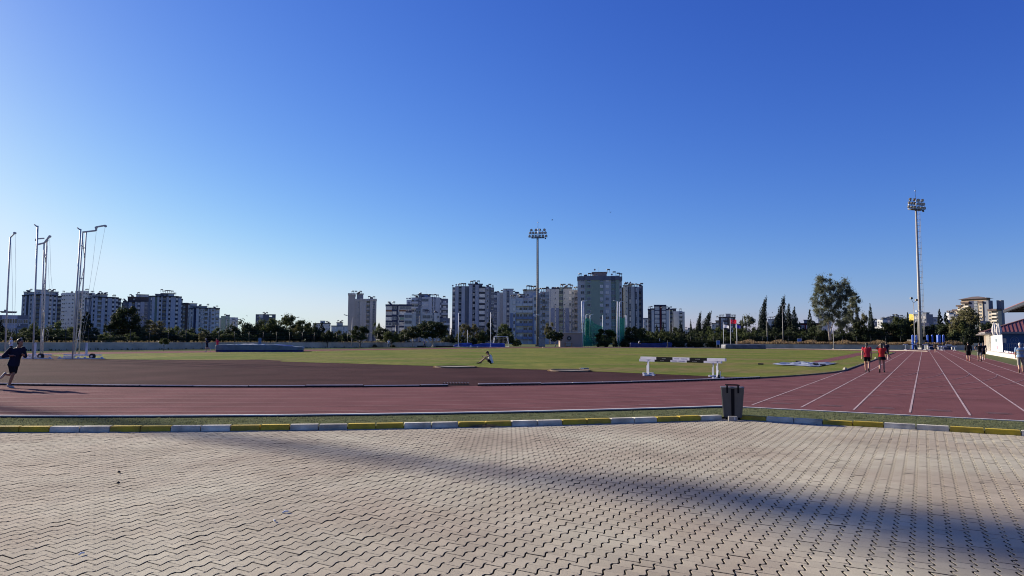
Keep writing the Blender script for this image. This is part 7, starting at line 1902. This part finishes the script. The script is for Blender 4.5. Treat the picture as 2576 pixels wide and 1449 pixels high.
T('bush', 1212, 832, 30, 194, 'mid', 'mid green bush left of the dark spruce', group=GB)
T('conifer', 1234, 796, 36, 196, 'conifer', 'dark spruce in front of the blue grey bowed block', group=GB)
T('broad', 1270, 815, 34, 196, 'mid', 'tree above the football goal', group=GB)
T('bush', 1272, 833, 44, 188, 'mid', 'green bush right behind the football goal', group=GB)
T('open', 1382, 812, 28, 200, 'olive', 'olive tree right of the floodlight mast', group=GB)
T('round', 1396, 832, 42, 189, 'dark', 'small round tree over the picnic table', zb=0, lift=.22, trunk=m_pbark)
T('bush', 1300, 852, 24, 190, 'mid', 'small pale bush before the blue based block', name='shrub', cat='shrub', zb=.2)
# right of the net cage
T('bush', 1520, 845, 34, 197, 'mid', 'light green shrub inside the view of the net cage', name='shrub', cat='shrub', zb=0)
T('broad', 1524, 828, 52, 204, 'mid', 'bushy tree behind the net cage', zb=0)
T('broad', 1586, 822, 44, 206, 'dark', 'dark tree right of the net cage', zb=0)
T('broad', 1608, 826, 40, 204, 'mid', 'green tree behind the navy mat', zb=0)
T('bush', 1640, 838, 50, 206, 'mid', 'low green tree behind the navy mat right part', zb=0)
T('bush', 1590, 842, 60, 200, 'dark', 'dark undergrowth shrub behind the hedge at the net cage', zb=0, name='shrub', cat='shrub')
T('conifer', 1652, 818, 22, 226, 'conifer', 'dark conifer before the left of the ladder patterned block', zb=0)
T('conifer', 1668, 812, 20, 228, 'conifer', 'dark conifer before the middle of the ladder patterned block', zb=0)
T('conifer', 1688, 816, 18, 226, 'conifer', 'dark conifer beside the tall street lamp', zb=0)
T('conifer', 1712, 812, 22, 224, 'conifer', 'feathery conifer before the white blank ended block', zb=0)
T('bush', 1668, 832, 46, 205, 'mid', 'rounded green tree below the ladder patterned block', zb=0)
T('bush', 1700, 838, 44, 204, 'mid', 'rounded green tree below the white blank ended block', zb=0)
T('bush', 1736, 840, 46, 204, 'dark', 'dark rounded tree below the cluster of pale roofs', zb=0)
T('bush', 1765, 842, 44, 202, 'mid', 'green rounded tree left of the flagpoles', zb=0)
T('bush', 1795, 838, 40, 204, 'mid', 'green rounded tree behind the white flag pole', zb=0)
T('bush', 1826, 834, 44, 206, 'mid', 'green rounded tree between the flagpoles', zb=0)
T('bush', 1864, 828, 62, 205, 'mid', 'broad flat topped green tree right of the flagpoles', zb=.2)
T('bush', 1902, 838, 44, 206, 'dark', 'dark rounded tree right of the broad flat topped tree', zb=.2)
for (x, y, w, d, lb) in ((1738, 806, 8, 240, 'slim short cypress right of the ladder patterned block'), (1757, 787, 16, 236, 'pointed cypress in front of the pale roofs'), (1776, 787, 26, 238, 'wider cypress with a ragged top left of the brown block'), (1881 - 14, 798, 8, 232, 'slim dark cypress just right of the blue flag'),
                       (1917.5, 752, 22, 226, 'very tall narrow cypress left of the lamp'), (1934, 808, 16, 222, 'short cypress touching the very tall narrow one'), (1948, 792, 22, 228, 'cypress between the two tallest ones'), (1964, 749, 26, 224, 'tall ragged cypress right behind the street lamp'),
                       (1981, 768, 22, 226, 'pointed cypress right of the tall ragged one'), (1995, 776, 24, 225, 'wide based cypress at the right end of the cypress row'), (2037, 781, 22, 216, 'thin conifer before the left of the big eucalyptus'), (2045, 808, 40, 212, 'dark conifer by the dark red house'),
                       (2156, 768, 13, 212, 'dark cypress with a bent tip right of the big eucalyptus'), (2190, 768, 15, 206, 'curved leaning cypress right of the eucalyptus trees'), (2283, 788, 20, 214, 'conifer with a bent tip left of the yellow walled house'), (2363, 780, 24, 208, 'pointed conifer right of the right floodlight mast'), (2378, 788, 24, 212, 'second pointed conifer right of the mast, paler and blunt')):
    T('cypress' if w < 20 or 'cypress' in lb else 'conifer', x, y, w * 1.22, d, 'conifer', lb, 'cypress_tree' if 'cypress' in lb else 'conifer_tree', 'tree', .9, 'cypresses and conifers behind the far bend')
# dark belt at the right of the cypresses
for (x, y, w, d, c, k, lb) in ((1918, 838, 40, 208, 'dark', 'bush', 'dark shrub at the foot of the very tall narrow cypress'), (1950, 826, 50, 210, 'dark', 'bush', 'dark shrub below the white house'), (1985, 832, 54, 210, 'dark', 'bush', 'dark shrub at the foot of the cypress row'), (2016, 836, 40, 208, 'mid', 'bush', 'green shrub before the dark red house'),
                             (2050, 822, 54, 206, 'dark', 'bush', 'dark shrub left of the eucalyptus trunk'), (2120, 826, 50, 206, 'dark', 'bush', 'dark shrub right of the eucalyptus trunk'), (2165, 806, 54, 204, 'dark', 'bush', 'dark tree mass below the curved cypress'), (2205, 826, 46, 202, 'dark', 'bush', 'dark shrub before the sunlit white house'),
                             (2240, 812, 54, 206, 'dark', 'broad', 'dark tree before the hillside houses'), (2262, 798, 40, 208, 'mid', 'broad', 'grey green tree right of the hillside houses'), (2282, 806, 40, 200, 'dark', 'broad', 'dark shrub left of the lamp pole with spotlights'), (2304, 812, 40, 198, 'dark', 'bush', 'dark shrub behind the lamp pole with spotlights'),
                             (2345, 818, 42, 204, 'dark', 'broad', 'dark tree right behind the floodlight mast'), (2372, 814, 46, 202, 'dark', 'bush', 'dark bush below the pointed conifers'), (2396, 830, 30, 198, 'dark', 'bush', 'dark bush left of the pale green tree'), (1878, 793, 34, 232, 'euc', 'open', 'pale open tree between the blue flag and the tall cypress'),
                             (2004, 798, 18, 222, 'euc', 'open', 'thin pale tree left of the dark red house'), (2170, 788, 20, 240, 'olive', 'open', 'nearly bare thin tree between the two bent cypresses'), (2480, 812, 40, 190, 'dark', 'broad', 'dark tree behind the parasols'), (2520, 818, 44, 186, 'mid', 'broad', 'green tree peeping over the maroon roof'),
                             (2446, 826, 44, 186, 'dark', 'bush', 'dark bush left of the building'), (2320, 838, 44, 200, 'dark', 'bush', 'dark shrub behind the grey booth'), (2412, 838, 40, 194, 'dark', 'bush', 'dark shrub behind the wall left of the building')):
    T(k, x, y, w * 1.12, d, c, lb, 'shrub' if k == 'bush' else 'tree', 'shrub' if k == 'bush' else 'tree', .9, 'trees behind the far bend')
T('broad', 2428, 776, 66, 196, 'olive', 'large pale olive green tree in front of the tan tower', 'tree', 'tree', .9)
T('bush', 2428, 812, 66, 194, 'mid', 'lower leafy growth under the pale olive green tree', 'shrub', 'shrub', .9)
# the big eucalyptus
def eucalyptus(label, px, ybase, D, blobs, limbs, seed, n, sz, zb=.9):
    b = PT(px, ybase, D); b.z = zb
    t = thing('eucalyptus_tree', label, 'tree', (b.x, D, zb))
    C = []; Rr = []; r = random.Random(seed)
    for (x, y, rad) in blobs:
        q = PT(x, y, D); rr = rad / F * D * 1.15
        for k in range(max(5, int(rad / 1.6))):
            C.append((q.x - b.x + r.uniform(-.75, .75) * rr, r.uniform(-1.2, 1.2) * rr, q.z - zb + r.uniform(-.75, .75) * rr)); Rr.append(rr * r.uniform(.28, .55))
    me = leaves('crown', C, Rr, n, sz, LM['euc'], seed, 1.0, .4, .7, .9); place('crown', me, t)
    mb = MB()
    for pts, r0, r1 in limbs:
        P_ = [PT(x, y, D) for x, y in pts]; m_ = len(P_)
        P_ = [Vector((p.x - b.x, .3 * math.sin(i * 1.7), p.z - zb)) for i, p in enumerate(P_)]
        mb.tube(P_, [r0 + (r1 - r0) * i / (m_ - 1) for i in range(m_)], 8)
    mb.build('trunk', m_pbark, t)
    return t
eucalyptus('big pale trunked eucalyptus rising above everything behind the far bend', 2088, 852, 200,
    [(2062, 712, 13), (2078, 702, 12), (2096, 716, 12), (2112, 712, 13), (2128, 722, 12), (2066, 732, 14), (2086, 730, 14), (2108, 736, 15), (2128, 742, 13), (2058, 750, 13), (2076, 752, 15), (2098, 754, 15), (2118, 760, 14), (2048, 764, 11), (2060, 772, 13), (2084, 776, 14), (2106, 780, 15), (2126, 784, 12), (2062, 790, 12), (2082, 800, 12), (2106, 804, 14), (2126, 806, 12), (2072, 812, 10), (2112, 822, 12), (2130, 826, 12), (2066, 826, 9), (2104, 838, 9)],
    [([(2088, 856), (2086, 835), (2084, 815), (2080, 790), (2078, 765), (2074, 735), (2076, 712)], .25, .04), ([(2091, 856), (2090, 835), (2096, 810), (2104, 795), (2112, 770), (2120, 740)], .19, .03), ([(2084, 815), (2074, 800), (2066, 780), (2062, 750), (2064, 725)], .09, .03), ([(2082, 800), (2092, 775), (2096, 745), (2098, 722)], .09, .03), ([(2092, 825), (2082, 815), (2074, 808)], .10, .03), ([(2096, 812), (2112, 800), (2126, 796)], .12, .04)], 5, 42000, .17)
eucalyptus('slimmer dark eucalyptus right of the big pale trunked one', 2146, 852, 206,
    [(2142, 740, 8), (2151, 744, 8), (2146, 756, 9), (2152, 764, 8), (2140, 770, 9), (2150, 780, 9), (2140, 790, 10), (2148, 802, 9), (2144, 818, 10)],
    [([(2146, 856), (2147, 820), (2146, 785), (2148, 750)], .14, .04), ([(2146, 800), (2140, 775), (2142, 745)], .10, .03)], 6, 14000, .17)
# standard trees and bushes in front of the left wall
T('round', 413, 851, 23, 104, 'mid', 'small clipped ball tree on a thin stem before the wall', zb=.02, lift=.35)
T('round', 509, 838, 18, 116, 'olive', 'short bent tree with a bunched crown left of the joggers', zb=.02, lift=.35)
T('bush', 745, 864, 10, 141, 'mid', 'small weed bush at the wall left of the lamp', 'shrub', 'shrub', .02)
T('bush', 795, 858, 34, 146, 'mid', 'spreading weed bush at the foot of the wall', 'shrub', 'shrub', .02)
T('bush', 943, 866, 12, 158, 'olive', 'tiny dry bush at the wall right of the beige tower', 'shrub', 'shrub', .02)
T('bush', 988, 867, 14, 160, 'dark', 'tiny dark bush at the wall by the person in white', 'shrub', 'shrub', .02)
T('bush', 694, 852, 14, 152, 'yellow', 'small yellow shrub on the wall top near the pale blue panel', 'shrub', 'shrub', .9)
# clipped hedge blocks
for (x0, x1, yt, lb) in ((1541, 1554, 857, 'small clipped hedge cube by the net cage'), (1573, 1626, 858, 'clipped hedge block behind the left half of the navy mat'), (1627, 1679, 858, 'clipped hedge block behind the right half of the navy mat'), (1681, 1724, 857.5, 'clipped hedge block just right of the navy mat'), (1727, 1771, 858, 'middle clipped hedge block of the row'), (1774, 1812, 856.5, 'clipped hedge block beside the blue box panel')):
    T('hedge', (x0 + x1) / 2, yt, x1 - x0, 193, 'hedge', lb, 'hedge', 'hedge', 0, 'clipped hedge blocks', depth=2.2)

# dry grass on the bank and along the wall foot
def blades(label, fn, n, h0, h1, w, m, seed):
    r = random.Random(seed); vs = []; fs = []
    for i in range(n):
        c = fn(r); h = r.uniform(h0, h1); a = r.uniform(0, 6.28); ww = r.uniform(.5, 1) * w
        dx, dy = math.cos(a) * ww, math.sin(a) * ww; k = len(vs)
        vs += [(c.x - dx, c.y - dy, c.z), (c.x + dx, c.y + dy, c.z), (c.x + dx * 2 + r.uniform(-.2, .2) * h, c.y + dy * 2, c.z + h), (c.x - dx * 1.4 + r.uniform(-.2, .2) * h, c.y - dy, c.z + h * .9)]
        fs.append((k, k + 1, k + 2, k + 3))
    me = bpy.data.meshes.new('grass'); me.from_pydata(vs, [], fs); me.materials.append(m); me.update()
    return tag(place('grass', me), label, 'grass', None, 'stuff')
def dens(r, p): return .55 + .45 * math.sin(p * .9) * math.sin(p * .37 + 1)
def dry_spot(r):
    while True:
        p = r.uniform(-8, 44); o = r.uniform(.5, 5.5)
        if r.random() < .35 + .65 * (.5 + .5 * math.sin(p * 1.7 + 2 * math.sin(p * .6)) ) * (1.1 - o * .1): return W(WR + o, p, .85 + .12 * o * max(0, math.sin(p * .8)))
blades('tall dry golden grass on the bank above the far wall', dry_spot, 9000, .12, .95, .045, m_dry, 1)
blades('dry grass and weeds along the top of the long wall', lambda r: W(r.uniform(-10, 170), WL + r.uniform(.5, 2.5), .88), 3000, .15, .55, .08, mat('weeds_olive', (0.13, 0.105, 0.055), .9, .35, 1, trans=.3), 2)
blades('weeds along the foot of the long wall', lambda r: W(r.uniform(-10, 165), WL - abs(r.gauss(.2, .4)), -.05), 700, .05, .3, .05, mat('weeds_green', (0.07, 0.085, 0.03), .9, .35, 1, trans=.3), 3)

# unbroken lower belt of shrubs that reads as one dark band
rb = random.Random(31)
for i in range(30):
    px = 1572 + i * 29 + rb.uniform(-5, 5); D = 212 + rb.uniform(-3, 5) - max(0, (px - 1900) * .018)
    T('bush', px, rb.uniform(833, 841), rb.uniform(44, 60), D, rb.choice(('dark', 'dark', 'mid')), 'dark shrub in the unbroken belt of undergrowth behind the hedge and the far wall', 'shrub', 'shrub', .3, 'undergrowth belt behind the far wall')
for i in range(24):
    px = 1690 + i * 30 + rb.uniform(-6, 6); D = 219 + rb.uniform(-2, 4) - max(0, (px - 1900) * .018)
    T('bush', px, rb.uniform(823, 832), rb.uniform(46, 62), D, rb.choice(('dark', 'dark', 'mid')), 'taller dark shrub at the back of the undergrowth behind the far wall', 'shrub', 'shrub', .3, 'taller shrubs behind the far wall')
for i in range(26):
    px = -30 + i * 36 + rb.uniform(-6, 6); D = (WL + 9) / (.5 - .866 * (px - 1288) / F) + rb.uniform(0, 3)
    T('bush', px, rb.uniform(833, 840), rb.uniform(46, 62), D, rb.choice(('dark', 'mid')), 'low shrub in the unbroken belt of undergrowth behind the long wall', 'shrub', 'shrub', .9, 'undergrowth belt behind the long wall')
